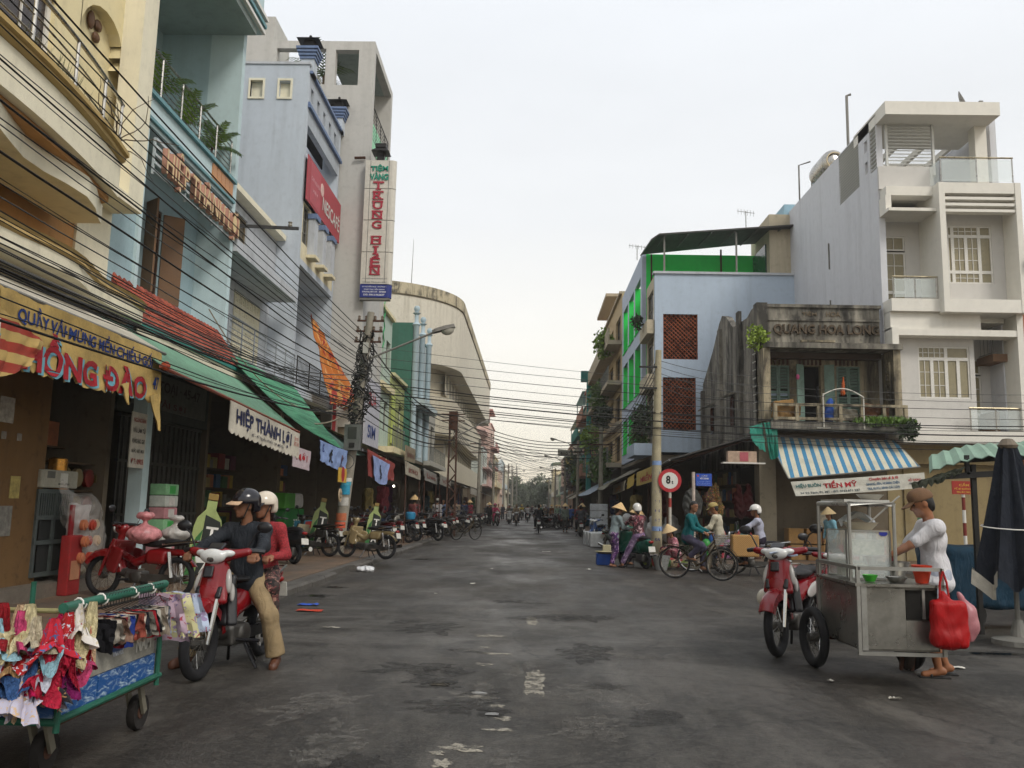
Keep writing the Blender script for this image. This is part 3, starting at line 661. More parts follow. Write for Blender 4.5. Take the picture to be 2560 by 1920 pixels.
s_ = T('raised_letter_sign', 'frame of horizontal bars with raised pinkish letters on the blue house', 'sign', (-7.15, 17.5, 7.6))
for z in (7.62, 7.78, 7.94, 8.1, 8.24): bx('bar', mat('#b9c2c4', .5), s_, -7.2, -7.17, 15.3, 19.75, z, z + .05)
for y in (15.3, 16.8, 18.3, 19.72): bx('upright', mat('#b9c2c4', .5), s_, -7.24, -7.2, y, y + .05, 7.58, 8.3)
put_text('HIỆP THÀNH LỢI', mat('#b98a76', .55), s_, (-7.16, 17.6, 7.96), (0, 1, 0), (0, 0, 1), width=4.1, height=.8, bold=.025, extrude=.1)
put_text('HIỆP THÀNH LỢI', mat('#d8bd8c', .5), s_, (-7.055, 17.6, 7.96), (0, 1, 0), (0, 0, 1), width=4.1, height=.8, bold=.0, name='letter_face')
# tiled canopy
M_TILE = mat('#9b4a35', .75, var=.35, scale=3, bump=.2); M_TILE2 = mat('#7e3a2c', .8, var=.35, scale=3); M_TEAL = mat('#2f7f74', .6)
cx0, cz0, cx1, cz1 = -7.36, 5.4, -6.72, 4.5; sl = math.atan2(cz0 - cz1, cx1 - cx0); rowL = math.hypot(cx1 - cx0, cz0 - cz1) / 9
tm = MB()
pr_ = [(-.09, 0), (-.06, .035), (0, .05), (.06, .035), (.09, 0)]
tm.add([(0, y, z) for y, z in pr_] + [(rowL * 1.15, y, z + .012) for y, z in pr_], [(i, i + 1, i + 6, i + 5) for i in range(4)] + [(9, 8, 7, 6, 5)])
tme = tm.mesh('tile', True); tme.materials.append(M_TILE)
bx('canopy_deck', M_BLUED, h, -7.9, -6.74, 14.2, 19.6, 4.34, 4.46)
MB().add([(cx0, 14.3, cz0), (cx1, 14.3, cz1), (cx1, 19.5, cz1), (cx0, 19.5, cz0), (cx0, 14.3, cz1 - .03), (cx1, 14.3, cz1 - .03), (cx1, 19.5, cz1 - .03), (cx0, 19.5, cz1 - .03)], [(0, 1, 2, 3), (7, 6, 5, 4), (1, 5, 6, 2), (0, 4, 5, 1), (3, 2, 6, 7)]).build('canopy_bed', M_TILE2, h)
for j in range(9):
    for i in range(28):
        f = (j + 0) / 9; o = link(tme, 'tile', M_TILE if random.random() < .7 else M_TILE2, h, Vector((cx0 + (cx1 - cx0) * f, 14.4 + i * .185, cz0 + (cz1 - cz0) * f + .01 + random.uniform(0, .008))) - wloc(h), rot=(0, sl + random.uniform(-.02, .02), 0))
bx('canopy_edge', M_TEAL, h, -6.76, -6.68, 14.2, 19.62, 4.43, 4.5); bx('canopy_cornice', M_CREAM2, h, -6.8, -6.72, 14.2, 19.6, 4.28, 4.43); bx('canopy_cornice', M_BLUEL, h, -6.84, -6.74, 14.2, 19.58, 4.1, 4.28)
# folding steel gate
gt = T('folding_gate', 'dark folding lattice steel gate of the blue house', 'gate', (-7.6, 17.8, .13)); M_GATE = mat('#5b5a56', .5, metal=.6, var=.3)
for i in range(34): bx('gate_bar', M_GATE, gt, -7.62, -7.6 + .02 * (i % 2), 15.7 + i * .115, 15.765 + i * .115, .2, 3.05)
for z in (.25, 1.2, 2.2, 3.05): bx('gate_rail', M_GATE, gt, -7.63, -7.57, 15.65, 19.6, z, z + .05)
bx('gate_header', wall('#4d5350', amount=.5), h, -7.7, -7.5, 15.3, 19.68, 3.12, 4.3); bx('shop_board', mat('#6d6d66', .7, var=.3), h, -7.49, -7.45, 15.7, 19.4, 3.3, 4.0)
put_text('ANHTOẠI · 45-47', mat('#3b2a2a'), h, (-7.445, 17.5, 3.75), (0, 1, 0), (0, 0, 1), width=3, height=.28); put_text('VẢI SỢI', mat('#5b2a2a'), h, (-7.445, 17.5, 3.42), (0, 1, 0), (0, 0, 1), width=1.5, height=.2)
ns = bx('paper_notice', mat('#c8c3b6', .8), None, -6.86, -6.84, 14.42, 14.98, 2.05, 3.0); tag(ns, 'white paper notice with red and black lines on the corner post', 'notice')
ns.location.x += .06
for k, (tx, m_) in enumerate((('NGỪNG BÁN', '#9a3a34'), ('VẢI LÀM TỪ', '#333'[:1] + '333333'), ('ĐƯỜNG HÀNG · GIAO', '#333333'), ('NƯỚC · HẠT · MUA', '#333333'), ('ĐT: 0903', '#9a3a34'))):
    put_text(tx, mat(m_), ns, (-6.773, 14.7, 2.88 - .18 * k), (0, 1, 0), (0, 0, 1), width=.46, height=.1)
# ---- low whitish house with pierced blocks
M_GW = wall('#b9bcc0', amount=.3, streak=.5); M_GW2 = wall('#a7adb4', amount=.25, streak=.4)
h = T('whitish_house', 'low whitish house with pierced block screen and grey balcony next to the blue house', 'house', (-7.5, 22.6, 0))
shell(h, M_ROOM, -13, -7.5, 19.7, 25.6, .13, 4.6)
w = MB(); pierced(w, FL(-8.1), 19.7, 25.6, 4.9, 7.42, .2, [(20.3, 21.3, 4.9, 7.0), (22.5, 24.8, 4.95, 7.2)]); pierced(w, FL(-8.0), 19.7, 25.6, 7.72, 9.5, .2, [(20.6, 21.3, 8.1, 9.1), (21.9, 22.9, 8.0, 9.2)])
w.box(-13, -8.2, 25.4, 25.6, 4.6, 9.5); w.build('wall', M_GW, h)
bx('balcony_slab', M_GW, h, -8.1, -7.1, 19.72, 25.58, 4.6, 4.95); bx('upper_slab', M_GW, h, -8.1, -7.1, 19.72, 25.0, 7.42, 7.72); bx('parapet', M_CREAM2, h, -8.1, -7.7, 19.72, 25.58, 9.5, 9.66)
window(h, FL(-8.1), 20.3, 21.3, 4.95, 7.0, 2, 1, M_GREY, M_GLASSD); window(h, FL(-8.0), 20.6, 21.3, 8.1, 9.1, 1, 4, M_WHITE, M_GLASSD); window(h, FL(-8.0), 21.9, 22.9, 8.0, 9.2, 1, 7, mat('#6d6048'), mat('#4a4234'))
# pierced block: one unit with a petal-shaped opening
pb = MB(); S_ = .3
for a, b_, c, d in ((0, S_, 0, .035), (0, S_, S_ - .035, S_), (0, .035, .035, S_ - .035), (S_ - .035, S_, .035, S_ - .035)): pb.box(-.06, 0, a, b_, c, d)
for k in range(8):
    t = math.pi * k / 4; pb.bar((-.03, S_ / 2 + .055 * math.cos(t), S_ / 2 + .055 * math.sin(t)), (-.03, S_ / 2 + .125 * math.cos(t + .0), S_ / 2 + .125 * math.sin(t)), .012, .06)
pb.tube([(-.03, S_ / 2 + .05 * math.cos(t), S_ / 2 + .05 * math.sin(t)) for t in [math.pi * k / 4 for k in range(8)]], .012, 4, closed=True)
pbm = pb.mesh('pierced_block'); pbm.materials.append(M_CREAM2)
for i in range(7):
    for j in range(7): link(pbm, 'pierced_block', None, h, Vector((-8.1, 22.6 + i * .31, 5.0 + j * .31)) - wloc(h))
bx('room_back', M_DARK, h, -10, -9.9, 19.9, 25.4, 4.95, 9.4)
railing(h, FL(-7.2), 19.8, 25.5, 4.95, .95, 0, mat('#8f9498', .5, metal=.5), n=None, horiz=5, posts=7, r=.014)
# ---- tall pale blue house with roof pavilions
M_PB = wall('#b9c0c8', amount=.12, streak=.35, fine=.3); M_PBT = mat('#67799a', .7, var=.15); M_OFF = wall('#d8cdae', amount=.15)
h = T('pale_blue_house', 'tall pale blue house with plain side wall, roof lanterns and red banner', 'house', (-7.5, 28, 0))
w = MB(); pierced(w, FF(0, 25.62), -16, -7.3, 4.2, 15.35, .2, [(-9.15, -8.75, 14.25, 14.8), (-8.22, -7.86, 14.22, 14.76)]); w.build('side_wall', M_PB, h)
for a in (-9.15, -8.22):
    q = MB(); F_ = FF(0, 25.62); d = .4 if a < -9 else .36
    for b_ in ((a - .06, a, 14.17, 14.86), (a + d, a + d + .06, 14.17, 14.86), (a, a + d, 14.17, 14.235), (a, a + d, 14.79, 14.86)): F_.box(q, *b_, -.1, .04)
    q.build('vent_frame', M_CREAM2, h); bx('vent_back', M_CREAM2, h, a, a + d, 25.75, 25.8, 14.2, 14.85)
bx('coping', M_GW, h, -16, -7.26, 25.58, 25.86, 15.35, 15.43)
shell(h, M_ROOM, -13, -7.5, 25.63, 30.3, .13, 4.7)
w = MB(); w.box(-13, -12.8, 25.82, 30.3, 4.7, 15.3); w.box(-13, -7.3, 30.1, 30.3, 4.7, 15.3); w.box(-12.8, -7.3, 25.82, 30.1, 12.35, 12.5); w.box(-12.8, -7.3, 25.82, 30.1, 8.85, 9.05); w.box(-12.8, -7.1, 25.7, 30.3, 4.72, 5.05); w.box(-9, -8.8, 25.82, 30.1, 5.05, 8.85); w.box(-9.2, -9, 25.82, 30.1, 12.5, 13.6)
w.build('inner_walls', M_PB, h)
w = MB(); pierced(w, FL(-7.3), 25.82, 30.1, 13.42, 15.1, .18, [(26.0 + k * .82, 26.3 + k * .82, 14.3, 14.75) for k in range(5)]); w.build('parapet', M_GW2, h)
bx('parapet_back', mat('#2a2b30', .9), h, -7.9, -7.85, 25.9, 30, 13.6, 15)
for z, d in ((15.1, .1), (13.95, .1), (14.05, .06)): bx('moulding', M_PBT, h, -7.3, -7.3 + d, 25.7, 30.3, z, z + .09)
w = MB(); pierced(w, FL(-7.3), 25.82, 30.1, 9.05, 10.9, .15, [(25.9, 26.6, 9.6, 10.85), (26.9, 27.6, 9.7, 10.5), (28.1, 28.8, 9.7, 10.5), (29.2, 29.9, 9.7, 10.5)]); w.build('column_wall', M_OFF, h)
for y in (26.7, 27.85, 29.0): bx('column', M_GW, h, -7.3, -7.08, y - .16, y + .28, 9.35, 10.7); bx('capital', M_PBT, h, -7.32, -7.02, y - .2, y + .32, 10.55, 10.72); bx('ledge', M_OFF, h, -7.3, -7.0, y - .22, y + .34, 9.25, 9.35)
window(h, FL(-7.3), 25.9, 26.6, 9.6, 10.85, 2, 3, M_GREY, M_GLASSD)
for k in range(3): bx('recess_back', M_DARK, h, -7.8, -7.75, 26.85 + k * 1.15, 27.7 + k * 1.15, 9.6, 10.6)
bx('door', mat('#a9773f', .6), h, -8.8, -8.74, 26.6, 28.3, 5.05, 7.5); MB().ball((-8.7, 27.4, 6.75), (.06, .12, .22)).build('door_ornament', mat('#4a3420'), h, True)
bx('door', mat('#c9c3bb', .6), h, -8.8, -8.75, 28.6, 29.6, 5.05, 7.2)
for y in (25.75, 30.0):   # roof lantern pillars
    p = MB().box(-7.62, -7.2, y, y + .42, 15.1, 15.75).build('lantern_pillar', M_PB, h)
    for k in range(4): bx('collar', M_PBT, h, -7.66 - .035 * k, -7.16 + .035 * k, y - .04 - .035 * k, y + .46 + .035 * k, 15.62 + .1 * k, 15.7 + .1 * k)
    bx('lantern', M_BLACKM, h, -7.58, -7.24, y + .04, y + .38, 16.0, 16.3); q = MB(); cx, cy = -7.41, y + .21
    q.add([(cx - .36, cy - .36, 16.28), (cx + .36, cy - .36, 16.28), (cx + .36, cy + .36, 16.28), (cx - .36, cy + .36, 16.28), (cx - .1, cy - .1, 16.42), (cx + .1, cy - .1, 16.42), (cx + .1, cy + .1, 16.42), (cx - .1, cy + .1, 16.42)], [(0, 1, 5, 4), (1, 2, 6, 5), (2, 3, 7, 6), (3, 0, 4, 7), (4, 5, 6, 7), (3, 2, 1, 0)]); q.build('lantern_cap', M_BLACKM, h); MB().ball((cx, cy, 16.5), .05).build('finial', M_BLACKM, h)
railing(h, FL(-7.2), 25.8, 30.2, 5.05, .9, 0, M_BLACKM, n=30, posts=4, r=.012)
bn = T('coffee_banner', 'red coffee banner stretched across the pale blue house front', 'banner', (-7.15, 28, 10.9)); M_RED = mat('#a8454d', .7, var=.15)
MB().box(-7.2, -7.17, 25.66, 30.32, 10.9, 12.37).build('banner_cloth', M_RED, bn); MB().box(-7.165, -7.16, 26.0, 27.3, 10.98, 12.3).build('banner_panel', mat('#b2525c', .7), bn)
put_text('NESCAFÉ', M_WHITE, bn, (-7.155, 28.9, 11.55), (0, 1, 0), (0, 0, 1), width=2.5, height=.6, bold=.012); put_text('CAFÉ NGUYÊN', mat('#d79aa0'), bn, (-7.155, 26.65, 11.8), (0, 1, 0), (0, 0, 1), width=1.1, height=.16); put_text('VIỆT', mat('#d79aa0'), bn, (-7.155, 26.65, 11.45), (0, 1, 0), (0, 0, 1), width=.7, height=.16)
MB().lathe([(.0, .012), (.2, .012), (.22, 0)], 16, (-7.17, 27.55, 11.9), 'X').build('cup_mark', mat('#d9b6ae'), bn)
# ---- tall grey tower house
M_TG = wall('#b9b7b2', amount=.15, streak=.35); M_TGL = wall('#c4c1b8', amount=.2, streak=.4)
h = T('grey_tower_house', 'tallest grey house with open roof frame beside the pale blue house', 'house', (-8, 32, 0))
w = MB(); pierced(w, FF(0, 30.42), -18, -6.2, 4.2, 18.9, .3, [(-9.94, -8.06, 17.15, 18.59), (-7.69, -6.8, 17.13, 18.55)]); w.box(-18, -10.08, 30.42, 32.4, 18.9, 19.88)
w.box(-18, -6.2, 34.3, 34.6, 4.2, 18.9); w.box(-6.5, -6.2, 30.72, 34.3, 18.6, 18.9); w.box(-18, -6.5, 30.72, 34.3, 15.0, 15.2); w.box(-6.6, -6.3, 30.72, 34.3, 4.2, 14.9); w.box(-18, -9, 33.0, 34.3, 18.65, 18.85); w.box(-18, -17.8, 30.72, 34.3, 4.2, 18.9)
w.box(-10.3, -10.05, 30.72, 34.3, 15.2, 18.9)
w.build('wall', M_TG, h); bx('roof_slab', M_SOFF, h, -6.5 - 1.6, -6.5, 30.72, 34.3, 18.62, 18.86)
bx('mint_panel', mat('#8fd0a8', .6), h, -6.29, -6.25, 30.9, 34.2, 14.9, 15.9); railing(h, FL(-6.35), 30.75, 34.25, 15.2, 1.3, .1, M_BLACKM, horiz=7, posts=5)
shell(h, M_ROOM, -13, -6.6, 30.5, 34.6, .13, 4.2)
MB().tube([(-6.75, 30.3, 14.2), (-6.35, 30.32, 14.22)], .05, 6).build('bracket', M_RUST, h)
g = T('roof_palm', 'palm on the roof of the tall grey house', 'plant', (-8.5, 31.8, 15.2)); MB().tube([(-8.5, 31.8, 15.2), (-8.45, 31.8, 18.2)], [.09, .06], 7).build('trunk', mat('#6a5a44', .9), g, True); palm(g, (-8.45, 31.8, 18.2), 11, 1.6, LEAF1, 3); palm(g, (-9.0, 31.5, 16.4), 9, 1.3, LEAF3, 5)
# vertical shop sign
s_ = T('vertical_shop_sign', 'tall projecting white sign with green and red letters and a blue foot panel', 'sign', (-5.7, 30.3, 8.85)); M_SGN = mat('#c9c4b8', .4, var=.1)
zz = [8.85, 9.35, 10.55, 11.75, 12.95, 14.05]
for k in range(5):
    MB().box(-6.28, -5.3, 30.1, 30.4, zz[k] + .012, zz[k + 1] - .012).build('panel', mat('#22307a', .4) if k == 0 else M_SGN, s_)
    q = MB().lathe([(.15, zz[k] + .012), (.15, zz[k + 1] - .012)], 8, (-5.3, 30.25, 0), 'Z', -math.pi / 2, math.pi / 2).build('rounded_edge', mat('#22307a', .4) if k == 0 else M_SGN, s_, True)
bx('foot', M_GREY, s_, -6.3, -5.2, 30.12, 30.38, 8.78, 8.85); bx('core', M_DARK, s_, -6.26, -5.32, 30.13, 30.37, 8.86, 14.03)
for x in (-6.1, -5.42): bx('seam', M_GREY, s_, x, x + .02, 30.094, 30.1, 9.4, 14.02)
def sgn(t, c, x, z, w_, h_, e=.03, b=.035): put_text(t, mat(c, .5), s_, (x, 30.094, z), (1, 0, 0), (0, 0, 1), width=w_, height=h_, bold=b, extrude=e)
sgn('TIỆM', '#1f8a72', -5.76, 13.72, .64, .3); sgn('VÀNG', '#1f8a72', -5.76, 13.42, .68, .3)
for k, ch in enumerate('TRUNG'):
    z = 13.05 - k * .37; sgn(ch, '#a32e3e', -5.77, z, .36, .3, b=.02)
    for dz in ((-.15, .13) if ch in 'TRN' else (.13,) if ch == 'U' else ()): bx('serif', mat('#a32e3e', .5), s_, -5.97 if ch != 'T' or dz > 0 else -5.87, -5.57 if ch != 'T' or dz > 0 else -5.67, 30.066, 30.094, z + dz - (.02 if dz > 0 else 0), z + dz + .035)
for k, ch in enumerate('HIỀN'):
    z = 11.0 - k * .38 + .0; sgn(ch, '#a32e3e', -5.77, z, .36 if ch != 'I' else .1, .3 if ch != 'Ề' else .44, b=.02)
    for dz in (-.15, .13):
        if ch in 'HIN': bx('serif', mat('#a32e3e', .5), s_, -5.97 if ch != 'I' else -5.88, -5.57 if ch != 'I' else -5.66, 30.066, 30.094, z + dz - .02, z + dz + .02)
for k, tx in enumerate(('CÒN NGUYỄN HUỆ, BÁN GIA QUANG NHẬT', 'VÀNG TRANG SỨC')): sgn(tx, '#77777d', -5.76, 9.56 - k * .13, .9, .07, 0, .02)
for k, tx in enumerate(('61 NGUYỄN HUỆ - PHƯỜNG 1', 'TP MỸ THO, TIỀN GIANG', 'ĐT:(073).3871139 - 3878888', 'DĐ: 0913.962627')): sgn(tx, '#d5d6dc', -5.76, 9.26 - k * .1, .86 - .1 * (k % 2), .07, 0, .03)
lp = T('sign_lantern', 'black lantern standing on the projecting vertical sign', 'lantern', (-5.75, 30.25, 14.05)); 
bx('pedestal', M_BLACKM, lp, -5.88, -5.62, 30.12, 30.38, 14.06, 14.35); q = MB(); cx, cy = -5.75, 30.25
q.add([(cx - .32, cy - .32, 14.36), (cx + .32, cy - .32, 14.36), (cx + .32, cy + .32, 14.36), (cx - .32, cy + .32, 14.36), (cx - .14, cy - .14, 14.54), (cx + .14, cy - .14, 14.54), (cx + .14, cy + .14, 14.54), (cx - .14, cy + .14, 14.54)], [(0, 1, 5, 4), (1, 2, 6, 5), (2, 3, 7, 6), (3, 0, 4, 7), (4, 5, 6, 7), (3, 2, 1, 0)]); q.build('cap', M_BLACKM, lp); bx('crown', M_BLACKM, lp, cx - .2, cx + .2, cy - .2, cy + .2, 14.54, 14.68)
# ---- smaller houses between the grey tower and the theatre
def rowhouse(name, label, side, x, y0, y1, H, col, floors, depth=9, gf=4.0, roof=None, balcony=True, wincol=None, trim=None, group=None, seed=0, z0=.13, room=True, wn_=2, rows=2, dirt=.3, black=0.0):
    rg = random.Random(seed); s_ = 1 if side == 'L' else -1; m_ = wall(col, amount=dirt, streak=.5, black=black); tr = wall(trim, amount=.3) if trim else m_
    h = T(name, label, 'house', (x - s_ * depth / 2, (y0 + y1) / 2, 0), group); fr = FL(x) if side == 'L' else FRr(x); xb = x - s_ * depth
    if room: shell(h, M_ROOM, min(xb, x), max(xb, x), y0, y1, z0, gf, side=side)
    fh = (H - gf - .5) / floors; holes = []; L = y1 - y0
    for k in range(floors):
        for i in range(wn_):
            a = y0 + L * (i + .5) / wn_; w2 = L / wn_ * .32; holes.append((a - w2, a + w2, gf + fh * k + (.3 if i == 0 and balcony else .9), gf + fh * (k + 1) - .55))
    w = MB(); pierced(w, fr, y0, y1, gf, H, .25, holes); w.box(xb, xb + s_ * .2, y0, y1, gf, H); e_ = x - s_ * .25
    w.box(xb + s_ * .2, e_, y0, y0 + .2, gf, H); w.box(xb + s_ * .2, e_, y1 - .2, y1, gf, H); w.box(xb + s_ * .2, e_, y0 + .2, y1 - .2, H - .6, H - .4); w.build('wall', m_, h)
    for q in holes: window(h, fr, *q, 2, rows, mat(wincol or '#8b8a80', .5), M_GLASSD, c=-.15)
    for k in range(floors):
        z = gf + fh * k; d = .8 if balcony and (k + seed) % 3 != 2 else .25; q = MB(); fr.box(q, y0 + .02, y1 - .02, z - .12, z + .12, .003, d); q.build('floor_ledge', tr, h)
        if d > .5:
            if (k + seed) % 2: q = MB(); fr.box(q, y0 + .03, y1 - .03, z + .122, z + .8, d - .1, d - .003); q.build('balcony_wall', tr, h)
            else: railing(h, fr, y0 + .1, y1 - .1, z + .12, .85, d - .06, mat('#6a6c68', .5), n=int(L / .22), posts=4, r=.012)
    q = MB(); fr.box(q, y0 + .01, y1 - .01, H, H + .14, -.3, .15); q.build('cornice', tr, h)
    if roof == 'frame':
        ym = y0 + (y1 - y0) * (.55 if L > 15 else .2)
        for a in (ym + .3, y1 - .3): q = MB(); fr.box(q, a - .1, a + .1, H + .14, H + 2.2, -.9, -.7); q.build('roof_post', tr, h)
        q = MB(); fr.box(q, ym, y1, H + 2.2, H + 2.4, -3, .1); q.build('roof_slab', tr, h)
    if roof == 'shed':
        q = MB(); p = [fr.p(y0, H + 1.4, .4), fr.p(y1, H + 1.4, .4), fr.p(y1, H + 2.0, -4), fr.p(y0, H + 2.0, -4)]; q.add(p + [a - Vector((0, 0, .06)) for a in p], [(0, 1, 2, 3), (7, 6, 5, 4), (0, 4, 5, 1), (1, 5, 6, 2), (2, 6, 7, 3), (3, 7, 4, 0)]); q.build('roof_sheet', mat('#9db3a8', .5), h)
        for a in (y0 + .2, y1 - .2):
            q = MB(); fr.box(q, a - .04, a + .04, H + .14, H + 1.42, .2, .28); q.build('roof_post', mat('#4a6a70'), h)
    return h
h = rowhouse('pale_green_house', 'narrow pale green house with cream balcony next to the grey tower', 'L', -6.35, 34.6, 37.9, 9.6, '#b3c2b4', 2, gf=3.7, trim='#ddd0a8', seed=4)
q = MB(); [q.bar((-6.2, 34.8 + (k % 2) * .3, 7.9 + k * .3), (-6.2, 34.8 + ((k + 1) % 2) * .3, 8.2 + k * .3), .04) for k in range(7)]; q.build('zigzag_grille', mat('#2f9a5a', .5), h)
h = rowhouse('lime_house', 'lime green house front with wall pipes before the dark green wall', 'L', -6.3, 37.9, 42.0, 7.2, '#9aa06a', 1, gf=3.9, trim='#c9c59a', seed=2, wincol='#c2c7a8')
bx('wall_panel', mat('#b5c06a', .8, var=.3), h, -6.29, -6.24, 38.2, 39.0, 4.2, 6.6)
h = T('dark_green_house', 'house with a tall dark green side wall and pale round-topped columns', 'house', (-8, 44, 0)); M_DG = wall('#3f6b5c', amount=.3, streak=.6)
w = MB().box(-16, -6.0, 42.02, 42.2, 3.8, 10.5).box(-16, -15.8, 42.2, 48, 3.8, 10.5).box(-16, -6.0, 47.8, 48, 3.8, 10.5).box(-15.8, -6.3, 42.2, 47.8, 10.2, 10.4); w.build('side_wall', M_DG, h)
w = MB(); pierced(w, FL(-6.0), 42.2, 47.8, 3.8, 10.2, .25, [(42.9, 44.3, 4.4, 6.2), (45.2, 46.8, 4.4, 6.2), (42.9, 44.3, 7.0, 9.2), (45.2, 46.8, 7.0, 9.2)]); w.build('wall', wall('#b7c3c4', amount=.3), h)
for q in ((42.9, 44.3, 4.4, 6.2), (45.2, 46.8, 4.4, 6.2), (42.9, 44.3, 7.0, 9.2), (45.2, 46.8, 7.0, 9.2)): window(h, FL(-6.0), *q, 2, 2, mat('#9c8c68'), M_GLASSD)
for y in (42.1, 44.7, 47.6):
    MB().lathe([(.14, 3.9), (.14, 10.3), (.22, 10.4), (.1, 10.55), (.1, 10.9), (.2, 11.0), (.08, 11.05), (.14, 11.15), (.16, 11.25), (.1, 11.36), (0, 11.38)], 12, (-5.85, y, 0)).build('column', wall('#aebfc6', amount=.2), h, True)
bx('floor_ledge', wall('#b7c3c4', amount=.3), h, -6.0, -5.3, 42.2, 47.8, 6.4, 6.7); shell(h, M_ROOM, -13, -6.0, 42.0, 48, .13, 3.8)
rowhouse('grey_house', 'plain grey house before the curved theatre', 'L', -6.4, 48, 56.8, 7.5, '#a9a69c', 1, gf=3.8, seed=6, wn_=3)
# ---- curved cream theatre
M_TH = wall('#c9c3b4', amount=.3, streak=.75, dirt='#6a5d48'); M_TH2 = wall('#c2baa6', amount=.25, streak=.5, dirt='#6a5d48')
h = T('curved_theatre', 'big cream building with rounded corner and long window bands', 'building', (-12, 80, 0))
def thband(name, m_, off, z0, z1, yend, x0=-5.3, R_=7.0, y0=57.0, solid_=True):
    pts = []
    for k in range(17): t = math.pi / 2 * k / 16; pts.append((x0 - off - R_ + R_ * math.sin(t), y0 + off + R_ - R_ * math.cos(t)))
    pts = [(-30, y0 + off)] + pts + [(x0 - off, yend)]; poly = pts + [(-30, yend)]
    return MB().prism(poly, z0, z1, 'Z').build(name, m_, h, True)
thband('attic_wall', M_TH, 0, 11.3, 15.9, 107); thband('attic_coping', wall('#b5aa90', amount=.5, streak=1.0, dirt='#3f382c', black=.25), -.06, 15.9, 16.7, 107.3); thband('top_floor_core', M_TH2, 1.1, 9.2, 11.3, 100)
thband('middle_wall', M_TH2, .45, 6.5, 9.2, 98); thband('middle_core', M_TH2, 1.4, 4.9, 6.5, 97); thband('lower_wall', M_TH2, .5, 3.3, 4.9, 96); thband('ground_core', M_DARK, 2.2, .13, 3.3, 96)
for k in range(14):
    y = 62.5 + k * 2.7; window(h, FL(-6.4), y, y + 1.6, 9.5, 11.1, 2, 1, M_TH2, M_GLASSD, c=.02)
for k in range(14):
    y = 60.5 + k * 2.6
    if k > 1: window(h, FL(-6.7), y, y + 1.5, 5.1, 6.4, 2, 1, M_TH2, M_GLASSD, c=.02)
MB().tube([(-8.6, 58.5, 16.7), (-8.55, 58.5, 20)], [.03, .012], 5).build('antenna', M_GREY, h)
for z in (15.86,): MB().tube([(-30, 56.95, z)] + [(-12.3 + 7.04 * math.sin(t), 64.0 - 7.04 * math.cos(t), z) for t in [math.pi / 2 * k / 16 for k in range(17)]] + [(-5.26, 107, z)], .05, 5).build('string_course', mat('#6a604c', .9), h)
# ---- far houses of the left side
rowhouse('white_pink_house', 'white house with pink roof terrace beyond the theatre', 'L', -6.0, 107.5, 118, 8.8, '#c9d0c8', 2, roof='frame', trim='#c9a8a0', seed=3)
rowhouse('pink_house', 'tall pink house with roof beams beyond the white one', 'L', -5.6, 118, 130, 12.6, '#cbb0a4', 3, roof='frame', trim='#bd9088', seed=5)
cols = ['#cdbf9c', '#c9b0a0', '#b8c2c4', '#d3cdb8', '#a9b79d', '#c4a58f', '#bcbcb6', '#d8d0c0', '#9fb2b0', '#c7b98e']
adj = ['cream', 'salmon', 'bluish', 'off-white', 'sage', 'terracotta', 'grey', 'ivory', 'teal grey', 'ochre']
y = 130; k = 0; ordn = ['nearest', 'second', 'third', 'fourth', 'fifth', 'sixth', 'seventh', 'eighth', 'ninth', 'tenth']
while y < 330 and k < 10:
    L = random.uniform(15, 24); rowhouse('street_house', 'far %s house on the theatre side, %s beyond the tall pink one' % (adj[k], ordn[k]), 'L', -5.7 + random.uniform(-.4, .3), y, y + L, random.uniform(6.5, 10.5), cols[k], 2, seed=k, group='far houses on the theatre side', wn_=3, room=False, gf=.13, balcony=True, rows=1); y += L; k += 1

# ================================================================== right-hand houses
M_RB = wall('#b3c1d0', amount=.14, streak=.36, fine=.3); M_GRN = wall('#36dd60', amount=.06, streak=.15, fine=.2); M_GRND = mat('#147a35', .7); M_BEI = wall('#b8ad96', amount=.35, streak=.5)
# ---- blue corner house with terracotta screens
h = T('blue_corner_house', 'pale blue corner house with two terracotta lattice screens and roof terrace', 'house', (8, 38, 0))
w = MB(); F_ = FF(0, 36); pierced(w, F_, 5.17, 19, 3.9, 11.54, .25, [(5.52, 6.98, 7.83, 9.78), (5.5, 6.88, 4.82, 7.05)])
w.box(5.17, 5.4, 36.25, 38.6, 3.9, 4.3); w.box(5.42, 19, 36.25, 39, 3.9, 4.1); w.box(5.42, 19, 36.25, 39, 11.0, 11.2); w.box(18.7, 19, 36.25, 39, 4, 11.5); w.build('side_wall', M_RB, h)
bx('wall_cap', M_GW, h, 5.1, 19.0, 35.92, 36.3, 11.54, 11.64)
w = MB(); pierced(w, FRr(5.17), 36.25, 38.6, 4.3, 11.5, .2, [(36.5, 38.3, 4.6, 6.6), (36.5, 38.3, 7.2, 8.9), (36.5, 38.3, 9.5, 11.0)]); w.build('street_wall', M_BEI, h)
for z in (4.6, 7.2, 9.5): window(h, FRr(5.17), 36.5, 38.3, z, z + (2.0 if z < 5 else 1.5), 2, 2, mat('#6f6a58'), M_GLASSD)
for z in (6.85, 9.2): bx('balcony', M_BEI, h, 4.85, 5.16, 36.1, 38.6, z - .25, z + .35)
bx('balcony', M_RB, h, 4.3, 5.16, 36.0, 38.8, 3.75, 4.25)
M_TC = mat('#9a5436', .85, var=.3, scale=5); M_TC2 = mat('#7a3d26', .85, var=.3, scale=5)
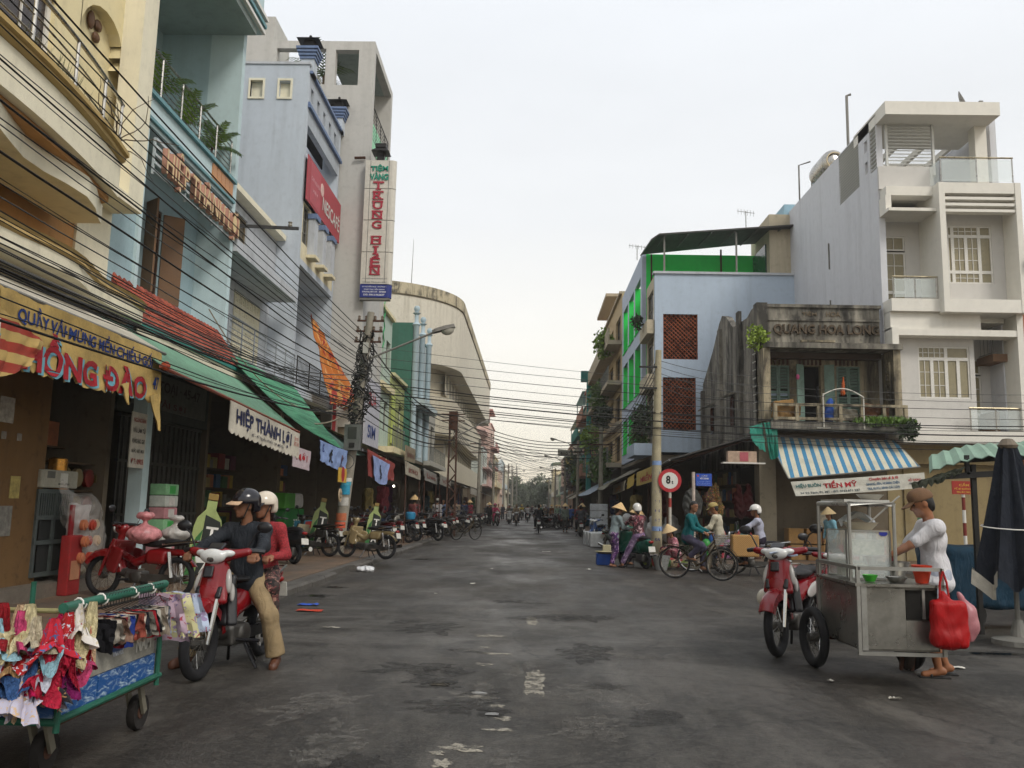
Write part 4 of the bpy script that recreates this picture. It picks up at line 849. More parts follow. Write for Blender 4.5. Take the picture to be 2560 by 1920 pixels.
def lattice(x0, x1, z0, z1, nx, nz):
    cw, ch = (x1 - x0) / nx, (z1 - z0) / nz; lm = MB(); t = .026
    P4 = [(0, ch / 2), (cw / 2, 0), (cw, ch / 2), (cw / 2, ch)]
    for i in range(4):
        a, b_ = P4[i], P4[(i + 1) % 4]; lm.bar((a[0], .06, a[1]), (b_[0], .06, b_[1]), .1, t)
    me = lm.mesh('lattice_block'); me.materials.append(M_TC)
    for i in range(nx):
        for j in range(nz): link(me, 'lattice_block', M_TC if random.random() < .7 else M_TC2, h, Vector((x0 + i * cw, 36.05, z0 + j * ch)) - wloc(h))
    bx('lattice_frame', M_TC2, h, x0 - .02, x0 + .03, 36.03, 36.2, z0, z1); bx('lattice_frame', M_TC2, h, x1 - .03, x1 + .02, 36.03, 36.2, z0, z1)
lattice(5.52, 6.98, 7.83, 9.78, 8, 11); lattice(5.5, 6.88, 4.82, 7.05, 8, 12)
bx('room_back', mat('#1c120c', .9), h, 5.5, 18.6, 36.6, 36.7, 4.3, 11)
# roof terrace canopy
q = MB(); p = [(5.0, 35.9, 13.05), (5.35, 35.9, 13.3), (11.2, 35.9, 13.8), (11.2, 38.8, 13.95), (5.3, 38.8, 13.5), (4.9, 38.8, 13.2)]
q.add([Vector(v) for v in p] + [Vector(v) - Vector((0, 0, .07)) for v in p], [(0, 1, 2, 3, 4, 5), (11, 10, 9, 8, 7, 6)] + [(i, 6 + i, 6 + (i + 1) % 6, (i + 1) % 6) for i in range(6)]); q.build('terrace_canopy', mat('#3a3836', .6), h)
for k in range(6): x = 5.6 + k; MB().bar((x, 35.95, 13.2 + .085 * k), (x - .1, 38.7, 13.38 + .08 * k), .05).build('rafter', mat('#5a5856', .6), h)
for x, y in ((5.6, 36.15), (8.7, 36.15), (5.4, 38.7), (8.6, 38.7)): MB().bar((x, y, 11.2), (x, y, 13.22 + (x - 5.6) * .085), .07).build('canopy_post', M_GREY if y < 37 else M_RUST, h)
bx('penthouse', M_BEI, h, 10.2, 11.1, 36.4, 39.5, 11.2, 14.4); bx('penthouse_window', mat('#2f4a40', .2), h, 10.14, 10.2, 36.9, 39.0, 11.4, 13.2)
bx('parapet_house', wall('#93b3c4', amount=.1), h, 10.9, 14, 36.5, 39.0, 11.2, 14.9)
# ---- house with green walls behind it
h = T('green_window_house', 'pale blue house with bright green wall and green window bays behind the corner house', 'house', (8, 44, 0))
bx('party_wall', M_GRN, h, 5.2, 19, 39.0, 39.25, 3.9, 13.3)
GW = [(39.5 + 2.65 * i, 41.6 + 2.65 * i, z, z2) for i in range(3) for z, z2 in ((4.4, 6.2), (6.9, 9.2), (9.9, 12.3))]
w = MB(); pierced(w, FRr(5.0), 39.0, 47.6, 3.9, 13.3, .2, GW); w.box(5.2, 14, 47.4, 47.6, 3.9, 13.3); w.box(13.8, 14, 39.3, 47.4, 3.9, 13.2); w.build('street_wall', wall('#b3bccb', amount=.1, streak=.2), h)
for q in GW:
    o = MB(); F_ = FRr(5.0); F_.box(o, q[1] - .03, q[1] - .004, q[2], q[3], -1, -.004); F_.box(o, q[0], q[1], q[2], q[3], -1.05, -1.0); F_.box(o, q[0], q[1], q[2] - .05, q[2], -1, .06); o.build('window_bay', M_GRN, h); window(h, F_, q[0] + .1, q[1] - .1, q[2] + .05, q[3] - .2, 1, 3, M_GRND, mat('#1d3f2a', .15), c=-.6)
bx('white_louvre', M_WHITE, h, 4.6, 4.98, 39.4, 41.4, 3.9, 4.4); shell(h, M_ROOM, 5.0, 13, 36.2, 47.6, .13, 3.8, side='R')
# ---- beige balcony house and others down the right side
h = rowhouse('beige_balcony_house', 'tall beige house with plant-hung balconies beyond the green-windowed one', 'R', 5.0, 47.7, 65, 13.6, '#b59f7c', 4, gf=3.9, roof='frame', trim='#a89b86', seed=4, wn_=4, wincol='#4a4336')
q = rowhouse('salmon_house', 'narrow salmon house front next to the beige balconies', 'R', 4.6, 65, 73, 11, '#bf8f76', 3, seed=7, trim='#a87a66')
rowhouse('teal_post_house', 'house with a teal corner post and roof box on the market side', 'R', 4.7, 73, 84, 10, '#8d9a94', 3, seed=1, trim='#2f8078', roof='shed')
bx('corner_post', mat('#1f7f7a', .6), q, 4.15, 4.5, 64.6, 65.2, 2.6, 11.8); bx('post_box', mat('#2a6f6c', .6), q, 3.7, 4.14, 64.6, 65.2, 11.0, 11.8)
rowhouse('yellow_post_house', 'grey house with a yellow strip beyond the teal post', 'R', 4.8, 84, 98, 8.8, '#a9a294', 2, seed=8, trim='#b3a23c', roof='shed')
y = 98; k = 0
while y < 330 and k < 10:
    L = random.uniform(13, 22); rowhouse('street_house', 'far %s house on the market side, %s beyond the yellow strip' % (adj[(k * 3 + 5) % 10], ordn[k]), 'R', 4.9 + random.uniform(-.4, .5), y, y + L, random.uniform(6.5, 9.8), cols[(k * 3 + 5) % 10], 2, seed=k + 20, group='far houses on the market side', wn_=3, room=False, gf=.13, rows=1, roof='shed' if k % 4 == 1 else None); y += L; k += 1
# ---- mouldy old house with raised lettering
M_OLD = wall('#a8a294', amount=.8, streak=1.2, dirt='#1c1a17', black=1.0); M_OLD2 = wall('#a89c82', amount=.7, streak=1.0, dirt='#2b251c', black=.6); M_SHUT = mat('#6a8076', .75, var=.3)
h = T('mouldy_old_house', 'mould-blackened old house with green shutters and raised letters over the balcony', 'house', (9, 31, 0))
# side wall with stepped gable line
w = MB(); prof = [(27.0, 3.0), (35.6, 3.0), (35.6, 6.7), (33.6, 7.75), (32.4, 8.6), (31.9, 8.8), (31.2, 8.6), (30.2, 8.0), (28.2, 7.9), (27.6, 8.05), (27.0, 8.05)]
w.prism(prof, 7.1, 7.32, 'X'); w.build('side_wall', wall('#b5aea0', amount=.7, streak=1.0, dirt='#2b2620', black=1.15), h)
for y in (28.9, 31.9, 35.2): bx('buttress', M_OLD, h, 6.98, 7.098, y, y + .35, 3.0, 8.3 if y < 33 else 6.4)
for y in (30.1, 33.5): bx('side_window', M_GLASSD, h, 7.06, 7.097, y, y + .5, 4.5, 5.5); MB().prism([(7.098, 5.62), (6.6, 5.4), (6.6, 5.46), (7.098, 5.72)], y - .15, y + .65, 'Y').build('window_hood', M_OLD, h)
bx('parapet', M_OLD, h, 7.4, 10.95, 26.92, 27.2, 6.75, 7.98); bx('parapet_cap', M_OLD, h, 7.35, 11.0, 26.86, 27.26, 7.98, 8.08); bx('corner_pier', M_OLD, h, 7.08, 7.42, 26.86, 27.3, 6.6, 8.12); bx('cornice', M_OLD, h, 7.2, 11.35, 26.2, 27.0, 6.55, 6.72); bx('moulding', M_OLD, h, 7.42, 10.95, 26.88, 26.92, 7.55, 7.62)
bx('roof', mat('#54463a', .9), h, 7.32, 11.08, 27.2, 35.6, 6.4, 6.6)
put_text('QUANG HOA LONG', mat('#54483a', .9, var=.5), h, (9.25, 26.915, 7.25), (1, 0, 0), (0, 0, 1), width=3.3, height=.36, bold=.03, extrude=.07, name='raised_letter'); [put_text(w_, mat('#6b5f4e', .9), h, (x_, 26.915, 7.78), (1, 0, 0), (0, 0, 1), width=.45, height=.16, bold=.02, extrude=.02, name='raised_letter') for w_, x_ in (('TIỆM', 8.75), ('HOA', 9.5))]
bx('letter_ledge', M_OLD2, h, 8.45, 9.5, 26.8, 26.92, 6.86, 6.92)
for x in (7.1, 11.08): bx('balcony_pier', M_OLD2, h, x, x + .22, 26.3, 27.2, 4.3, 6.55)
w = MB(); pierced(w, FF(0, 27.5), 7.32, 11.1, 4.25, 6.55, .2, [(7.55, 8.25, 4.4, 6.2), (8.6, 9.25, 4.3, 6.2), (9.75, 10.5, 4.4, 6.2)]); w.build('front_wall', M_OLD2, h)
F_ = FF(0, 27.5)
for a0, a1, b0 in ((7.55, 8.25, 4.4), (9.75, 10.5, 4.4)):
    for s_ in range(2):
        x0 = a0 + (a1 - a0) / 2 * s_; x1 = x0 + (a1 - a0) / 2 - .01; q = MB()
        for r0 in ((x0, x0 + .05, b0, 6.2), (x1 - .05, x1, b0, 6.2), (x0 + .05, x1 - .05, b0, b0 + .06), (x0 + .05, x1 - .05, 5.3, 5.38), (x0 + .05, x1 - .05, 6.14, 6.2)): F_.box(q, *r0, -.05, .01)
        sh = q.build('shutter', M_SHUT, h)
        for k in range(18):
            z = b0 + .1 + k * .098
            if abs(z - 5.32) > .07: MB().obox(F_.p((x0 + x1) / 2, z, -.02), (x1 - x0 - .11, .012, .085), (.6, 0, 0)).build('slat', M_SHUT, sh)
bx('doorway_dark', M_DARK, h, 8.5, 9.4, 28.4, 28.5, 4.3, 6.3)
for s_ in (0, 1): q = MB().obox((8.5 if s_ == 0 else 9.42, 27.2, 5.25), (.3, .04, 1.9), (0, 0, .5 if s_ == 0 else -.4)); q.build('door_leaf', M_SHUT, h)
for a0, a1 in ((7.5, 8.3), (8.55, 9.3), (9.7, 10.55)):
    for k in range(6): bx('transom_bar', M_RUST, h, a0 + k * .13, a0 + k * .13 + .06, 27.42, 27.46, 6.22, 6.48)
bx('balcony_slab', M_OLD, h, 7.2, 11.4, 25.9, 27.5, 4.02, 4.25)
for z in (4.3, 4.72): bx('balcony_rail', M_OLD2, h, 7.3, 11.3, 25.95, 26.05, z, z + .08)
for k in range(7): bx('balcony_post', M_OLD2, h, 7.3 + k * .65, 7.4 + k * .65, 25.94, 26.06, 4.25, 4.8)
pbm2 = pbm
for j in range(6): link(pbm, 'pierced_block', M_OLD2, h, Vector((11.07, 26.5, 4.35 + j * .31)) - wloc(h))
for j in range(9):
    q = MB().tube([(7.02, 26.94, 4.4 + j * .26), (7.02, 27.2, 4.4 + j * .26)], .025, 5); q.build('insulator_arm', mat('#b9b6ae', .5), h)
bx('ground_pillar', wall('#8f8674', amount=.6, dirt='#3a3328'), h, 7.0, 7.5, 26.6, 27.2, .13, 4.02); shell(h, M_ROOM, 7.1, 11.1, 27.2, 34, .13, 4.0, side='R')
q = T('broken_room', 'x', 'x') if False else None
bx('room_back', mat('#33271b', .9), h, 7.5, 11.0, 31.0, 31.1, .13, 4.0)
g = T('wall_shrub', 'bright green shrub rooted in the mouldy parapet corner', 'shrub', (7.1, 26.8, 6.7)); leaves(420, (7.05, 26.75, 6.95), (.34, .3, .42), .12, 4).build('foliage', LEAF4, g, fix=False); MB().tube([(7.2, 26.9, 6.6), (7.1, 26.8, 6.9)], [.03, .015], 5).build('stem', M_RUST, g)
g = T('balcony_weeds', 'strip of weeds growing along the mouldy balcony edge', 'weeds', (11, 26, 4.2)); leaves(900, (10.6, 25.95, 4.22), (1.0, .2, .16), .12, 9, up=True).build('foliage', leafmat('#5d7a30'), g, fix=False); leaves(300, (11.3, 25.9, 4.05), (.3, .2, .3), .14, 10, 1.5).build('trailing_stems', LEAF3, g, fix=False)
# things on the balcony
for i, (x, z, w_, h_, c, lab) in enumerate(((7.75, 4.3, .75, .62, '#8a6b40', 'torn brown cardboard sheet leaning on the old balcony rail'), (9.55, 4.3, .8, .4, '#8a8474', 'bundle of striped sacking on the old balcony'), (10.5, 4.3, .9, .55, '#5a3a24', 'dark brown basket at the weedy end of the balcony'))):
    P = [q_box((x + random.uniform(-.2, .2) * w_, 26.25, z + h_ * (.3 + .2 * k)), (w_ * .42, .12, h_ * .28), .05, rotY(random.uniform(-.2, .2))) for k in range(3)]
    tag(blob('balcony_bundle', mat(c, .9, var=.35), None, P, vox=.03, k=.06, wrinkle=.02), lab, 'bundle')
P = [q_caps((9.05, 26.3, 4.4), (9.1, 26.3, 4.9), .16, .1)]; tag(blob('blue_cloth', mat('#2a4f9a', .9), None, P, vox=.03, k=.05, wrinkle=.02), 'blue cloth hanging in the old balcony doorway', 'cloth')
P = [q_caps((9.72, 26.9, 5.25), (9.75, 26.9, 5.75), .07, .03)]; tag(blob('orange_cloth', mat('#b85a2c', .9), None, P, vox=.025, k=.05, wrinkle=.015), 'orange cloth hanging by the right shutters', 'cloth')
P = [q_ell((8.33, 26.9, 5.75), (.06, .05, .09))]; tag(blob('pink_bag', mat('#b34a78', .7), None, P, vox=.02, k=.03), 'small pink bag hanging by the left shutters', 'bag')
ar = T('pipe_arch', 'thin white pipe arch standing on the old balcony', 'pipe frame', (9.2, 25.85, 4.05)); M_PIPE = mat('#c5c1b6', .5)
MB().tube([(8.75, 25.85, 4.05), (8.75, 25.85, 5.1)], .02, 6).build('upright', M_PIPE, ar, True); MB().tube([(9.95, 25.85, 4.05), (9.95, 25.85, 5.0)], .02, 6).build('upright', M_PIPE, ar, True); MB().tube([(8.75 + 1.2 * t, 25.85, 5.06 + .22 * math.sin(math.pi * t) - .06 * t) for t in [k / 12 for k in range(13)]], .02, 6).build('arch', M_PIPE, ar, True); MB().tube([(8.55, 25.85, 4.06), (8.95, 25.85, 4.06)], .02, 6).build('foot', M_PIPE, ar, True)
# ---- white modern house
M_MW = wall('#cdced2', amount=.1, streak=.32, fine=.25); M_MF = wall('#dedad0', amount=.06, streak=.12, fine=.25); M_MI = wall('#c6c3be', amount=.08, streak=.15, fine=.25); M_SLAT = mat('#c9c9c4', .5, var=.08)
M_CLEAR = glassy((.75, .82, .8), .3, .04, 'balustrade_glass')
h = T('white_modern_house', 'white modern four-storey house with slatted roof terrace and glass balconies', 'house', (13, 31, 0))
w = MB(); F_ = FRr(11.1); pierced(w, F_, 27.0, 36.6, 3.9, 14.55, .2, [(27.02, 27.55, 12.7, 14.5), (28.5, 30.4, 12.65, 14.5), (27.75, 28.0, 13.6, 14.0), (27.75, 28.0, 12.85, 13.25)])
w.box(11.3, 15.1, 36.4, 36.6, 3.9, 14.55); w.box(14.9, 15.1, 27.2, 36.4, 3.9, 14.55); w.build('side_wall', M_MW, h)
for k in range(2): bx('wall_pipe', M_GREY, h, 11.05, 11.09, 31.6, 31.64, 8.4 + k * 2.2, 9.4 + k * 2.2)
for k in range(19): MB().obox((11.14, 29.45, 12.7 + k * .1), (.08, 1.86, .025), (0, .5, 0)).build('side_louvre', M_SLAT, h)
for k in range(13): MB().obox((11.14, 27.28, 12.76 + k * .14), (.07, .5, .03), (0, .5, 0)).build('side_louvre', M_SLAT, h)
for z in (13.6, 12.85): bx('slot_back', M_MF, h, 11.25, 11.29, 27.74, 28.02, z, z + .42)
# floors: slabs and front walls
for z0, z1 in ((3.86, 4.08), (7.6, 7.85), (11.75, 11.95)): bx('floor_slab', M_MF, h, 11.28, 14.9, 27.0, 36.4, z0, z1)
bx('roof_slab', M_MF, h, 11.1, 14.72, 26.2, 28.9, 14.18, 14.62); bx('roof_slab', M_MF, h, 11.3, 14.9, 31.0, 36.4, 14.3, 14.5)
for k in range(4): bx('roof_beam', M_MF, h, 11.6 + k * .95, 11.72 + k * .95, 28.9, 31.0, 14.25, 14.45)
bx('roof_glass', glassy((.9, .93, .93), .2, .05), h, 11.3, 14.9, 28.9, 31, 14.46, 14.49)
bx('terrace_back', M_MW, h, 11.3, 14.9, 31.0, 31.2, 11.95, 14.3); bx('roof_column', M_MF, h, 14.3, 14.68, 27.0, 27.4, 11.95, 14.18)
for k in range(14): MB().obox((12.15, 26.98, 12.72 + k * .115), (1.42, .07, .028), (.5, 0, 0)).build('front_louvre', M_SLAT, h)
for x in (11.38, 12.88): bx('louvre_post', M_SLAT, h, x, x + .07, 26.93, 27.03, 12.45, 14.18)
bx('terrace_front', M_MI, h, 11.1, 12.86, 26.9, 27.0, 11.95, 12.72); bx('terrace_ledge', M_MF, h, 11.15, 12.7, 26.5, 26.98, 11.6, 11.9)
# third floor: bay on the right, loggia on the left
bx('bay_side', M_MF, h, 12.62, 12.8, 26.1, 27.9, 7.74, 11.9); bx('bay_side', M_MF, h, 14.98, 15.16, 26.1, 27.2, 7.74, 11.9); bx('bay_base', M_MF, h, 12.802, 14.978, 26.12, 27.2, 7.74, 8.15); bx('bay_head', M_MF, h, 12.802, 14.978, 26.12, 27.2, 11.55, 11.9)
for k in range(3): bx('bay_fin', M_MF, h, 12.802, 14.978, 26.14, 26.4, 10.95 + .2 * k, 11.04 + .2 * k)
w = MB(); pierced(w, FF(0, 26.9), 12.802, 14.978, 8.15, 11.55, .2, [(13.2, 14.6, 8.85, 10.75)]); w.build('bay_wall', M_MI, h)
wq = MB()
def casement(a0, a1, b0, b1, y, parts, par):
    for (p0, p1, q0, q1, c_, r_) in parts:
        window(par, FF(0, y), a0 + (a1 - a0) * p0, a0 + (a1 - a0) * p1, b0 + (b1 - b0) * q0, b0 + (b1 - b0) * q1, c_, r_, M_WHITE, M_CURT, c=-.06, fw_=.05, mw=.02)
casement(13.2, 14.6, 8.85, 10.75, 26.9, ((0, .12, .82, 1, 1, 1), (.12, .72, .82, 1, 4, 2), (.72, 1, .82, 1, 1, 1), (0, .12, .2, .82, 1, 1), (.12, .42, .2, .82, 2, 3), (.42, .72, .2, .82, 2, 3), (.72, 1, .2, .82, 1, 1), (0, .12, 0, .2, 1, 1), (.12, .72, 0, .2, 4, 2), (.72, 1, 0, .2, 1, 1)), h)
w = MB(); pierced(w, FF(0, 27.6), 11.3, 12.62, 7.85, 11.6, .2, [(11.45, 12.15, 7.9, 10.6)]); w.build('loggia_wall', M_MI, h); casement(11.45, 12.15, 7.9, 10.6, 27.6, ((0, 1, .82, 1, 2, 1), (0, 1, .3, .8, 2, 3), (0, 1, 0, .3, 2, 2)), h)
bx('loggia_ledge', M_MF, h, 11.12, 12.7, 26.3, 27.4, 11.02, 11.12); bx('loggia_beam', M_MF, h, 11.12, 11.3, 26.5, 27.2, 11.12, 11.6); bx('balcony_base', M_MF, h, 11.12, 12.62, 26.35, 27.4, 7.8, 8.2)
def glassrail(x0, x1, y, z, hh, side=None):
    r_ = MB().tube([(x0, y, z + hh), (x1, y, z + hh)], .028, 6).build('handrail', mat('#b9ad90', .3, metal=.8), h, True)
    for x in (x0 + .03, (x0 + x1) / 2, x1 - .03): MB().tube([(x, y, z), (x, y, z + hh)], .02, 6).build('post', M_STEEL, r_, True)
    bx('glass_panel', M_CLEAR, r_, x0 + .06, x1 - .06, y - .006, y + .006, z + .06, z + hh - .06)
glassrail(11.2, 12.6, 26.45, 8.2, .72); glassrail(12.75, 15.05, 26.25, 11.92, .85); bx('glass_panel', M_CLEAR, h, 12.74, 12.752, 26.3, 26.95, 11.98, 12.7)
# second floor
w = MB(); pierced(w, FF(0, 26.9), 11.3, 13.85, 4.08, 7.6, .2, [(12.1, 13.7, 5.15, 6.8)]); w.build('front_wall', M_MI, h)
casement(12.1, 13.7, 5.15, 6.8, 26.9, ((0, .55, .76, 1, 5, 2), (.55, 1, .76, 1, 1, 1), (0, .27, 0, .76, 2, 3), (.27, .55, 0, .76, 2, 3), (.55, .78, 0, .76, 1, 1), (.78, 1, 0, .76, 1, 1)), h)
bx('frame_side', M_MF, h, 11.12, 11.32, 26.4, 26.98, 3.86, 7.3); bx('frame_head', M_MF, h, 11.322, 15.1, 26.42, 27.0, 7.05, 7.25); bx('frame_base', M_MF, h, 11.322, 15.1, 26.38, 27.2, 3.72, 4.1); bx('front_band', M_MF, h, 11.12, 13.9, 26.5, 26.98, 7.25, 7.82); bx('frame_side', M_MF, h, 14.95, 15.14, 26.4, 27.2, 4.1, 7.82)
w = MB(); pierced(w, FF(0, 28.0), 13.85, 14.95, 4.1, 7.6, .2, [(13.95, 14.6, 4.1, 6.6)]); w.build('loggia_wall', M_MI, h); casement(13.95, 14.6, 4.12, 6.6, 28.0, ((0, 1, .8, 1, 1, 1), (0, 1, .27, .78, 2, 3), (0, 1, 0, .27, 2, 2)), h); glassrail(13.4, 15.0, 26.5, 4.1, .72); bx('loggia_side', M_MI, h, 13.85, 13.95, 27.1, 28.0, 4.1, 7.6)
bx('ground_wall', wall('#9a8b68', amount=.4, dirt='#5a4a30'), h, 11.12, 15.1, 27.2, 27.4, .13, 3.86); bx('ground_lintel', wall('#8a7a58', amount=.4), h, 11.12, 15.1, 26.9, 27.2, 3.1, 3.72)
bx('shutter_door', wall('#8f7f5c', amount=.3), h, 11.6, 14.6, 27.14, 27.198, .14, 3.0)
sd = T('satellite_dish', 'grey satellite dish on the white modern roof', 'dish', (14.0, 27.2, 14.62)); q = MB(); q.lathe([(0, 0), (.15, .02), (.3, .07), (.4, .13), (.4, .14), (.3, .085), (.15, .035), (0, .015)], 18, (0, 0, 0)); o = q.build('reflector', mat('#6f6d68', .5), sd, True); o.location = (0, 0, .42); o.rotation_euler = (R(70), 0, R(50)); MB().tube([(14, 27.2, 14.62), (14, 27.2, 15.0)], .03, 6).build('mast', M_GREY, sd); MB().tube([(14.0, 27.2, 14.75), (14.55, 27.0, 15.0)], .014, 5).build('feed_arm', M_GREY, sd); bx('feed_horn', M_GREY, sd, 14.5, 14.62, 26.96, 27.04, 14.96, 15.05)
wt = T('water_tank', 'steel water tank lying on a frame on the white modern roof', 'water tank', (12.1, 34.4, 14.55)); q = MB(); q.lathe([(0, -.95), (.35, -.9), (.48, -.8), (.5, -.6), (.5, .6), (.48, .8), (.35, .9), (0, .95)], 20, (12.0, 34.2, 15.6), 'Y'); q.build('tank', M_STEEL, wt, True)
MB().lathe([(.3, -.97), (.34, -.97), (.34, -.92), (.3, -.92)], 16, (12.0, 34.2, 15.6), 'Y').build('end_ring', mat('#b8a888', .4), wt, True)
for x in (11.6, 12.4):
    for y in (33.5, 34.9): MB().tube([(x, y, 14.5), (x, y, 15.3)], .03, 5).build('frame_leg', M_GREY, wt)
for x in (11.6, 12.4): MB().tube([(x, 33.4, 15.1), (x, 35.0, 15.1)], .03, 5).build('frame_rail', M_GREY, wt)
MB().tube([(11.2, 35.3, 14.5), (11.2, 35.3, 16.2), (11.6, 35.0, 16.25)], .035, 6).build('vent_pipe', M_GREY, wt, True)
MB().tube([(11.25, 29.8, 14.5), (11.25, 29.8, 16.6), (11.4, 29.8, 16.65)], .05, 6).build('roof_vent_pipe', M_GREY, h, True)
rowhouse('brown_neighbour_house', 'brown house at the picture edge beside the white modern one', 'R', 15.3, 27.0, 34, 9.5, '#7a5f4a', 2, seed=3)
h2 = T('edge_house', 'brick-coloured house front beyond the white modern one, cut by the photo edge', 'house', (18, 27, 0)); MB().box(15.2, 22, 26.9, 27, 3, 9.8).build('front_wall', wall('#a8735a', amount=.3), h2); bx('eave', M_BLACKM, h2, 15.2, 22, 25.9, 26.9, 9.2, 9.5); bx('ground_front', wall('#6b5a45', amount=.4), h2, 15.2, 22, 27.0, 27.2, .13, 3)
# television aerials on the blue corner roof
for x, y, z, s_ in ((9.6, 38, 14.2, 1.0), (4.9, 40, 13.3, .8)):
    a = T('roof_aerial', 'thin television aerial on the terrace canopy' if x > 6 else 'small aerial at the green wall corner', 'aerial', (x, y, z)); MB().tube([(x, y, z), (x, y, z + .9 * s_)], .02, 5).build('mast', M_GREY, a); MB().tube([(x - .4, y, z + .9 * s_), (x + .4, y, z + .8 * s_)], .012, 4).build('boom', M_GREY, a)
    for k in range(6): MB().tube([(x - .35 + .14 * k, y, z + .75 * s_ - .02 * k), (x - .35 + .14 * k, y, z + 1.02 * s_ - .02 * k)], .008, 4).build('element', M_GREY, a)
# ================================================================== awnings, banners, signs
def sheet(mt, P00, P10, P11, P01, nu=24, nv=10, sag=.0, amp=.02, freq=3.0, seed=0, rag=0.0, thick=.012, nrm=None, name='cloth', parent=None, holes=()):
    """cloth between four corners (P0v at u=0); rag: torn lower (v=1) edge; returns the object and its surface function"""
    A, B, Cc, D = map(Vector, (P00, P10, P11, P01)); n = (B - A).cross(D - A).normalized()
    if nrm is not None and n.dot(Vector(nrm)) < 0: n = -n
    rg = random.Random(seed); rgv = [rg.uniform(0, 1) for _ in range(nu + 1)]
    def S(u, v, off=0.0):
        p = A.lerp(B, u).lerp(D.lerp(Cc, u), v); w = mnoise.noise((u * freq * 2 + seed, v * freq * .7, seed * 1.7)) + .5 * mnoise.noise((u * freq * 6 + seed, v * freq * 1.5, 3.1))
        p = p + n * (amp * w + off); p.z -= sag * (4 * u * (1 - u)) * (.3 + .7 * v); return p
    L = [1 - rag * (rgv[i] if i % 2 else rgv[i] * .3) for i in range(nu + 1)]
    mb = MB(); vs = [S(i / nu, j / nv * L[i]) for j in range(nv + 1) for i in range(nu + 1)]; k = nu + 1
    fs = [(j * k + i, j * k + i + 1, (j + 1) * k + i + 1, (j + 1) * k + i) for j in range(nv) for i in range(nu) if not any(h[0] <= i < h[1] and h[2] <= j < h[3] for h in holes)]
    mb.add(vs, fs); mb.add([v - n * thick for v in vs], [q[::-1] for q in fs])
    return mb.build(name, mt, parent, True, fix=False), S
def sheet_text(S, W, H, txt, mt, par, u, v, w, h, bold=.02, off=.012, name='lettering'):
    put_text(txt, mt, par, (u * W, -v * H), None, None, width=w, height=h, bold=bold, surf=lambda a, b, c: S(a / W, -b / H, off + c), name=name)
M_CANV = mat('#c9c2b2', .8, var=.2, scale=2); M_YCL = mat('#c2a463', .85, var=.25, scale=3); M_NAVY = mat('#1f3a7a', .8, var=.3); M_REDT = mat('#a3202a', .8, var=.2); M_CYAN = mat('#6fa8b8', .8)
# shop awning with torn yellow valance
a = T('white_awning', 'white sloping awning over the yellow torn banner', 'awning', (-6.2, 10.5, 4))
sheet(M_CANV, (-6.95, 7.0, 4.45), (-6.95, 13.6, 4.45), (-5.6, 12.75, 3.73), (-5.6, 7.0, 3.73), 20, 8, .02, .02, 2, 3, parent=a, name='canvas', nrm=(1, 0, 1)); MB().tube([(-5.6, 6.5, 3.72), (-5.6, 12.8, 3.72)], .025, 6).build('front_pipe', M_GREY, a); MB().tube([(-5.6, 12.75, 3.72), (-7.0, 12.9, 3.9)], .02, 6).build('side_pipe', M_GREY, a)
b = T('torn_yellow_banner', 'torn yellow cloth banner with blue and red letters hanging from the white awning', 'banner', (-5.58, 10.6, 3))
W, H = 4.0, .84
o, S = sheet(M_YCL, (-5.57, 8.62, 3.72), (-5.57, 12.64, 3.7), (-5.55, 12.6, 2.9), (-5.55, 8.62, 2.86), 44, 10, .0, .035, 4, 11, rag=.14, parent=b, name='banner_cloth', nrm=(1, 0, 0), holes=((13, 14, 5, 10), (14, 15, 7, 10), (33, 34, 7, 10)))
sheet_text(S, W, H, 'QUẦY VẢI·MÙNG MỀN·CHIẾU·GỐI', M_NAVY, b, .5, .24, 3.3, .25, .03)
sheet_text(S, W, H, 'HỒNG ĐÀO', M_CYAN, b, .512, .685, 3.05, .5, .055, .012); sheet_text(S, W, H, 'HỒNG ĐÀO', M_REDT, b, .5, .66, 3.05, .5, .04, .02)
sheet_text(S, W, H, '47', M_NAVY, b, .955, .6, .2, .2, .02)
sheet(M_YCL, (-5.5, 12.15, 3.0), (-5.5, 12.5, 3.1), (-5.45, 12.52, 2.5), (-5.45, 12.38, 2.56), 6, 6, 0, .03, 3, 5, parent=b, name='torn_flap', nrm=(1, 0, 0)); sheet(M_YCL, (-5.5, 11.3, 3.05), (-5.5, 11.5, 3.1), (-5.45, 11.45, 2.78), (-5.45, 11.4, 2.8), 4, 4, 0, .03, 3, 6, parent=b, name='torn_flap', nrm=(1, 0, 0))
q, S2 = sheet(stripes('#a33a2a', '#c2a463', 2, .22, .5, name='red_yellow_cloth'), (-5.5, 8.45, 3.5), (-5.45, 9.35, 3.25), (-5.45, 9.1, 2.95), (-5.5, 8.4, 2.7), 14, 8, .05, .05, 4, 8, nrm=(1, 0, 0), name='striped_flag'); tag(q, 'drooping red and yellow striped cloth at the yellow banner end', 'cloth')
q, S2 = sheet(mat('#cfcbc2', .8, var=.15), (-5.35, 7.2, 3.32), (-5.35, 8.36, 3.3), (-5.35, 8.33, 2.4), (-5.35, 7.2, 2.4), 8, 6, 0, .02, 2, 9, nrm=(1, 0, 0), name='white_banner'); tag(q, 'white banner with a blue-outlined red letter cut by the photo edge', 'banner'); sheet_text(S2, 1.16, .9, 'S', M_CYAN, q, .885, .5, .3, .7, .06); sheet_text(S2, 1.16, .9, 'S', M_REDT, q, .88, .5, .28, .64, .03, .02)
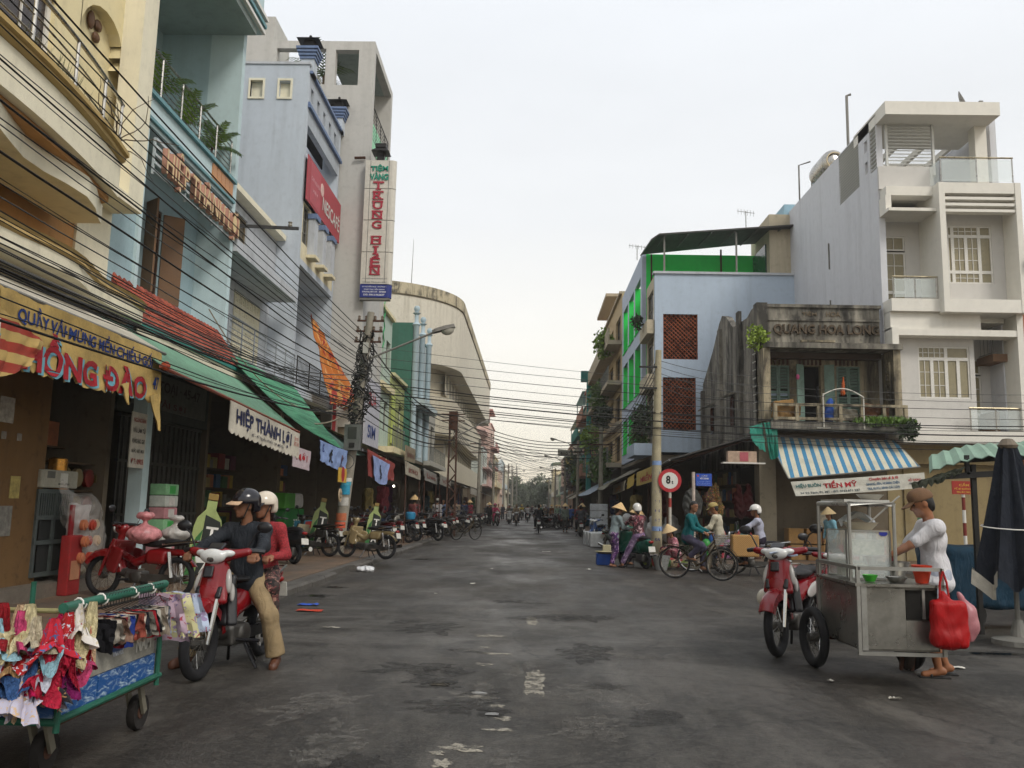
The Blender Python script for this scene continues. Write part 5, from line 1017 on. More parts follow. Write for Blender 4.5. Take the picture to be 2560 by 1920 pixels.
# green awning with scalloped white valance
M_GRA = mat('#6f9a80', .75, var=.25, scale=2)
a = T('green_awning', 'faded green awning above the white scalloped valance', 'awning', (-6, 16, 3.6))
sheet(M_GRA, (-6.66, 12.5, 4.32), (-6.66, 19.5, 4.22), (-5.22, 19.1, 3.08), (-5.38, 12.2, 3.45), 24, 8, .03, .02, 2, 21, parent=a, name='canvas', nrm=(1, 0, 1)); MB().tube([(-5.39, 12.2, 3.44), (-5.2, 19.1, 3.07)], .03, 6).build('front_pipe', mat('#8a4a38'), a)
b = T('scalloped_valance', 'white scalloped awning valance with navy serif letters', 'banner', (-5.2, 17, 2.6))
W, H = 4.3, .52
A_, B_ = Vector((-5.27, 14.85, 3.27)), Vector((-5.18, 19.12, 3.04))
mb = MB(); nu = 86
def SV(u, v, off=0): p = A_.lerp(B_, u); return p + Vector((.012 * math.sin(u * 40) * v + off + .02 * mnoise.noise((u * 7, v * 2, 1)), 0, -v * H))
vs = []; 
for j in range(7):
    for i in range(nu + 1): u = i / nu; e_ = 1 + .1 * abs(math.sin(u * math.pi * 17)); vs.append(SV(u, j / 6 * e_ - .0))
k = nu + 1; fs = [(j * k + i, j * k + i + 1, (j + 1) * k + i + 1, (j + 1) * k + i) for j in range(6) for i in range(nu)]; mb.add(vs, fs); mb.add([Vector(v) - Vector((.012, 0, 0)) for v in vs], [f[::-1] for f in fs]); mb.build('valance_cloth', M_CANV, b, True, fix=False)
sheet_text(SV, W, H, 'HIỆP THÀNH LỢI', mat('#20254a', .8), b, .46, .42, 3.35, .42, .03, .014); sheet_text(SV, W, H, '45 - 47 Nguyễn Huệ, P1, TP Mỹ Tho', mat('#3a3a48'), b, .5, .86, 2.0, .09, .01, .014); sheet_text(SV, W, H, '☎ 073', mat('#a8443a'), b, .94, .3, .3, .1, .01, .014); sheet_text(SV, W, H, '872 345', mat('#a8443a'), b, .94, .52, .3, .09, .01, .014)
MB().ball((-5.36, 12.3, 3.46), .07).build('pipe_cap', mat('#b0482a'), a)
# bright green shade tarp
t = NT('shade_net'); n = t.noise(t.coord(True, (14, .6, 14)), 1, 3); t.col(t.mixc(t.rng(n, .35, .65, 0, 1), lin('#1f6a4a'), lin('#4f9a72'))); t.b.inputs['Roughness'].default_value = .7; M_NET = t.m
q, S2 = sheet(M_NET, (-7.05, 18.9, 4.95), (-7.05, 24.9, 4.9), (-5.0, 22.6, 2.95), (-5.5, 19.15, 3.45), 30, 12, .04, .03, 2, 31, nrm=(1, 0, 1), name='shade_tarp'); tag(q, 'bright green ribbed shade tarp slanting down from the whitish house', 'tarp')
q, S2 = sheet(mat('#5f7a70', .8), (-7.0, 24, 4.2), (-7.0, 27, 4.2), (-5.0, 26, 2.95), (-5.1, 22.8, 3.0), 16, 8, .05, .03, 2, 33, nrm=(1, 0, 1), name='awning'); tag(q, 'dull grey-green awning just past the bright tarp', 'awning')
def fig(base, spots, sc, thr=.6): return floral(base, spots, sc, thr, name='printed_cloth')
b, S2 = sheet(mat('#8398c4', .75, var=.15), (-4.95, 20.1, 2.98), (-4.9, 23.0, 2.9), (-4.9, 22.8, 2.35), (-4.95, 20.2, 2.5), 22, 8, .05, .05, 5, 41, nrm=(1, 0, 0), rag=.06, name='blue_banner'); tag(b, 'sagging light blue banner with a dark figure, before the concrete pole', 'banner')
def figure_print(par, S2, u, v, m_):
    for du, dv, r_ in ((0, -.2, .05), (.0, -.05, .09), (.01, .1, .08), (-.03, .25, .05), (.04, .26, .05)):
        mb = MB(); mb.add([S2(u + du + r_ * .45 * math.cos(2 * math.pi * k / 8), v + dv + r_ * 1.6 * math.sin(2 * math.pi * k / 8), .016) for k in range(8)], [tuple(range(8))]); mb.build('printed_figure', m_, par, fix=False)
figure_print(b, S2, .34, .5, mat('#2a2d3a')); figure_print(b, S2, .78, .55, mat('#5a4a5a')); sheet_text(S2, 2.8, .5, 'G', M_NAVY, b, .1, .3, .2, .2)
b, S2 = sheet(mat('#b9a8ac', .8), (-5.2, 18.7, 2.75), (-5.15, 20.05, 2.7), (-5.15, 20.0, 2.25), (-5.2, 18.7, 2.3), 8, 4, 0, .03, 3, 43, nrm=(1, 0, 0), name='pale_banner'); tag(b, 'small pale banner with red lettering beside the light blue one', 'banner'); sheet_text(S2, 1.3, .45, 'MỚI', M_REDT, b, .5, .4, .8, .2)
b = tag(bx('hanging_sign', mat('#c8a03a', .6), None, -4.9, -4.87, 21.9, 22.8, 2.05, 2.42), 'small red and yellow board hanging below the light blue banner', 'sign'); MB().lathe([(0, .002), (.2, .002)], 16, (-4.87, 22.35, 2.26), 'X').build('red_disc', M_REDT, b, fix=False)
b = tag(MB().lathe([(0, 0), (.17, 0), (.17, .03), (0, .03)], 20, (-4.9, 22.2, 1.72), 'X').build('round_sign', mat('#b7a184', .7), None), 'round beige sign hanging under the shop awning', 'sign'); put_text('A 228', M_BLACKM, b, (-4.866, 22.2, 1.76), (0, 1, 0), (0, 0, 1), width=.2, height=.06); put_text('LAN ĐÀO', M_BLACKM, b, (-4.866, 22.2, 1.67), (0, 1, 0), (0, 0, 1), width=.22, height=.06)
q, S2 = sheet(mat('#c9b98a', .8), (-7.0, 26.2, 4.1), (-7.0, 31, 4.0), (-4.7, 29.6, 2.9), (-4.8, 25.0, 3.2), 16, 8, .05, .03, 2, 45, nrm=(1, 0, 1), name='cream_awning'); tag(q, 'cream awning just beyond the concrete pole', 'awning')
b, S2 = sheet(mat('#8a3a34', .8), (-4.75, 24.9, 3.1), (-4.68, 29.6, 2.9), (-4.68, 29.5, 2.3), (-4.75, 25.2, 2.3), 18, 8, .05, .05, 5, 47, nrm=(1, 0, 0), rag=.1, name='red_valance'); tag(b, 'faded red valance under the cream awning', 'banner')
b, S2 = sheet(mat('#8fa0cc', .75, var=.15), (-4.66, 25.4, 2.95), (-4.6, 28.0, 2.8), (-4.6, 27.6, 2.15), (-4.66, 25.9, 2.2), 16, 8, .06, .05, 5, 49, nrm=(1, 0, 0), name='blue_banner'); tag(b, 'creased light blue banner with a dark figure, behind the concrete pole', 'banner'); figure_print(b, S2, .4, .5, mat('#33384a'))
# awnings farther along the left
FAR = [(31.2, 35.6, '#8f8a80', 'grey awning with a pale lettered valance beyond the red one', '#a8a08e', 'BÁCH HÓA', 3.0), (36.0, 41, '#6d8a80', 'sea-green awning over the dark stalls', '#8a8780', 'LINH', 2.95), (41.2, 47, '#5d6260', 'dark grey awning nearest the lattice pole', '#9a958a', 'VẢI', 2.9), (47.2, 54, '#77705f', 'brown sagging awning behind the lattice pole', None, '', 2.85), (54.3, 62, '#7f7f78', 'wide grey awning below the theatre corner', None, '', 2.8), (62.5, 72, '#6a675c', 'long dull awning in front of the theatre', '#b5b0a4', '', 2.75), (73, 84, '#8a7d62', 'tan awning at the far theatre end', None, '', 2.7), (86, 100, '#4f5652', 'last dark awning before the white and pink house', None, '', 2.6)]
for i, (y0, y1, c, lab, vc, tx, z) in enumerate(FAR):
    a = T('stall_awning', lab, 'awning', (-5.5, (y0 + y1) / 2, z)); xo = -4.55 + .1 * (i % 3)
    sheet(mat(c, .85, var=.3, scale=1.5), (-6.9, y0, z + .95), (-6.9, y1, z + .85), (xo, y1 - .2, z - .05), (xo, y0 - .4, z + .1), 14, 6, .08, .04, 2, 50 + i, parent=a, name='canvas', nrm=(1, 0, 1))
    for yy in (y0, y1 - .5): MB().tube([(xo + .05, yy, .13), (xo + .02, yy, z)], .025, 6).build('pole', M_RUST, a)
    if vc:
        o, S2 = sheet(mat(vc, .8, var=.2), (xo + .03, y0 - .3, z + .06), (xo + .03, y1 - .2, z - .04), (xo + .05, y1 - .3, z - .5), (xo + .05, y0 - .2, z - .42), 14, 5, 0, .04, 4, 70 + i, parent=a, name='valance', nrm=(1, 0, 0))
        if tx: sheet_text(S2, y1 - y0, .45, tx, mat('#7a3a34'), a, .5, .5, (y1 - y0) * .6, .22)
for i, (y0, y1, z0, z1, c, tx, lab) in enumerate(((36.4, 39.4, 3.3, 4.0, '#8f7f68', 'SÁCH GIÁO KHOA', 'weathered brown shop board on the lime green house'), )):
    b = tag(bx('shop_board', mat(c, .8, var=.3), None, -5.35, -5.3, y0, y1, z0, z1), lab, 'sign'); put_text(tx, mat('#6a2f2a'), b, (-5.29, (y0 + y1) / 2, (z0 + z1) / 2), (0, 1, 0), (0, 0, 1), width=2.2, height=.25)
# orange flag cloth and red-white banner on the pale blue house
b, S2 = sheet(fig('#c2702c', ['#a3332a', '#cf9a5a'], 2.2, .55), (-6.9, 25.9, 7.3), (-6.8, 27.2, 6.9), (-6.1, 30.6, 5.0), (-6.5, 27.3, 4.6), 14, 16, 0, .12, 4, 61, nrm=(1, 0, 0), rag=.05, name='orange_flag'); tag(b, 'large orange festival cloth draped over the wires', 'flag')
b, S2 = sheet(fig('#8f2a24', ['#b08a3a', '#5a2a2a'], 5, .56), (-6.6, 28.0, 5.4), (-6.4, 31.0, 5.3), (-6.4, 31.2, 4.8), (-6.6, 28.0, 4.8), 14, 6, .1, .1, 4, 62, nrm=(1, 0, 0), rag=.2, name='red_cloth'); tag(b, 'bunched red cloth below the orange festival cloth', 'cloth')
b = tag(bx('yogurt_banner', mat('#c3b6b2', .7), None, -6.95, -6.92, 29.6, 33.4, 3.55, 5.3), 'white and red drinks banner hanging from the balcony behind the pole', 'banner'); MB().box(-6.915, -6.91, 29.6, 30.1, 3.56, 5.3).box(-6.915, -6.91, 32.7, 33.4, 3.56, 5.3).build('red_stripe', M_REDT, b); MB().lathe([(0, .004), (.35, .004)], 14, (-6.92, 31.3, 4.85), 'X').build('red_disc', M_REDT, b, fix=False)
b = tag(bx('white_notice_banner', mat('#b5b4bc', .7), None, -6.15, -6.1, 31.2, 34.2, 3.4, 6.2), 'tall white banner with red and blue words on the grey tower front', 'banner'); put_text('SỮA', M_REDT, b, (-6.09, 32.6, 5.5), (0, 1, 0), (0, 0, 1), width=1.6, height=.6); put_text('SIM', M_NAVY, b, (-6.09, 32.6, 4.2), (0, 1, 0), (0, 0, 1), width=1.6, height=.5)
# ---- right side awnings
a = T('long_dark_awning', 'long dark lean-to roof beside the mouldy old house', 'awning', (5.5, 31, 3)); M_DKA = mat('#3a3a38', .7, var=.25)
q = MB(); p = [(4.15, 25.9, 3.05), (7.05, 26.4, 3.95), (7.05, 38, 3.75), (4.2, 38, 2.62)]; q.add([Vector(v) for v in p] + [Vector(v) - Vector((0, 0, .05)) for v in p], [(0, 1, 2, 3), (7, 6, 5, 4), (0, 4, 5, 1), (1, 5, 6, 2), (2, 6, 7, 3), (3, 7, 4, 0)]); q.build('roof_sheet', M_DKA, a); MB().tube([(4.15, 25.9, 3.0), (4.2, 38, 2.57)], .03, 6).build('front_pipe', M_GREY, a)
for k in range(6): MB().bar((4.3, 26.4 + k * 2.2, 2.97 - .08 * k), (6.9, 26.6 + k * 2.2, 3.78), .04).build('rafter', M_RUST, a)
for y in (27.6, 32, 36.5): MB().tube([(4.35, y, .13), (4.35, y, 2.85)], .035, 6).build('post', M_RUST, a)
for i, (y0, y1, z0, z1, c, tx, lab) in enumerate(((27.2, 33.4, 2.5, 3.02, '#b39a4e', 'MIỀN', 'faded yellow cloth sign with red word beside the concrete pole'), (34.2, 36.6, 2.45, 2.9, '#b89a38', '', 'plain ochre cloth sign behind the yellow one'), (37.5, 43, 2.3, 2.75, '#b3a68e', 'CAFÉ', 'greyish cloth sign with orange word on the market side'))):
    b, S2 = sheet(mat(c, .85, var=.2), (4.1, y1, z1 - .1), (4.1, y0, z1), (4.06, y0, z0 + .02), (4.06, y1, z0 - .1), 14, 5, .03, .03, 4, 80 + i, nrm=(-1, 0, 0), name='cloth_sign'); tag(b, lab, 'sign')
    if tx: sheet_text(S2, y1 - y0, z1 - z0, tx, M_REDT if i == 0 else mat('#c28a3a'), b, .45, .55, (y1 - y0) * .5, .3)
for i, (y0, y1, z, c, lab) in enumerate(((38, 45, 2.6, '#7d7768', 'dusty grey awning between the two concrete poles'), (45.2, 63, 2.5, '#7f93a8', 'blue-white tarp awning sagging over the stalls'), (64, 80, 2.4, '#8a8270', 'thin tan awning farther along the market side'), (82, 100, 2.4, '#6f6a5c', 'farthest brown awning of the market side'))):
    q, S2 = sheet(stripes('#6d86a3', '#aab2b8', 1, 1.1, .5) if i == 1 else mat(c, .85, var=.3), (5.2, y0, z + .9), (5.2, y1, z + .9), (3.45, y1, z - .1), (3.5, y0, z), 14, 6, .15, .05, 2, 90 + i, nrm=(-1, 0, 1), name='market_awning'); tag(q, lab, 'awning')
# striped awning and long white banner of the old house
a = T('striped_awning', 'blue and white striped awning on the mouldy old house', 'awning', (9.3, 26, 3)); M_STR = stripes('#c9c6b6', '#3d7fa8', 0, .27, .5, world=True, fade=.3)
t = NT('striped_canvas'); v = t.coord(); sp = t.new('ShaderNodeSeparateXYZ'); t.l.new(v, sp.inputs[0]); x = t.math('ADD', sp.outputs[0], t.math('MULTIPLY', sp.outputs[1], -.1)); f = t.math('LESS_THAN', t.math('FRACT', t.math('DIVIDE', t.math('ADD', x, 9), .262)), .46); n = t.noise(v, 2, 5); t.col(t.mixc(t.rng(n, .45, .7, 0, .3), t.mixc(f, lin('#c9c4b0'), lin('#3f80a6')), (.12, .11, .09))); t.b.inputs['Roughness'].default_value = .8
o, S2 = sheet(t.m, (7.3, 26.75, 3.83), (11.2, 26.75, 3.8), (11.3, 25.3, 2.92), (7.5, 25.3, 2.5), 26, 8, .02, .015, 2, 101, parent=a, name='canvas', nrm=(0, -1, 1)); MB().tube([(7.5, 25.3, 2.5), (11.3, 25.3, 2.92)], .025, 6).build('front_pipe', M_GREY, a); MB().tube([(7.3, 26.75, 3.83), (7.5, 25.3, 2.5)], .02, 5).build('side_pipe', M_GREY, a); MB().tube([(11.2, 26.75, 3.8), (11.3, 25.3, 2.92)], .02, 5).build('side_pipe', M_GREY, a)
b = T('long_white_banner', 'long white lettered banner hung below the striped awning', 'banner', (9.5, 25.3, 2.2)); W, H = 3.85, .42
o, S2 = sheet(mat('#c5c2b6', .8, var=.15), (7.55, 25.28, 2.41), (11.4, 25.28, 2.76), (11.42, 25.25, 2.33), (7.68, 25.25, 2.0), 34, 6, .02, .03, 4, 103, parent=b, name='banner_cloth', nrm=(0, -1, 0))
for tx, m_, u, v, w, h in (('HIỆU BUÔN', mat('#2f6a6a'), .12, .33, .72, .15), ('TIẾN MỸ', M_REDT, .36, .33, .98, .21), ('54 Võ Tánh, P1, MT - ĐT: 0733.871 227', mat('#44525a'), .27, .83, 1.75, .07), ('Chuyên bán sỉ & lẻ', M_REDT, .69, .2, .85, .11), ('NHANG, ĐÈN, HOÀNH, CHÈN', mat('#2f5a7a'), .68, .5, .95, .1), ('TRÀ, RƯỢU, BÁNH CÁC LOẠI', mat('#2f5a7a'), .68, .8, .95, .1), ('HỒ THÙNG', M_REDT, .92, .4, .36, .1), ('ĐT: 873.298', mat('#44525a'), .92, .66, .34, .06)):
    sheet_text(S2, W, H, tx, m_, b, u, v, w, h, .03, .014)
for i, (P_, lab) in enumerate((([(6.5, 25.8, 4.05), (7.0, 26.2, 4.2), (7.0, 25.8, 3.3), (6.55, 25.6, 3.6)], 'green tarpaulin corner tied over the lean-to roof'), ([(7.0, 26.0, 4.2), (7.4, 26.0, 4.25), (7.4, 25.9, 3.2), (7.15, 25.9, 3.1)], 'bunched green tarpaulin hanging down the old house pillar'))):
    q, S2 = sheet(mat('#1f7a68', .7, var=.3), *P_, 10, 10, .05, .08, 4, 110 + i, nrm=(0, -1, 0), name='green_tarp'); tag(q, lab, 'tarp')
sb = T('sign_shelf', 'white shelf with a pinkish goods carton under the lean-to roof', 'shelf', (6.2, 25.9, 2.9)); bx('shelf_board', M_WHITE, sb, 5.7, 6.95, 25.7, 26.0, 2.93, 2.97); bx('carton', mat('#b39a86', .8, var=.3), sb, 5.85, 6.7, 25.72, 25.98, 2.972, 3.3); bx('carton_print', mat('#b05a64', .8), sb, 6.2, 6.45, 25.71, 25.718, 3.0, 3.27)
# ---- light green corrugated stall roof and folded umbrella at the picture edge
a = T('corrugated_stall_roof', 'light green corrugated stall roof on black beams at the picture edge', 'roof', (6.4, 12.5, 2.2)); mb = MB(); nx = 90; vs = []
for j, (y, dz) in enumerate(((11.6, 0), (12.4, .13), (14.0, .36))):
    for i in range(nx + 1): s0 = 4.2 * i / nx; x = 5.3 * y / 11.6 + s0; vs.append((x, y, 2.1 + .17 * min(1, s0 / .7) ** .6 + .08 * s0 + dz + .018 * math.sin(i * 1.57)))
k = nx + 1; mb.add(vs, [(j * k + i, j * k + i + 1, (j + 1) * k + i + 1, (j + 1) * k + i) for j in range(2) for i in range(nx)]); mb.add([Vector(v) - Vector((0, 0, .012)) for v in vs], [(j * k + i, (j + 1) * k + i, (j + 1) * k + i + 1, j * k + i + 1) for j in range(2) for i in range(nx)]); mb.build('corrugated_sheet', mat('#7f9c88', .6, var=.25, scale=3), a, True, fix=False)
MB().bar((5.5, 11.8, 2.06), (9.5, 11.8, 2.36), .05, .08).build('beam', M_BLACKM, a); MB().bar((6.7, 13.6, 2.4), (9.5, 13.6, 2.6), .05, .08).build('beam', M_BLACKM, a)
for x in (6.0, 7.6, 9.2): MB().bar((x, 11.85, .0), (x, 11.85, 2.2 + .06 * (x - 5.35)), .06).build('post', M_BLACKM, a)
for x in (5.9, 6.55, 7.5): MB().bar((x, 11.8, 2.1), (x, 11.8, 2.36), .05).build('hanger', M_BLACKM, a)
q, S2 = sheet(mat('#2b2f22', .9, var=.3), (5.05, 11.6, 1.96), (5.75, 11.55, 2.2), (5.65, 11.5, 2.08), (5.05, 11.5, 1.82), 16, 6, .0, .05, 6, 120, rag=.5, nrm=(0, -1, 0), name='torn_tarp'); tag(q, 'ragged dark tarp end drooping from the green corrugated roof', 'tarp')
u = T('folded_umbrella', 'big folded dark market umbrella with pale hem', 'umbrella', (6.45, 11.0, 0)); prof = []
mb = MB(); n = 40; rows = [(2.44, .09), (2.3, .13), (1.9, .2), (1.4, .3), (1.0, .38), (.72, .42)]
vs = [(6.02 + (rr * (1 + .22 * math.cos(8 * 2 * math.pi * j / n)) * math.cos(2 * math.pi * j / n)), 11.0 + rr * (1 + .22 * math.cos(8 * 2 * math.pi * j / n)) * .8 * math.sin(2 * math.pi * j / n), z + (.09 * math.cos(8 * 2 * math.pi * j / n) if z < .8 else 0)) for z, rr in rows for j in range(n)]
mb.add(vs, [(i * n + j, i * n + (j + 1) % n, (i + 1) * n + (j + 1) % n, (i + 1) * n + j) for i in range(len(rows) - 1) for j in range(n)]); mb.build('folded_canopy', cloth('#22262e', .9), u, True)
mb = MB(); vs = [(6.02 + (rr * (1 + .24 * math.cos(8 * 2 * math.pi * j / n)) * math.cos(2 * math.pi * j / n)), 11.0 + rr * (1 + .24 * math.cos(8 * 2 * math.pi * j / n)) * .8 * math.sin(2 * math.pi * j / n), z + .1 * math.cos(8 * 2 * math.pi * j / n)) for z, rr in ((.8, .425), (.62, .44)) for j in range(n)]
mb.add(vs, [(j, (j + 1) % n, n + (j + 1) % n, n + j) for j in range(n) if (j // 5) % 2 == 0]); mb.build('pale_hem', cloth('#b9b3a6'), u, True)
MB().tube([(6.02, 11.0, 0), (6.02, 11.0, 2.5)], .03, 8).build('pole', M_GREY, u); MB().lathe([(.3, 0), (.3, .06), (.1, .1), (.05, .3)], 14, (6.02, 11, 0), caps=True).build('foot', M_GREY, u); MB().tube([(6.02 + .36 * math.cos(t), 11 + .3 * math.sin(t), 1.42 + .03 * math.sin(t)) for t in [2 * math.pi * k / 20 for k in range(20)]], .008, 4, closed=True).build('tie_string', M_WHITE, u); MB().lathe([(.1, 2.4), (.12, 2.44), (.06, 2.52), (0, 2.53)], 12, (6.02, 11, 0)).build('crown', mat('#6a5f50'), u)
c = T('covered_cart', 'dark blue tarp-covered cart under the green stall roof', 'cart', (7, 12.6, 0)); P = [q_box((6.9, 12.7, .7), (1.15, .5, .42), .08)]; blob('tarp_cover', cloth('#1f3a4c', .8), c, P, vox=.04, k=.05, wrinkle=.02, wscale=6)
for x in (6.1, 7.7): MB().lathe([(.16, -.03), (.2, -.03), (.2, .03), (.16, .03), (.16, -.03)], 16, (x, 12.3, .2), 'Y').build('wheel', M_BLACKM, c); MB().bar((x, 12.35, .2), (x, 12.6, .34), .05).build('wheel_bracket', M_RUST, c)
s_ = T('red_warning_sign', 'red sign with yellow lettering on a red and white post', 'sign', (8.9, 18, 0)); bx('plate', mat('#9a2a22', .6), s_, 8.66, 9.14, 17.97, 17.99, 1.98, 2.25)
put_text('CẤM', mat('#c9a23a'), s_, (8.9, 17.965, 2.18), (1, 0, 0), (0, 0, 1), width=.2, height=.07); put_text('ĐỂ XE BUÔN BÁN', mat('#c9a23a'), s_, (8.9, 17.965, 2.1), (1, 0, 0), (0, 0, 1), width=.4, height=.05); put_text('TRƯỚC NHÀ', mat('#c9a23a'), s_, (8.9, 17.965, 2.03), (1, 0, 0), (0, 0, 1), width=.32, height=.05)
for k in range(8): MB().tube([(8.9, 18.02, .1 + .26 * k), (8.9, 18.02, .1 + .26 * (k + 1))], .035, 8).build('post_band', M_WHITE if k % 2 else mat('#7a2f28', .7), s_)
u = T('folded_green_umbrella', 'slim folded green umbrella against the brown wall', 'umbrella', (10.2, 22, 0)); MB().lathe([(.02, 2.15), (.05, 2.05), (.1, 1.6), (.13, 1.2), (.1, .9)], 12, (8.85, 19.8, 0)).build('canopy', cloth('#1f7a3a'), u, True); MB().tube([(8.85, 19.8, 0), (8.85, 19.8, 2.2)], .02, 6).build('pole', M_GREY, u)
# ---- traffic sign and street-name sign
s_ = T('weight_limit_sign', 'round red and white weight limit sign reading 8t', 'traffic sign', (3.84, 23.95, 0)); MB().lathe([(0, 0), (.32, 0), (.32, .02), (0, .02)], 36, (3.84, 23.93, 2.33), 'Y').build('red_ring', mat('#a8222a', .5, var=.1), s_); MB().lathe([(0, -.004), (.225, -.004)], 32, (3.84, 23.93, 2.33), 'Y').build('white_disc', mat('#cfccc6', .5, var=.06), s_, fix=False)
put_text('8', M_BLACKM, s_, (3.795, 23.922, 2.35), (1, 0, 0), (0, 0, 1), width=.125, height=.23, bold=.04); put_text('t', M_BLACKM, s_, (3.91, 23.922, 2.285), (1, 0, 0), (0, 0, 1), width=.05, height=.1, bold=.05)
for k in range(9): MB().tube([(3.85, 23.98, .1 + .25 * k), (3.85, 23.98, .1 + .25 * (k + 1))], .04, 8).build('post_band', mat('#9a3a34', .7) if k in (6, 3) else mat('#b9b5aa', .7), s_)
s_ = T('street_name_sign', 'blue street-name plate on a white post', 'sign', (4.5, 24, 0)); MB().tube([(4.5, 24, 0), (4.5, 24, 2.58)], .045, 8).build('post', mat('#b9aaa0', .7, var=.3), s_); bx('plate', mat('#1f4aa8', .5), s_, 4.56, 5.0, 23.97, 23.99, 2.2, 2.54)
put_text('ĐƯỜNG', M_WHITE, s_, (4.8, 23.965, 2.48), (1, 0, 0), (0, 0, 1), width=.16, height=.035); put_text('VÕ TÁNH', M_WHITE, s_, (4.79, 23.965, 2.41), (1, 0, 0), (0, 0, 1), width=.24, height=.055, bold=.04)
for k in range(3): put_text('Đoạn từ Nguyễn Huệ đến cầu', mat('#a8b8dc'), s_, (4.78, 23.965, 2.32 - .045 * k), (1, 0, 0), (0, 0, 1), width=.36, height=.025, bold=0)
MB().lathe([(0, 0), (.03, 0)], 6, (4.62, 23.966, 2.48), 'Y').build('emblem', mat('#b0402a'), s_, fix=False)
# ================================================================== poles, lamps, wires
M_CONC = mat('#8d877a', .85, var=.25, scale=5, bump=.3); M_WIRE = mat('#181716', .7, var=.1); M_WIREG = mat('#4a4a48', .7, var=.1)
def lamp_head(par, p, d, s=1.0):
    d = Vector(d).normalized(); n, u_ = frame(d); mb = MB(); L, w, t = .62 * s, .13 * s, .08 * s
    sec = [(0, .6), (.15, .9), (.6, 1.0), (1.0, .8)]; vs = []
    for f, k in sec: c = Vector(p) + d * (L * f); vs += [c + n * w * k - u_ * t * .3, c + n * w * k * .8 + u_ * t * k, c - n * w * k * .8 + u_ * t * k, c - n * w * k - u_ * t * .3]
    mb.add(vs, [(i * 4 + j, i * 4 + (j + 1) % 4, (i + 1) * 4 + (j + 1) % 4, (i + 1) * 4 + j) for i in range(3) for j in range(4)] + [(3, 2, 1, 0), (12, 13, 14, 15)]); mb.build('lamp_housing', mat('#77736c', .5), par)
    c = Vector(p) + d * (L * .66) - u_ * t * .35; mb = MB(); n_, m_ = 14, 6
    mb.add([c + d * (L * .3 * math.cos(a) * math.cos(b)) + n * (w * .85 * math.sin(a) * math.cos(b)) - u_ * (.15 * s * math.sin(b)) for b in [math.pi / 2 * k / m_ for k in range(m_ + 1)] for a in [2 * math.pi * k / n_ for k in range(n_)]], [(i * n_ + j, i * n_ + (j + 1) % n_, (i + 1) * n_ + (j + 1) % n_, (i + 1) * n_ + j) for i in range(m_) for j in range(n_)]); mb.build('lamp_bowl', mat('#a8a498', .2), par, True)
def ring(c, r, z): return [(c[0] + r * math.cos(t), c[1] + r * math.sin(t), z) for t in [2 * math.pi * k / 12 for k in range(12)]]
lp = T('concrete_pole', 'leaning concrete utility pole wrapped in cables with grey meter box, left pavement', 'utility pole', (-5.2, 23.6, .1))
def LP(z): return Vector((-5.2 + .63 * (z - .1) / 6.75, 23.6, z))
MB().tube([LP(.1), LP(3), LP(6.85)], [.17, .14, .1], 14).build('shaft', M_CONC, lp, True)
bx('meter_box', mat('#6b6d6a', .5, metal=.3), lp, -5.1, -4.66, 23.3, 23.52, 2.95, 3.65); bx('box_window', mat('#3a3b38', .2), lp, -5.0, -4.76, 23.285, 23.298, 3.25, 3.58); bx('box_lock', M_BLACKM, lp, -4.95, -4.8, 23.28, 23.298, 3.02, 3.15)
for z, c, hh in ((1.75, '#2f8fb0', .25), (1.45, '#b8b5ae', .22), (2.0, '#4aa0b8', .18), (1.05, '#b86a48', .2), (.85, '#c4563a', .16), (.55, '#b9b6ae', .1), (2.1, '#cfccc4', .1)): p = LP(z); MB().lathe([(.178 - .012 * z / 2, 0), (.178 - .012 * z / 2, hh)], 10, tuple(p), 'Z', -2.6, -.6).build('poster', mat(c, .8, var=.3), lp, True)
p = LP(.42); put_text('(181)', mat('#2a3a8a'), lp, (p.x, 23.42, .42), (1, 0, 0), (0, 0, 1), width=.2, height=.09)
MB().tube([LP(5.2) + Vector((.1, 0, .3)), Vector((-3.6, 23.6, 5.95)), Vector((-2.8, 23.6, 6.3))], .03, 8).build('lamp_arm', M_GREY, lp, True); lamp_head(lp, (-2.82, 23.6, 6.3), (.95, 0, .28), 1.05)
for z in (6.6, 6.3, 6.0): MB().bar(LP(z) + Vector((-.35, -.02, 0)), LP(z) + Vector((.4, -.02, 0)), .05).build('cross_arm', M_RUST, lp); [MB().lathe([(.03, 0), (.045, .03), (.03, .06), (.045, .09), (.02, .12)], 8, tuple(LP(z) + Vector((dx, -.02, .03)))).build('insulator', mat('#6b5a4a', .4), lp, True) for dx in (-.3, -.1, .15, .35)]
bx('terminal_tube', mat('#b5b2aa', .5), lp, -4.72, -4.58, 23.4, 23.5, 5.65, 5.95); MB().tube(ring((-5.0, 23.35), .2, 2.5), .012, 5, closed=True).build('cable_coil', M_WIREG, lp)
for o in lp.children:
    if o.name.startswith('cable_coil'): o.rotation_euler = (R(90), 0, 0); o.location.z += .15
# cable tangle on the pole
rg = random.Random(5)
for k in range(46):
    z0, z1 = rg.uniform(3.6, 6.4), rg.uniform(3.4, 6.3); a0 = rg.uniform(0, 6.28); pts = []
    for i in range(11):
        t = i / 10; z = z0 + (z1 - z0) * t; a = a0 + t * rg.uniform(1, 5) + .6 * math.sin(7 * t + k); r_ = rg.uniform(.12, .22) + .1 * math.sin(math.pi * t) * rg.random() + .14 * math.exp(-((z - 4.3) / .35) ** 2) * rg.random(); pts.append(LP(z) + Vector((r_ * math.cos(a), r_ * math.sin(a), rg.uniform(-.05, .05))))
    MB().tube(pts, rg.choice((.012, .016, .022)), 4).build('loose_cable', M_WIRE if k % 4 else M_WIREG, lp)
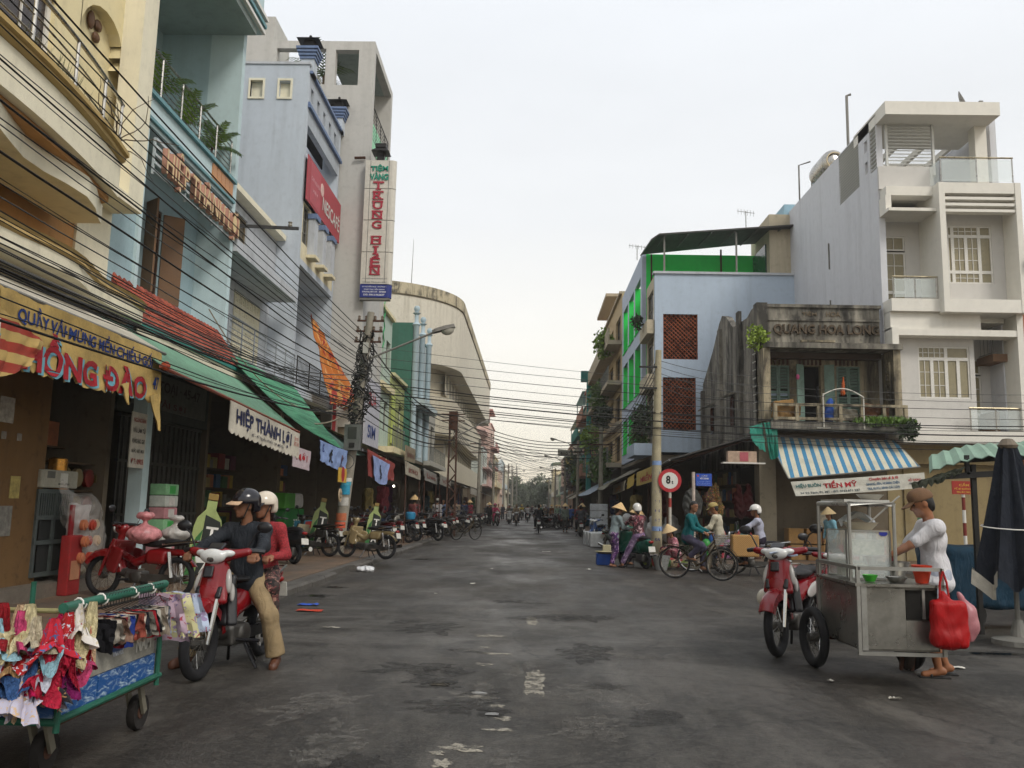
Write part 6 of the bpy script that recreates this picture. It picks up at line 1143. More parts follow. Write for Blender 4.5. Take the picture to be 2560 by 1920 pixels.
# lattice pole
lt = T('lattice_pole', 'rusty lattice steel pole with street lamp arm on the left kerb', 'utility pole', (-3.65, 40, .13)); 
for sx in (-1, 1):
    for sy in (-1, 1): MB().bar((-3.65 + sx * .2, 40 + sy * .2, .1), (-3.65 + sx * .15, 40 + sy * .15, 5.8), .05).build('corner_angle', M_RUST, lt)
for k in range(12):
    z = .2 + k * .46; s_ = 1 if k % 2 else -1
    for sy in (-.18, .18): MB().bar((-3.65 - s_ * .18, 40 + sy, z), (-3.65 + s_ * .18, 40 + sy, z + .46), .03).build('brace', M_RUST, lt)
    for sx in (-.18, .18): MB().bar((-3.65 + sx, 40 - s_ * .18, z), (-3.65 + sx, 40 + s_ * .18, z + .46), .03).build('brace', M_RUST, lt)
bx('head_plate', M_RUST, lt, -3.85, -3.45, 39.8, 40.2, 5.0, 5.85)
for z in (5.7, 5.4): MB().bar((-4.2, 39.78, z), (-3.1, 39.78, z), .05).build('cross_arm', M_RUST, lt)
MB().tube([(-3.5, 40, 4.7), (-2.9, 40, 5.0), (-2.4, 40, 5.3)], .03, 6).build('lamp_arm', M_GREY, lt); lamp_head(lt, (-2.42, 40, 5.3), (.9, 0, .3), .8)
# right-hand concrete poles
rp = T('concrete_pole', 'straight concrete pole with stencilled numbers beside the 8t sign', 'utility pole', (3.52, 24.05, .1)); MB().tube([(3.5, 24.1, .1), (3.5, 24.1, 3), (3.56, 24.1, 6.0)], [.15, .13, .085], 14).build('shaft', mat('#a39a80', .85, var=.2, scale=4, bump=.3), rp, True)
for k, tx in enumerate(('KAI', '91', 'NCT', 'KAI', '91.1', 'KHO', '99', 'KAI', 'VN')): put_text(tx, mat('#2a3470', .8), rp, (3.5 + .006, 24.1 - .145 + .004 * k, .72 + .26 * k), (1, 0, 0), (0, 0, 1), width=.13, height=.08)
for k, z in enumerate((.95, 2.75)): MB().lathe([(.15 - .012 * k, 0), (.15 - .012 * k, .12)], 12, (3.5, 24.1, z), 'Z', -2.8, -.3).build('poster', mat('#7f98c2', .8, var=.3), rp, True)
for z in (5.5, 4.9): MB().bar((3.0, 23.98, z), (3.5, 23.98, z), .05).build('cross_arm', M_BLACKM, rp)
def pole(x, y, H, lab, lamp=None, name='concrete_pole', r_=.12):
    p = T(name, lab, 'utility pole', (x, y, .1)); MB().tube([(x, y, .1), (x, y, H)], [r_ * 1.25, r_ * .8], 10).build('shaft', M_CONC, p, True)
    for z in (H - .3, H - .9): MB().bar((x - .7, y - .1, z), (x + .7, y - .1, z), .07).build('cross_arm', M_RUST, p)
    if lamp: MB().tube([(x, y, H - .8), (x + lamp * .8, y, H - .2), (x + lamp * 1.6, y, H)], .035, 6).build('lamp_arm', M_GREY, p); lamp_head(p, (x + lamp * 1.6, y, H), (lamp, 0, .25), .9)
    return p
pr2 = pole(3.65, 45, 5.7, 'weathered concrete pole before the beige balcony house'); 
for x, y, H, lab, l_ in ((3.6, 66, 6.6, 'concrete pole with lamp by the blue-white tarp', -1), (3.5, 88, 6.6, 'far pole with lamp on the market side', -1), (3.3, 115, 6.6, 'farther lamp pole on the market side', -1), (3.2, 150, 6.6, 'most distant lamp pole on the market side', -1), (-3.7, 62, 6.2, 'pole behind the lattice pole', None), (-3.6, 84, 6.4, 'far concrete pole along the theatre', None), (-3.3, 108, 6.6, 'double-armed pole before the pink house', None), (-3.2, 125, 7.5, 'pole with crossbars past the theatre', None), (-3.1, 150, 7.5, 'most distant pole on the theatre side', 1)): pole(x, y, H, lab, l_)
# steel scaffold-like mast row in the distance
for i, y in enumerate((135, 142)):
    s_ = T('lattice_mast', 'grey lattice mast in the distance, %s of two' % ('nearer' if i == 0 else 'farther'), 'mast', (-2.6, y, 0))
    for dx in (-.5, .5): MB().bar((-2.6 + dx, y, 0), (-2.6 + dx * .7, y, 8), .08).build('leg', M_GREY, s_)
    for k in range(9): MB().bar((-3.1, y, .8 * k + .4), (-2.1, y, .8 * k + 1.0), .05).build('brace', M_GREY, s_); 
    for z in (6.8, 7.4, 8): MB().bar((-3.6, y, z), (-1.6, y, z), .06).build('cross_arm', M_GREY, s_)
# overhead cables
def wire(a, b, sag, r_, lab, grp, m_=None, n=18, wob=0.0, seed=0):
    a, b = Vector(a), Vector(b); pts = []
    for i in range(n + 1):
        t = i / n; p = a.lerp(b, t); p.z -= sag * 4 * t * (1 - t)
        if wob: p += Vector((wob * mnoise.noise((t * 6, seed, 0)), 0, wob * mnoise.noise((t * 6, seed, 5))))
        pts.append(p)
    o = MB().tube(pts, r_, 4, caps=False).build('overhead_cable', m_ or M_WIRE, None, True, fix=False); tag(o, lab, 'cable', grp); return o
rg = random.Random(11)
L1 = 'black cable strung along the left house fronts to the leaning pole'; G1 = 'cables along the left fronts'
for k in range(6):     # upper tidy lines
    z = 5.5 + .1 * k; wire((-5.0 + .25 * (k % 4), -9, 6.3 + .12 * k), LP(min(6.7, 5.6 + .1 * k)) + Vector((-.3 + .2 * (k % 4), 0, 0)), .35 + .1 * rg.random(),   .010 + .003 * (k % 3 == 0), L1, G1)
for k in range(27):     # the messy lower bundle
    z1 = rg.uniform(3.75, 5.5); wire((-5.3 + rg.uniform(-.5, .6), -9 + rg.uniform(-1, 1), z1 + rg.uniform(-.2, .55)), LP(z1) + Vector((rg.uniform(-.1, .1), rg.uniform(-.1, .1), 0)), rg.uniform(.05, .75), rg.choice((.006, .007, .008, .009, .015)), L1, G1, M_WIRE if rg.random() < .75 else M_WIREG, wob=.08, seed=k)
for k in range(5): wire((-6.2, 6.5 + k * 1.0, 4.1 + .15 * k), LP(4.3 + .2 * k), .15 + .1 * k, .012, L1, G1, M_WIREG)
L2 = 'cable spanning the street between the leaning pole and the cross street'; G2 = 'cables across the street'
for k, (z0, z1, y1, r_) in enumerate(((5.6, 5.15, 25.0, .01), (5.35, 5.0, 25.0, .012), (4.9, 4.55, 24.8, .02), (4.8, 4.35, 24.6, .013), (4.62, 4.2, 24.4, .025), (4.5, 4.05, 24.4, .013), (4.4, 3.9, 24.6, .018), (4.25, 3.75, 24.2, .013), (5.9, 5.5, 25.4, .008), (5.1, 4.7, 25.2, .01), (4.7, 4.45, 25.6, .01), (4.35, 4.15, 25.5, .01), (4.2, 3.98, 25.2, .009))):
    wire(LP(z0), (19, y1, z1 - .25), .42 + .05 * (k % 3), r_ * .72, L2, G2, M_WIRE if r_ > .011 else M_WIREG, 24)
for k in range(10): wire(LP(4.0 + .23 * k), (-3.8 + .1 * (k % 3), 39.8, 4.2 + .15 * k), .35 + .25 * rg.random(), rg.choice((.012, .018, .025)), 'cable sagging from the leaning pole to the rusty lattice pole', 'cables between the left poles')
for k in range(16): wire((-3.6, 39.8, 4.4 + .09 * k), (3.5 + .1 * (k % 2), 45 + 21 * (k % 3), 4.6 + .07 * k - .5 * (k % 3 == 0)), .25 + .03 * k, .012 if k % 3 else .018, 'thin cable from the lattice pole to the market side poles', 'cables over the market street', M_WIREG if k % 2 else M_WIRE)
for k in range(8): wire((3.5, 24.1, 4.3 + .2 * k), (3.65, 45, 4.0 + .2 * k), .3 + .05 * k, .012, 'cable between the two concrete poles on the market side', 'cables along the market side'); wire((3.65, 45, 4.0 + .2 * k), (3.6, 66, 4.6 + .22 * k), .4, .014, 'farther cable along the market side fronts', 'farther cables along the market side', M_WIREG)
for k in range(8): wire((-3.65, 40, 4.4 + .15 * k), (-3.7, 62, 4.3 + .2 * k), .5, .018, 'cable past the theatre from the lattice pole', 'cables past the theatre'); wire((-3.7, 62, 4.3 + .2 * k), (-3.3, 108, 4.9 + .2 * k), .5, .025, 'distant cable along the theatre', 'distant cables along the theatre', M_WIREG)
for k in range(9): wire((-3.3, 84 + 24 * (k % 2), 5 + .18 * k), (3.5, 66 + 22 * (k % 3), 4.6 + .2 * k), .5, .015, 'distant thin cable crossing the street', 'distant cables crossing the street', M_WIREG)
for k in range(5): wire((3.55, 24.1, 5.0 + .18 * k), (7.3, 27, 4.6 + .3 * k), .15, .008, 'service cable from the pole to the mouldy house', 'service cables', M_WIREG)
wire((3.6, 24.1, 5.7), (5.2, 38, 7.4), .3, .01, 'service cable rising to the blue corner house', None, M_WIREG)
wire(LP(4.2), (-7.0, 20.0, 4.7), .9, .02, 'pale looped cable hanging below the whitish balcony', None, mat('#9a8f7c', .7)); wire(LP(4.4), (-7.0, 18.0, 5.6), 1.1, .018, 'second pale looped cable beside the whitish balcony', None, mat('#9a8f7c', .7))
ab = T('wall_cable_arm', 'dark steel cable arm sticking out above the raised letter sign', 'bracket', (-7.2, 20.2, 8.0)); MB().bar((-7.6, 20.0, 8.15), (-5.9, 20.6, 8.28), .07).build('arm', M_BLACKM, ab); MB().lathe([(.04, 0), (.06, .04), (.04, .08), (.06, .12), (0, .14)], 8, (-6.1, 20.53, 8.3)).build('insulator', mat('#8a8578', .4), ab, True)
b, S2 = sheet(mat('#9b978a', .8), (2.05, 66, 5.9), (3.0, 66, 5.85), (3.0, 66, 5.35), (2.05, 66, 5.4), 4, 3, 0, .01, 2, 3, nrm=(0, -1, 0), name='street_board'); tag(b, 'small grey board hung on the cables above the far street', 'sign'); put_text('4m5', M_BLACKM, b, (2.52, 65.97, 5.6), (1, 0, 0), (0, 0, 1), width=.6, height=.22)
# ================================================================== motorbikes and bicycles (local: +x forward, +y left)
M_TYRE = mat('#17171a', .85, var=.25, scale=12); M_CHROME = mat('#b5b3ae', .18, metal=1.0, var=.08); M_BLKP = mat('#16161a', .35, var=.1, spec=.5); M_SEAT = mat('#151416', .6, var=.15); M_ENG = mat('#5c5a57', .45, metal=.7, var=.25); M_LENS = mat('#c9cac8', .1, var=.05, spec=.7); M_TAIL = mat('#8a1a18', .2); M_PLATE = mat('#c4c2ba', .5, var=.12)
def paint(c): return mat(c, .22, var=.12, scale=4, spec=.55)
_meshes = {}
def shared(key, fn):
    if key not in _meshes: _meshes[key] = fn()
    return _meshes[key]
def sm(prims, vox, k, **kw): P, F = solid(prims, vox, k, **kw); return solid_mesh('part', P, F)
def wheel(par, name, x, r, w, spokes, rimm):
    def tyre(): a = []; [a.append((r - w * .55 + w * .55 * math.cos(t), w / 2 * math.sin(t))) for t in [math.pi * 2 * k / 10 for k in range(11)]]; return MB().lathe(a, 30, (0, 0, 0), 'Y').mesh('tyre', True)
    o = link(shared(('tyre', r, w), tyre), name, M_TYRE, par, (x, 0, r))
    rr = r - w * .95
    def rim(): return MB().lathe([(rr, -w * .32), (rr + .015, -w * .36), (rr + .015, w * .36), (rr, w * .32), (rr - .01, 0), (rr, -w * .32)], 30, (0, 0, 0), 'Y').mesh('rim', True)
    link(shared(('rim', r, w), rim), 'rim', rimm, o)
    def hub(): return MB().lathe([(0, -w * .7), (.045, -w * .65), (.05, -w * .2), (.05, w * .2), (.045, w * .65), (0, w * .7)], 14, (0, 0, 0), 'Y').mesh('hub', True)
    link(shared(('hub', w), hub), 'hub', M_ENG, o)
    def spk():
        b = MB()
        if spokes == 5:
            for k in range(5): t = 2 * math.pi * k / 5; b.bar((.03 * math.cos(t), 0, .03 * math.sin(t)), (rr * math.cos(t), 0, rr * math.sin(t)), .03, .045)
        else:
            for k in range(spokes): t = 2 * math.pi * k / spokes; s_ = 1 if k % 2 else -1; b.bar((.04 * math.cos(t + s_ * .9), s_ * w * .5, .04 * math.sin(t + s_ * .9)), (rr * math.cos(t), 0, rr * math.sin(t)), .004)
        return b.mesh('spokes')
    link(shared(('spk', r, w, spokes), spk), 'spokes', rimm, o); return o
def motorbike(name, label, style, body, accent=None, group=None, vox=.016, seat=None, plate='63B5', mirror=True, steer=0.0):
    h = T(name, label, 'motorbike', (0, 0, 0), group); B = paint(body); A = paint(accent or body); S = mat(seat, .6) if seat else M_SEAT
    def pt(nm, m_, prims, k=.03, v=vox, **kw): return link(shared((style, nm, v), lambda: sm(prims, v, k, **kw)), nm, m_, h)
    def mbp(nm, m_, fn, smooth=False): return link(shared((style, nm, 'mb'), lambda: fn(MB()).mesh(nm, smooth)), nm, m_, h)
    if style == 'scooter':
        r, w = .235, .1; xf, xr = .6, -.62; wheel(h, 'front_wheel', xf, r, w, 5, M_ENG); wheel(h, 'rear_wheel', xr, r, w, 5, M_ENG)
        pt('apron', B, [q_box((.47, 0, .66), (.05, .19, .3), .045, rotY(-.28)), q_ell((.5, 0, .75), (.09, .1, .22)), q_caps((.55, -.04, .5), (.62, -.02, .46), .08)], .05); pt('front_fender', B, [q_ell((.62, 0, .4), (.2, .075, .11))])
        pt('floorboard', M_BLKP, [q_box((.12, 0, .3), (.3, .15, .05), .03)]); pt('rear_body', B, [q_ell((-.45, 0, .56), (.42, .16, .18)), q_box((-.3, 0, .52), (.25, .15, .14), .08), q_ell((-.72, 0, .68), (.2, .11, .1))], .07)
        pt('seat', S, [q_ell((-.3, 0, .76), (.33, .13, .06)), q_ell((-.55, 0, .78), (.25, .12, .06))], .04); pt('headset', B, [q_ell((.4, 0, 1.02), (.1, .11, .1)), q_caps((.38, -.2, 1.03), (.38, .2, 1.03), .035)], .05)
        pt('headlight', M_LENS, [q_ell((.47, 0, 1.02), (.05, .085, .065))]); pt('engine', M_ENG, [q_box((-.5, .06, .28), (.2, .08, .1), .04)]); mbp('exhaust', M_CHROME, lambda b: b.tube([(-.3, -.12, .24), (-.5, -.16, .28), (-.55, -.17, .3), (-.95, -.17, .36)], [.02, .03, .055, .055], 10), True); tx = -.9; hz = 1.03; hx = .38; pz = .52
    else:
        cub = style == 'cub'; r, w = (.3, .075) if cub else (.29, .085); xf, xr = .62, -.6; sp = 30 if cub else 24
        fwl = wheel(h, 'front_wheel', xf, r, w, sp, M_CHROME); wheel(h, 'rear_wheel', xr, r, w, sp, M_CHROME)
        def fend(b):
            a = [(r - .03, -.075), (r + .04, -.07), (r + .075, -.03), (r + .08, 0), (r + .075, .03), (r + .04, .07), (r - .03, .075), (r + .03, .06), (r + .06, 0), (r + .03, -.06), (r - .03, -.075)]
            return b.lathe(a, 14, (xf, 0, r), 'Y', R(30), R(170))
        mbp('front_fender', B, fend, True); mbp('rear_fender', M_BLKP if not cub else B, lambda b: b.lathe([(r + .035, -.055), (r + .055, 0), (r + .035, .055), (r + .03, .05), (r + .045, 0), (r + .03, -.05), (r + .035, -.055)], 14, (xr, 0, r), 'Y', R(20), R(150)), True)
        for s_ in (-1, 1): link(shared((style, 'fork', s_), lambda: MB().tube([(xf + .01, s_ * .075, r), (xf - .06, s_ * .075, r + .22), (xf - .17, s_ * .075, .82)], [.02, .026, .022], 8).mesh('fork', True)), 'fork', M_CHROME if not cub else B, h)
        if not cub:
            pt('front_cowl', B, [q_box((.46, 0, .82), (.035, .085, .16), .03, rotY(-.3)), q_box((.455, .06, .76), (.035, .075, .17), .03, rotZ(.4) @ rotY(-.35)), q_box((.455, -.06, .76), (.035, .075, .17), .03, rotZ(-.4) @ rotY(-.35)), q_caps((.5, 0, .6), (.43, 0, .95), .05, .055)], .05)
            for s_ in (-1, 1): pt('leg_shield' + ('' if s_ > 0 else ' '), A, [q_ell((.425, s_ * .125, .79), (.045, .03, .11), rotZ(s_ * .6) @ rotY(-.35)), q_ell((.395, s_ * .15, .69), (.03, .024, .08), rotZ(s_ * .6) @ rotY(-.25))], .03).name = 'leg_shield'; pt('lower_shield' + ('' if s_ > 0 else ' '), M_BLKP, [q_box((.36, s_ * .14, .57), (.02, .045, .16), .02, rotZ(s_ * .7) @ rotY(-.25))], .05).name = 'lower_shield'
            pt('cowl_inset', M_BLKP, [q_box((.545, 0, .87), (.012, .045, .05), .01, rotY(-.3))], .008, .01); [setattr(pt('side_vent%d' % e_, M_BLKP, [q_box((.52, e_ * .09, .7), (.015, .025, .05), .01, rotY(-.4))], .008, .01), 'name', 'side_vent') for e_ in (-1, 1)]; pt('inner_shield', M_BLKP, [q_box((.33, 0, .62), (.03, .13, .22), .03, rotY(-.3))])
            pt('headset', B, [q_box((.42, 0, 1.0), (.075, .1, .06), .05, rotY(.15)), q_caps((.4, -.1, 1.0), (.35, -.25, 1.03), .045, .035), q_caps((.4, .1, 1.0), (.35, .25, 1.03), .045, .035)], .05)
            pt('headlight', M_LENS, [q_ell((.487, 0, .995), (.05, .115, .065), rotY(.2)), q_ell((.455, .12, 1.02), (.03, .06, .03), rotZ(.5)), q_ell((.455, -.12, 1.02), (.03, .06, .03), rotZ(-.5))], .02, vox * .8); pt('lamp_bulb', mat('#8f8f8c', .12, metal=.8), [q_ell((.5, 0, .985), (.038, .06, .042))], .01, vox * .7)
            pt('visor', M_BLKP, [q_box((.42, 0, 1.075), (.05, .07, .012), .01, rotY(.5))]); pt('body', B, [q_caps((.33, 0, .62), (.12, 0, .48), .075, .07), q_caps((.12, 0, .48), (-.2, 0, .6), .07, .1), q_ell((-.3, 0, .62), (.28, .12, .11)), q_ell((-.7, 0, .74), (.26, .1, .07), rotY(.15))], .06)
            pt('side_panel', A, [q_ell((-.3, .115, .6), (.22, .02, .07), rotY(.2)), q_ell((-.3, -.115, .6), (.22, .02, .07), rotY(.2))], .02)
        else:
            pt('leg_shield', A, [q_box((.36, 0, .62), (.02, .24, .2), .02, rotY(-.25)), q_box((.27, .22, .52), (.08, .03, .18), .03, rotY(-.3)), q_box((.27, -.22, .52), (.08, .03, .18), .03, rotY(-.3))], .05); pt('steering_head', B, [q_caps((.43, 0, .7), (.36, 0, .98), .055, .045), q_ell((.4, 0, .97), (.11, .085, .08))], .04); pt('headlight', M_LENS, [q_ell((.49, 0, .97), (.035, .07, .07))], .02); pt('handlebar_cover', B, [q_caps((.38, -.22, 1.02), (.38, 0, .98), .025, .035), q_caps((.38, .22, 1.02), (.38, 0, .98), .025, .035)], .03)
            pt('body', B, [q_caps((.36, 0, .62), (.08, 0, .5), .05, .05), q_caps((.08, 0, .5), (-.2, 0, .62), .055, .08), q_box((-.28, 0, .58), (.16, .1, .1), .05), q_caps((-.3, 0, .66), (-.78, 0, .66), .06, .04)], .05)
        pt('seat', S, [q_ell((-.22, 0, .765), (.24, .12, .05)), q_ell((-.5, 0, .795), (.24, .11, .05))], .04); pt('engine', M_ENG, [q_box((.05, 0, .3), (.15, .09, .09), .03), q_caps((.1, 0, .32), (.3, 0, .36), .065), q_ell((-.02, .1, .3), (.1, .03, .09))], .03)
        mbp('exhaust', M_CHROME, lambda b: b.tube([(.22, -.05, .28), (.15, -.11, .2), (-.15, -.13, .2), (-.3, -.14, .24), (-.95, -.15, .36)], [.018, .018, .02, .05, .045], 10), True); mbp('chain_case', M_BLKP if not cub else M_ENG, lambda b: b.bar((-.05, .1, .3), (-.66, .1, .3), .03, .1))
        for s_ in (-1, 1): link(shared((style, 'shock', s_), lambda: MB().tube([(-.6, s_ * .12, .31), (-.52, s_ * .12, .66)], .028, 8).mesh('shock_absorber', True)), 'shock_absorber', M_CHROME, h)
        mbp('foot_peg', M_BLKP, lambda b: b.tube([(.12, -.3, .26), (.12, .3, .26)], .018, 6)); tx = -.9; hz = 1.04; hx = .34; pz = .6
        mbp('rear_rack', M_CHROME, lambda b: b.tube([(-.4, .12, .76), (-.7, .13, .8), (-.93, .08, .83), (-.93, -.08, .83), (-.7, -.13, .8), (-.4, -.12, .76)], .012, 6), True)
    mbp('handlebar', M_BLKP, lambda b: b.tube([(hx - .06, -.36, hz - .01), (hx, -.2, hz), (hx, .2, hz), (hx - .06, .36, hz - .01)], .016, 8), True)
    for s_ in (-1, 1):
        link(shared((style, 'grip', s_), lambda: MB().tube([(hx - .07, s_ * .37, hz - .012), (hx - .03, s_ * .25, hz)], .022, 8).mesh('grip', True)), 'grip', M_BLKP, h)
        if mirror: o = link(shared((style, 'mirror', s_), lambda: MB().ball((hx - .03, s_ * .37, hz + .2), (.02, .07, .048), 12, 8).mesh('mirror', True)), 'mirror', M_BLKP, h); link(shared((style, 'stem', s_), lambda: MB().tube([(hx, s_ * .24, hz + .02), (hx - .01, s_ * .3, hz + .14), (hx - .02, s_ * .36, hz + .18)], .008, 5).mesh('mirror_stem', True)), 'mirror_stem', M_BLKP, o)
    pt('tail_light', M_TAIL, [q_ell((tx, 0, .7), (.05, .075, .04))], .02); pl_ = link(shared((style, 'plate'), lambda: MB().obox((tx - .04, 0, pz), (.012, .19, .14), (0, .25, 0)).mesh('plate')), 'number_plate', M_PLATE, h)
    mbp('kick_stand', M_BLKP, lambda b: b.tube([(-.02, .08, .24), (.02, .24, .01)], .014, 6).tube([(-.1, -.08, .22), (-.2, -.13, .03)], .014, 6).tube([(-.1, .08, .22), (-.2, .13, .03)], .014, 6))
    return h
def plate_text(h, t1, t2):
    put_text(t1, M_BLACKM, h, (-.958, 0, .64), (0, -1, 0), (0, 0, 1), width=.13, height=.045); put_text(t2, M_BLACKM, h, (-.948, 0, .575), (0, -1, 0), (0, 0, 1), width=.14, height=.05)
def bicycle(name, label, col, group=None, basket=True):
    h = T(name, label, 'bicycle', (0, 0, 0), group); F_ = paint(col); r = .345; xf, xr = .53, -.53
    def bw(nm, x):
        o = link(shared('btyre', lambda: MB().tube([(r * math.cos(t), 0, r * math.sin(t)) for t in [2 * math.pi * k / 36 for k in range(36)]], .019, 6, closed=True).mesh('tyre', True)), nm, M_TYRE, h, (x, 0, r + .019)); link(shared('brim', lambda: MB().tube([((r - .03) * math.cos(t), 0, (r - .03) * math.sin(t)) for t in [2 * math.pi * k / 36 for k in range(36)]], .012, 5, closed=True).mesh('rim', True)), 'rim', M_CHROME, o)
        def sp():
            b = MB()
            for k in range(28): t = 2 * math.pi * k / 28; s_ = 1 if k % 2 else -1; b.bar((.03 * math.cos(t + s_), s_ * .03, .03 * math.sin(t + s_)), ((r - .03) * math.cos(t), 0, (r - .03) * math.sin(t)), .0035)
            return b.mesh('spokes')
        link(shared('bspk', sp), 'spokes', M_CHROME, o); link(shared('bhub', lambda: MB().lathe([(0, -.05), (.025, -.045), (.02, 0), (.025, .045), (0, .05)], 10, (0, 0, 0), 'Y').mesh('hub', True)), 'hub', M_ENG, o)
    bw('front_wheel', xf); bw('rear_wheel', xr); R0 = r + .019
    tub = lambda nm, pts, r_, m_: link(shared(('bic', nm), lambda: MB().tube(pts, r_, 8).mesh(nm, True)), nm.split('#')[0], m_, h)
    tub('down_tube', [(.4, 0, .78), (.15, 0, .42), (-.05, 0, .3)], .02, F_); tub('top_tube', [(.38, 0, .86), (.1, 0, .55), (-.1, 0, .42)], .016, F_); tub('seat_tube', [(-.05, 0, .3), (-.2, 0, .82)], .018, F_); tub('head_tube', [(.4, 0, .76), (.35, 0, .98)], .024, F_)
    for s_ in (-1, 1): tub('chain_stay#%d' % s_, [(-.05, s_ * .03, .3), (xr, s_ * .06, R0)], .011, F_); tub('seat_stay#%d' % s_, [(-.16, s_ * .03, .68), (xr, s_ * .06, R0)], .01, F_); tub('fork#%d' % s_, [(.41, s_ * .045, .75), (.46, s_ * .05, .62), (xf, s_ * .05, R0)], .012, F_); tub('crank#%d' % s_, [(-.05, s_ * .07, .3), (-.05 + s_ * .12, s_ * .09, .3 - s_ * .12)], .012, M_CHROME); link(shared(('ped', s_), lambda: MB().obox((-.05 + s_ * .12, s_ * .14, .3 - s_ * .12), (.09, .09, .025)).mesh('pedal')), 'pedal', M_BLKP, h)
    tub('handlebar', [(.18, -.28, 1.03), (.3, -.26, 1.05), (.37, -.1, 1.05), (.37, .1, 1.05), (.3, .26, 1.05), (.18, .28, 1.03)], .013, M_CHROME); link(shared('saddle', lambda: sm([q_ell((-.25, 0, .87), (.13, .09, .035)), q_caps((-.2, 0, .87), (-.06, 0, .88), .05, .025)], .015, .03)), 'saddle', M_SEAT, h)
    for x, a0, a1, nm in ((xf, 20, 170, 'front_mudguard'), (xr, 10, 175, 'rear_mudguard')): link(shared(nm, lambda: MB().lathe([(r + .045, -.028), (r + .055, 0), (r + .045, .028), (r + .042, .025), (r + .05, 0), (r + .042, -.025), (r + .045, -.028)], 18, (x, 0, R0), 'Y', R(a0), R(a1)).mesh(nm, True)), nm, F_, h)
    link(shared('brack', lambda: MB().box(-.75, -.3, -.06, .06, .74, .755).mesh('rear_rack')), 'rear_rack', M_CHROME, h); link(shared('chainring', lambda: MB().lathe([(.04, .05), (.09, .05), (.09, .056), (.04, .056)], 20, (-.05, 0, .3), 'Y').mesh('chainring')), 'chainring', M_CHROME, h)
    if basket:
        def bk():
            b = MB()
            for k in range(5): b.tube([(.42, -.15 + .0, .8 + .05 * k), (.68, -.15, .8 + .05 * k), (.68, .15, .8 + .05 * k), (.42, .15, .8 + .05 * k)], .005, 4, closed=True)
            for i in range(9): x = .42 + .26 * i / 8; b.tube([(x, -.15, 1.0), (x, -.13, .79), (x, .13, .79), (x, .15, 1.0)], .004, 4)
            return b.mesh('basket')
        link(shared('basket', bk), 'basket', M_CHROME, h)
    return h
def place(h, x, y, rz, z=0.0, lean=0.0):
    h.location = (x, y, z); h.rotation_euler = (lean, 0, rz); return h
def place2(h, xr, yr, xf, yf, z=0.0, lean=0.0): return place(h, (xr + xf) / 2, (yr + yf) / 2, math.atan2(yf - yr, xf - xr), z, lean)
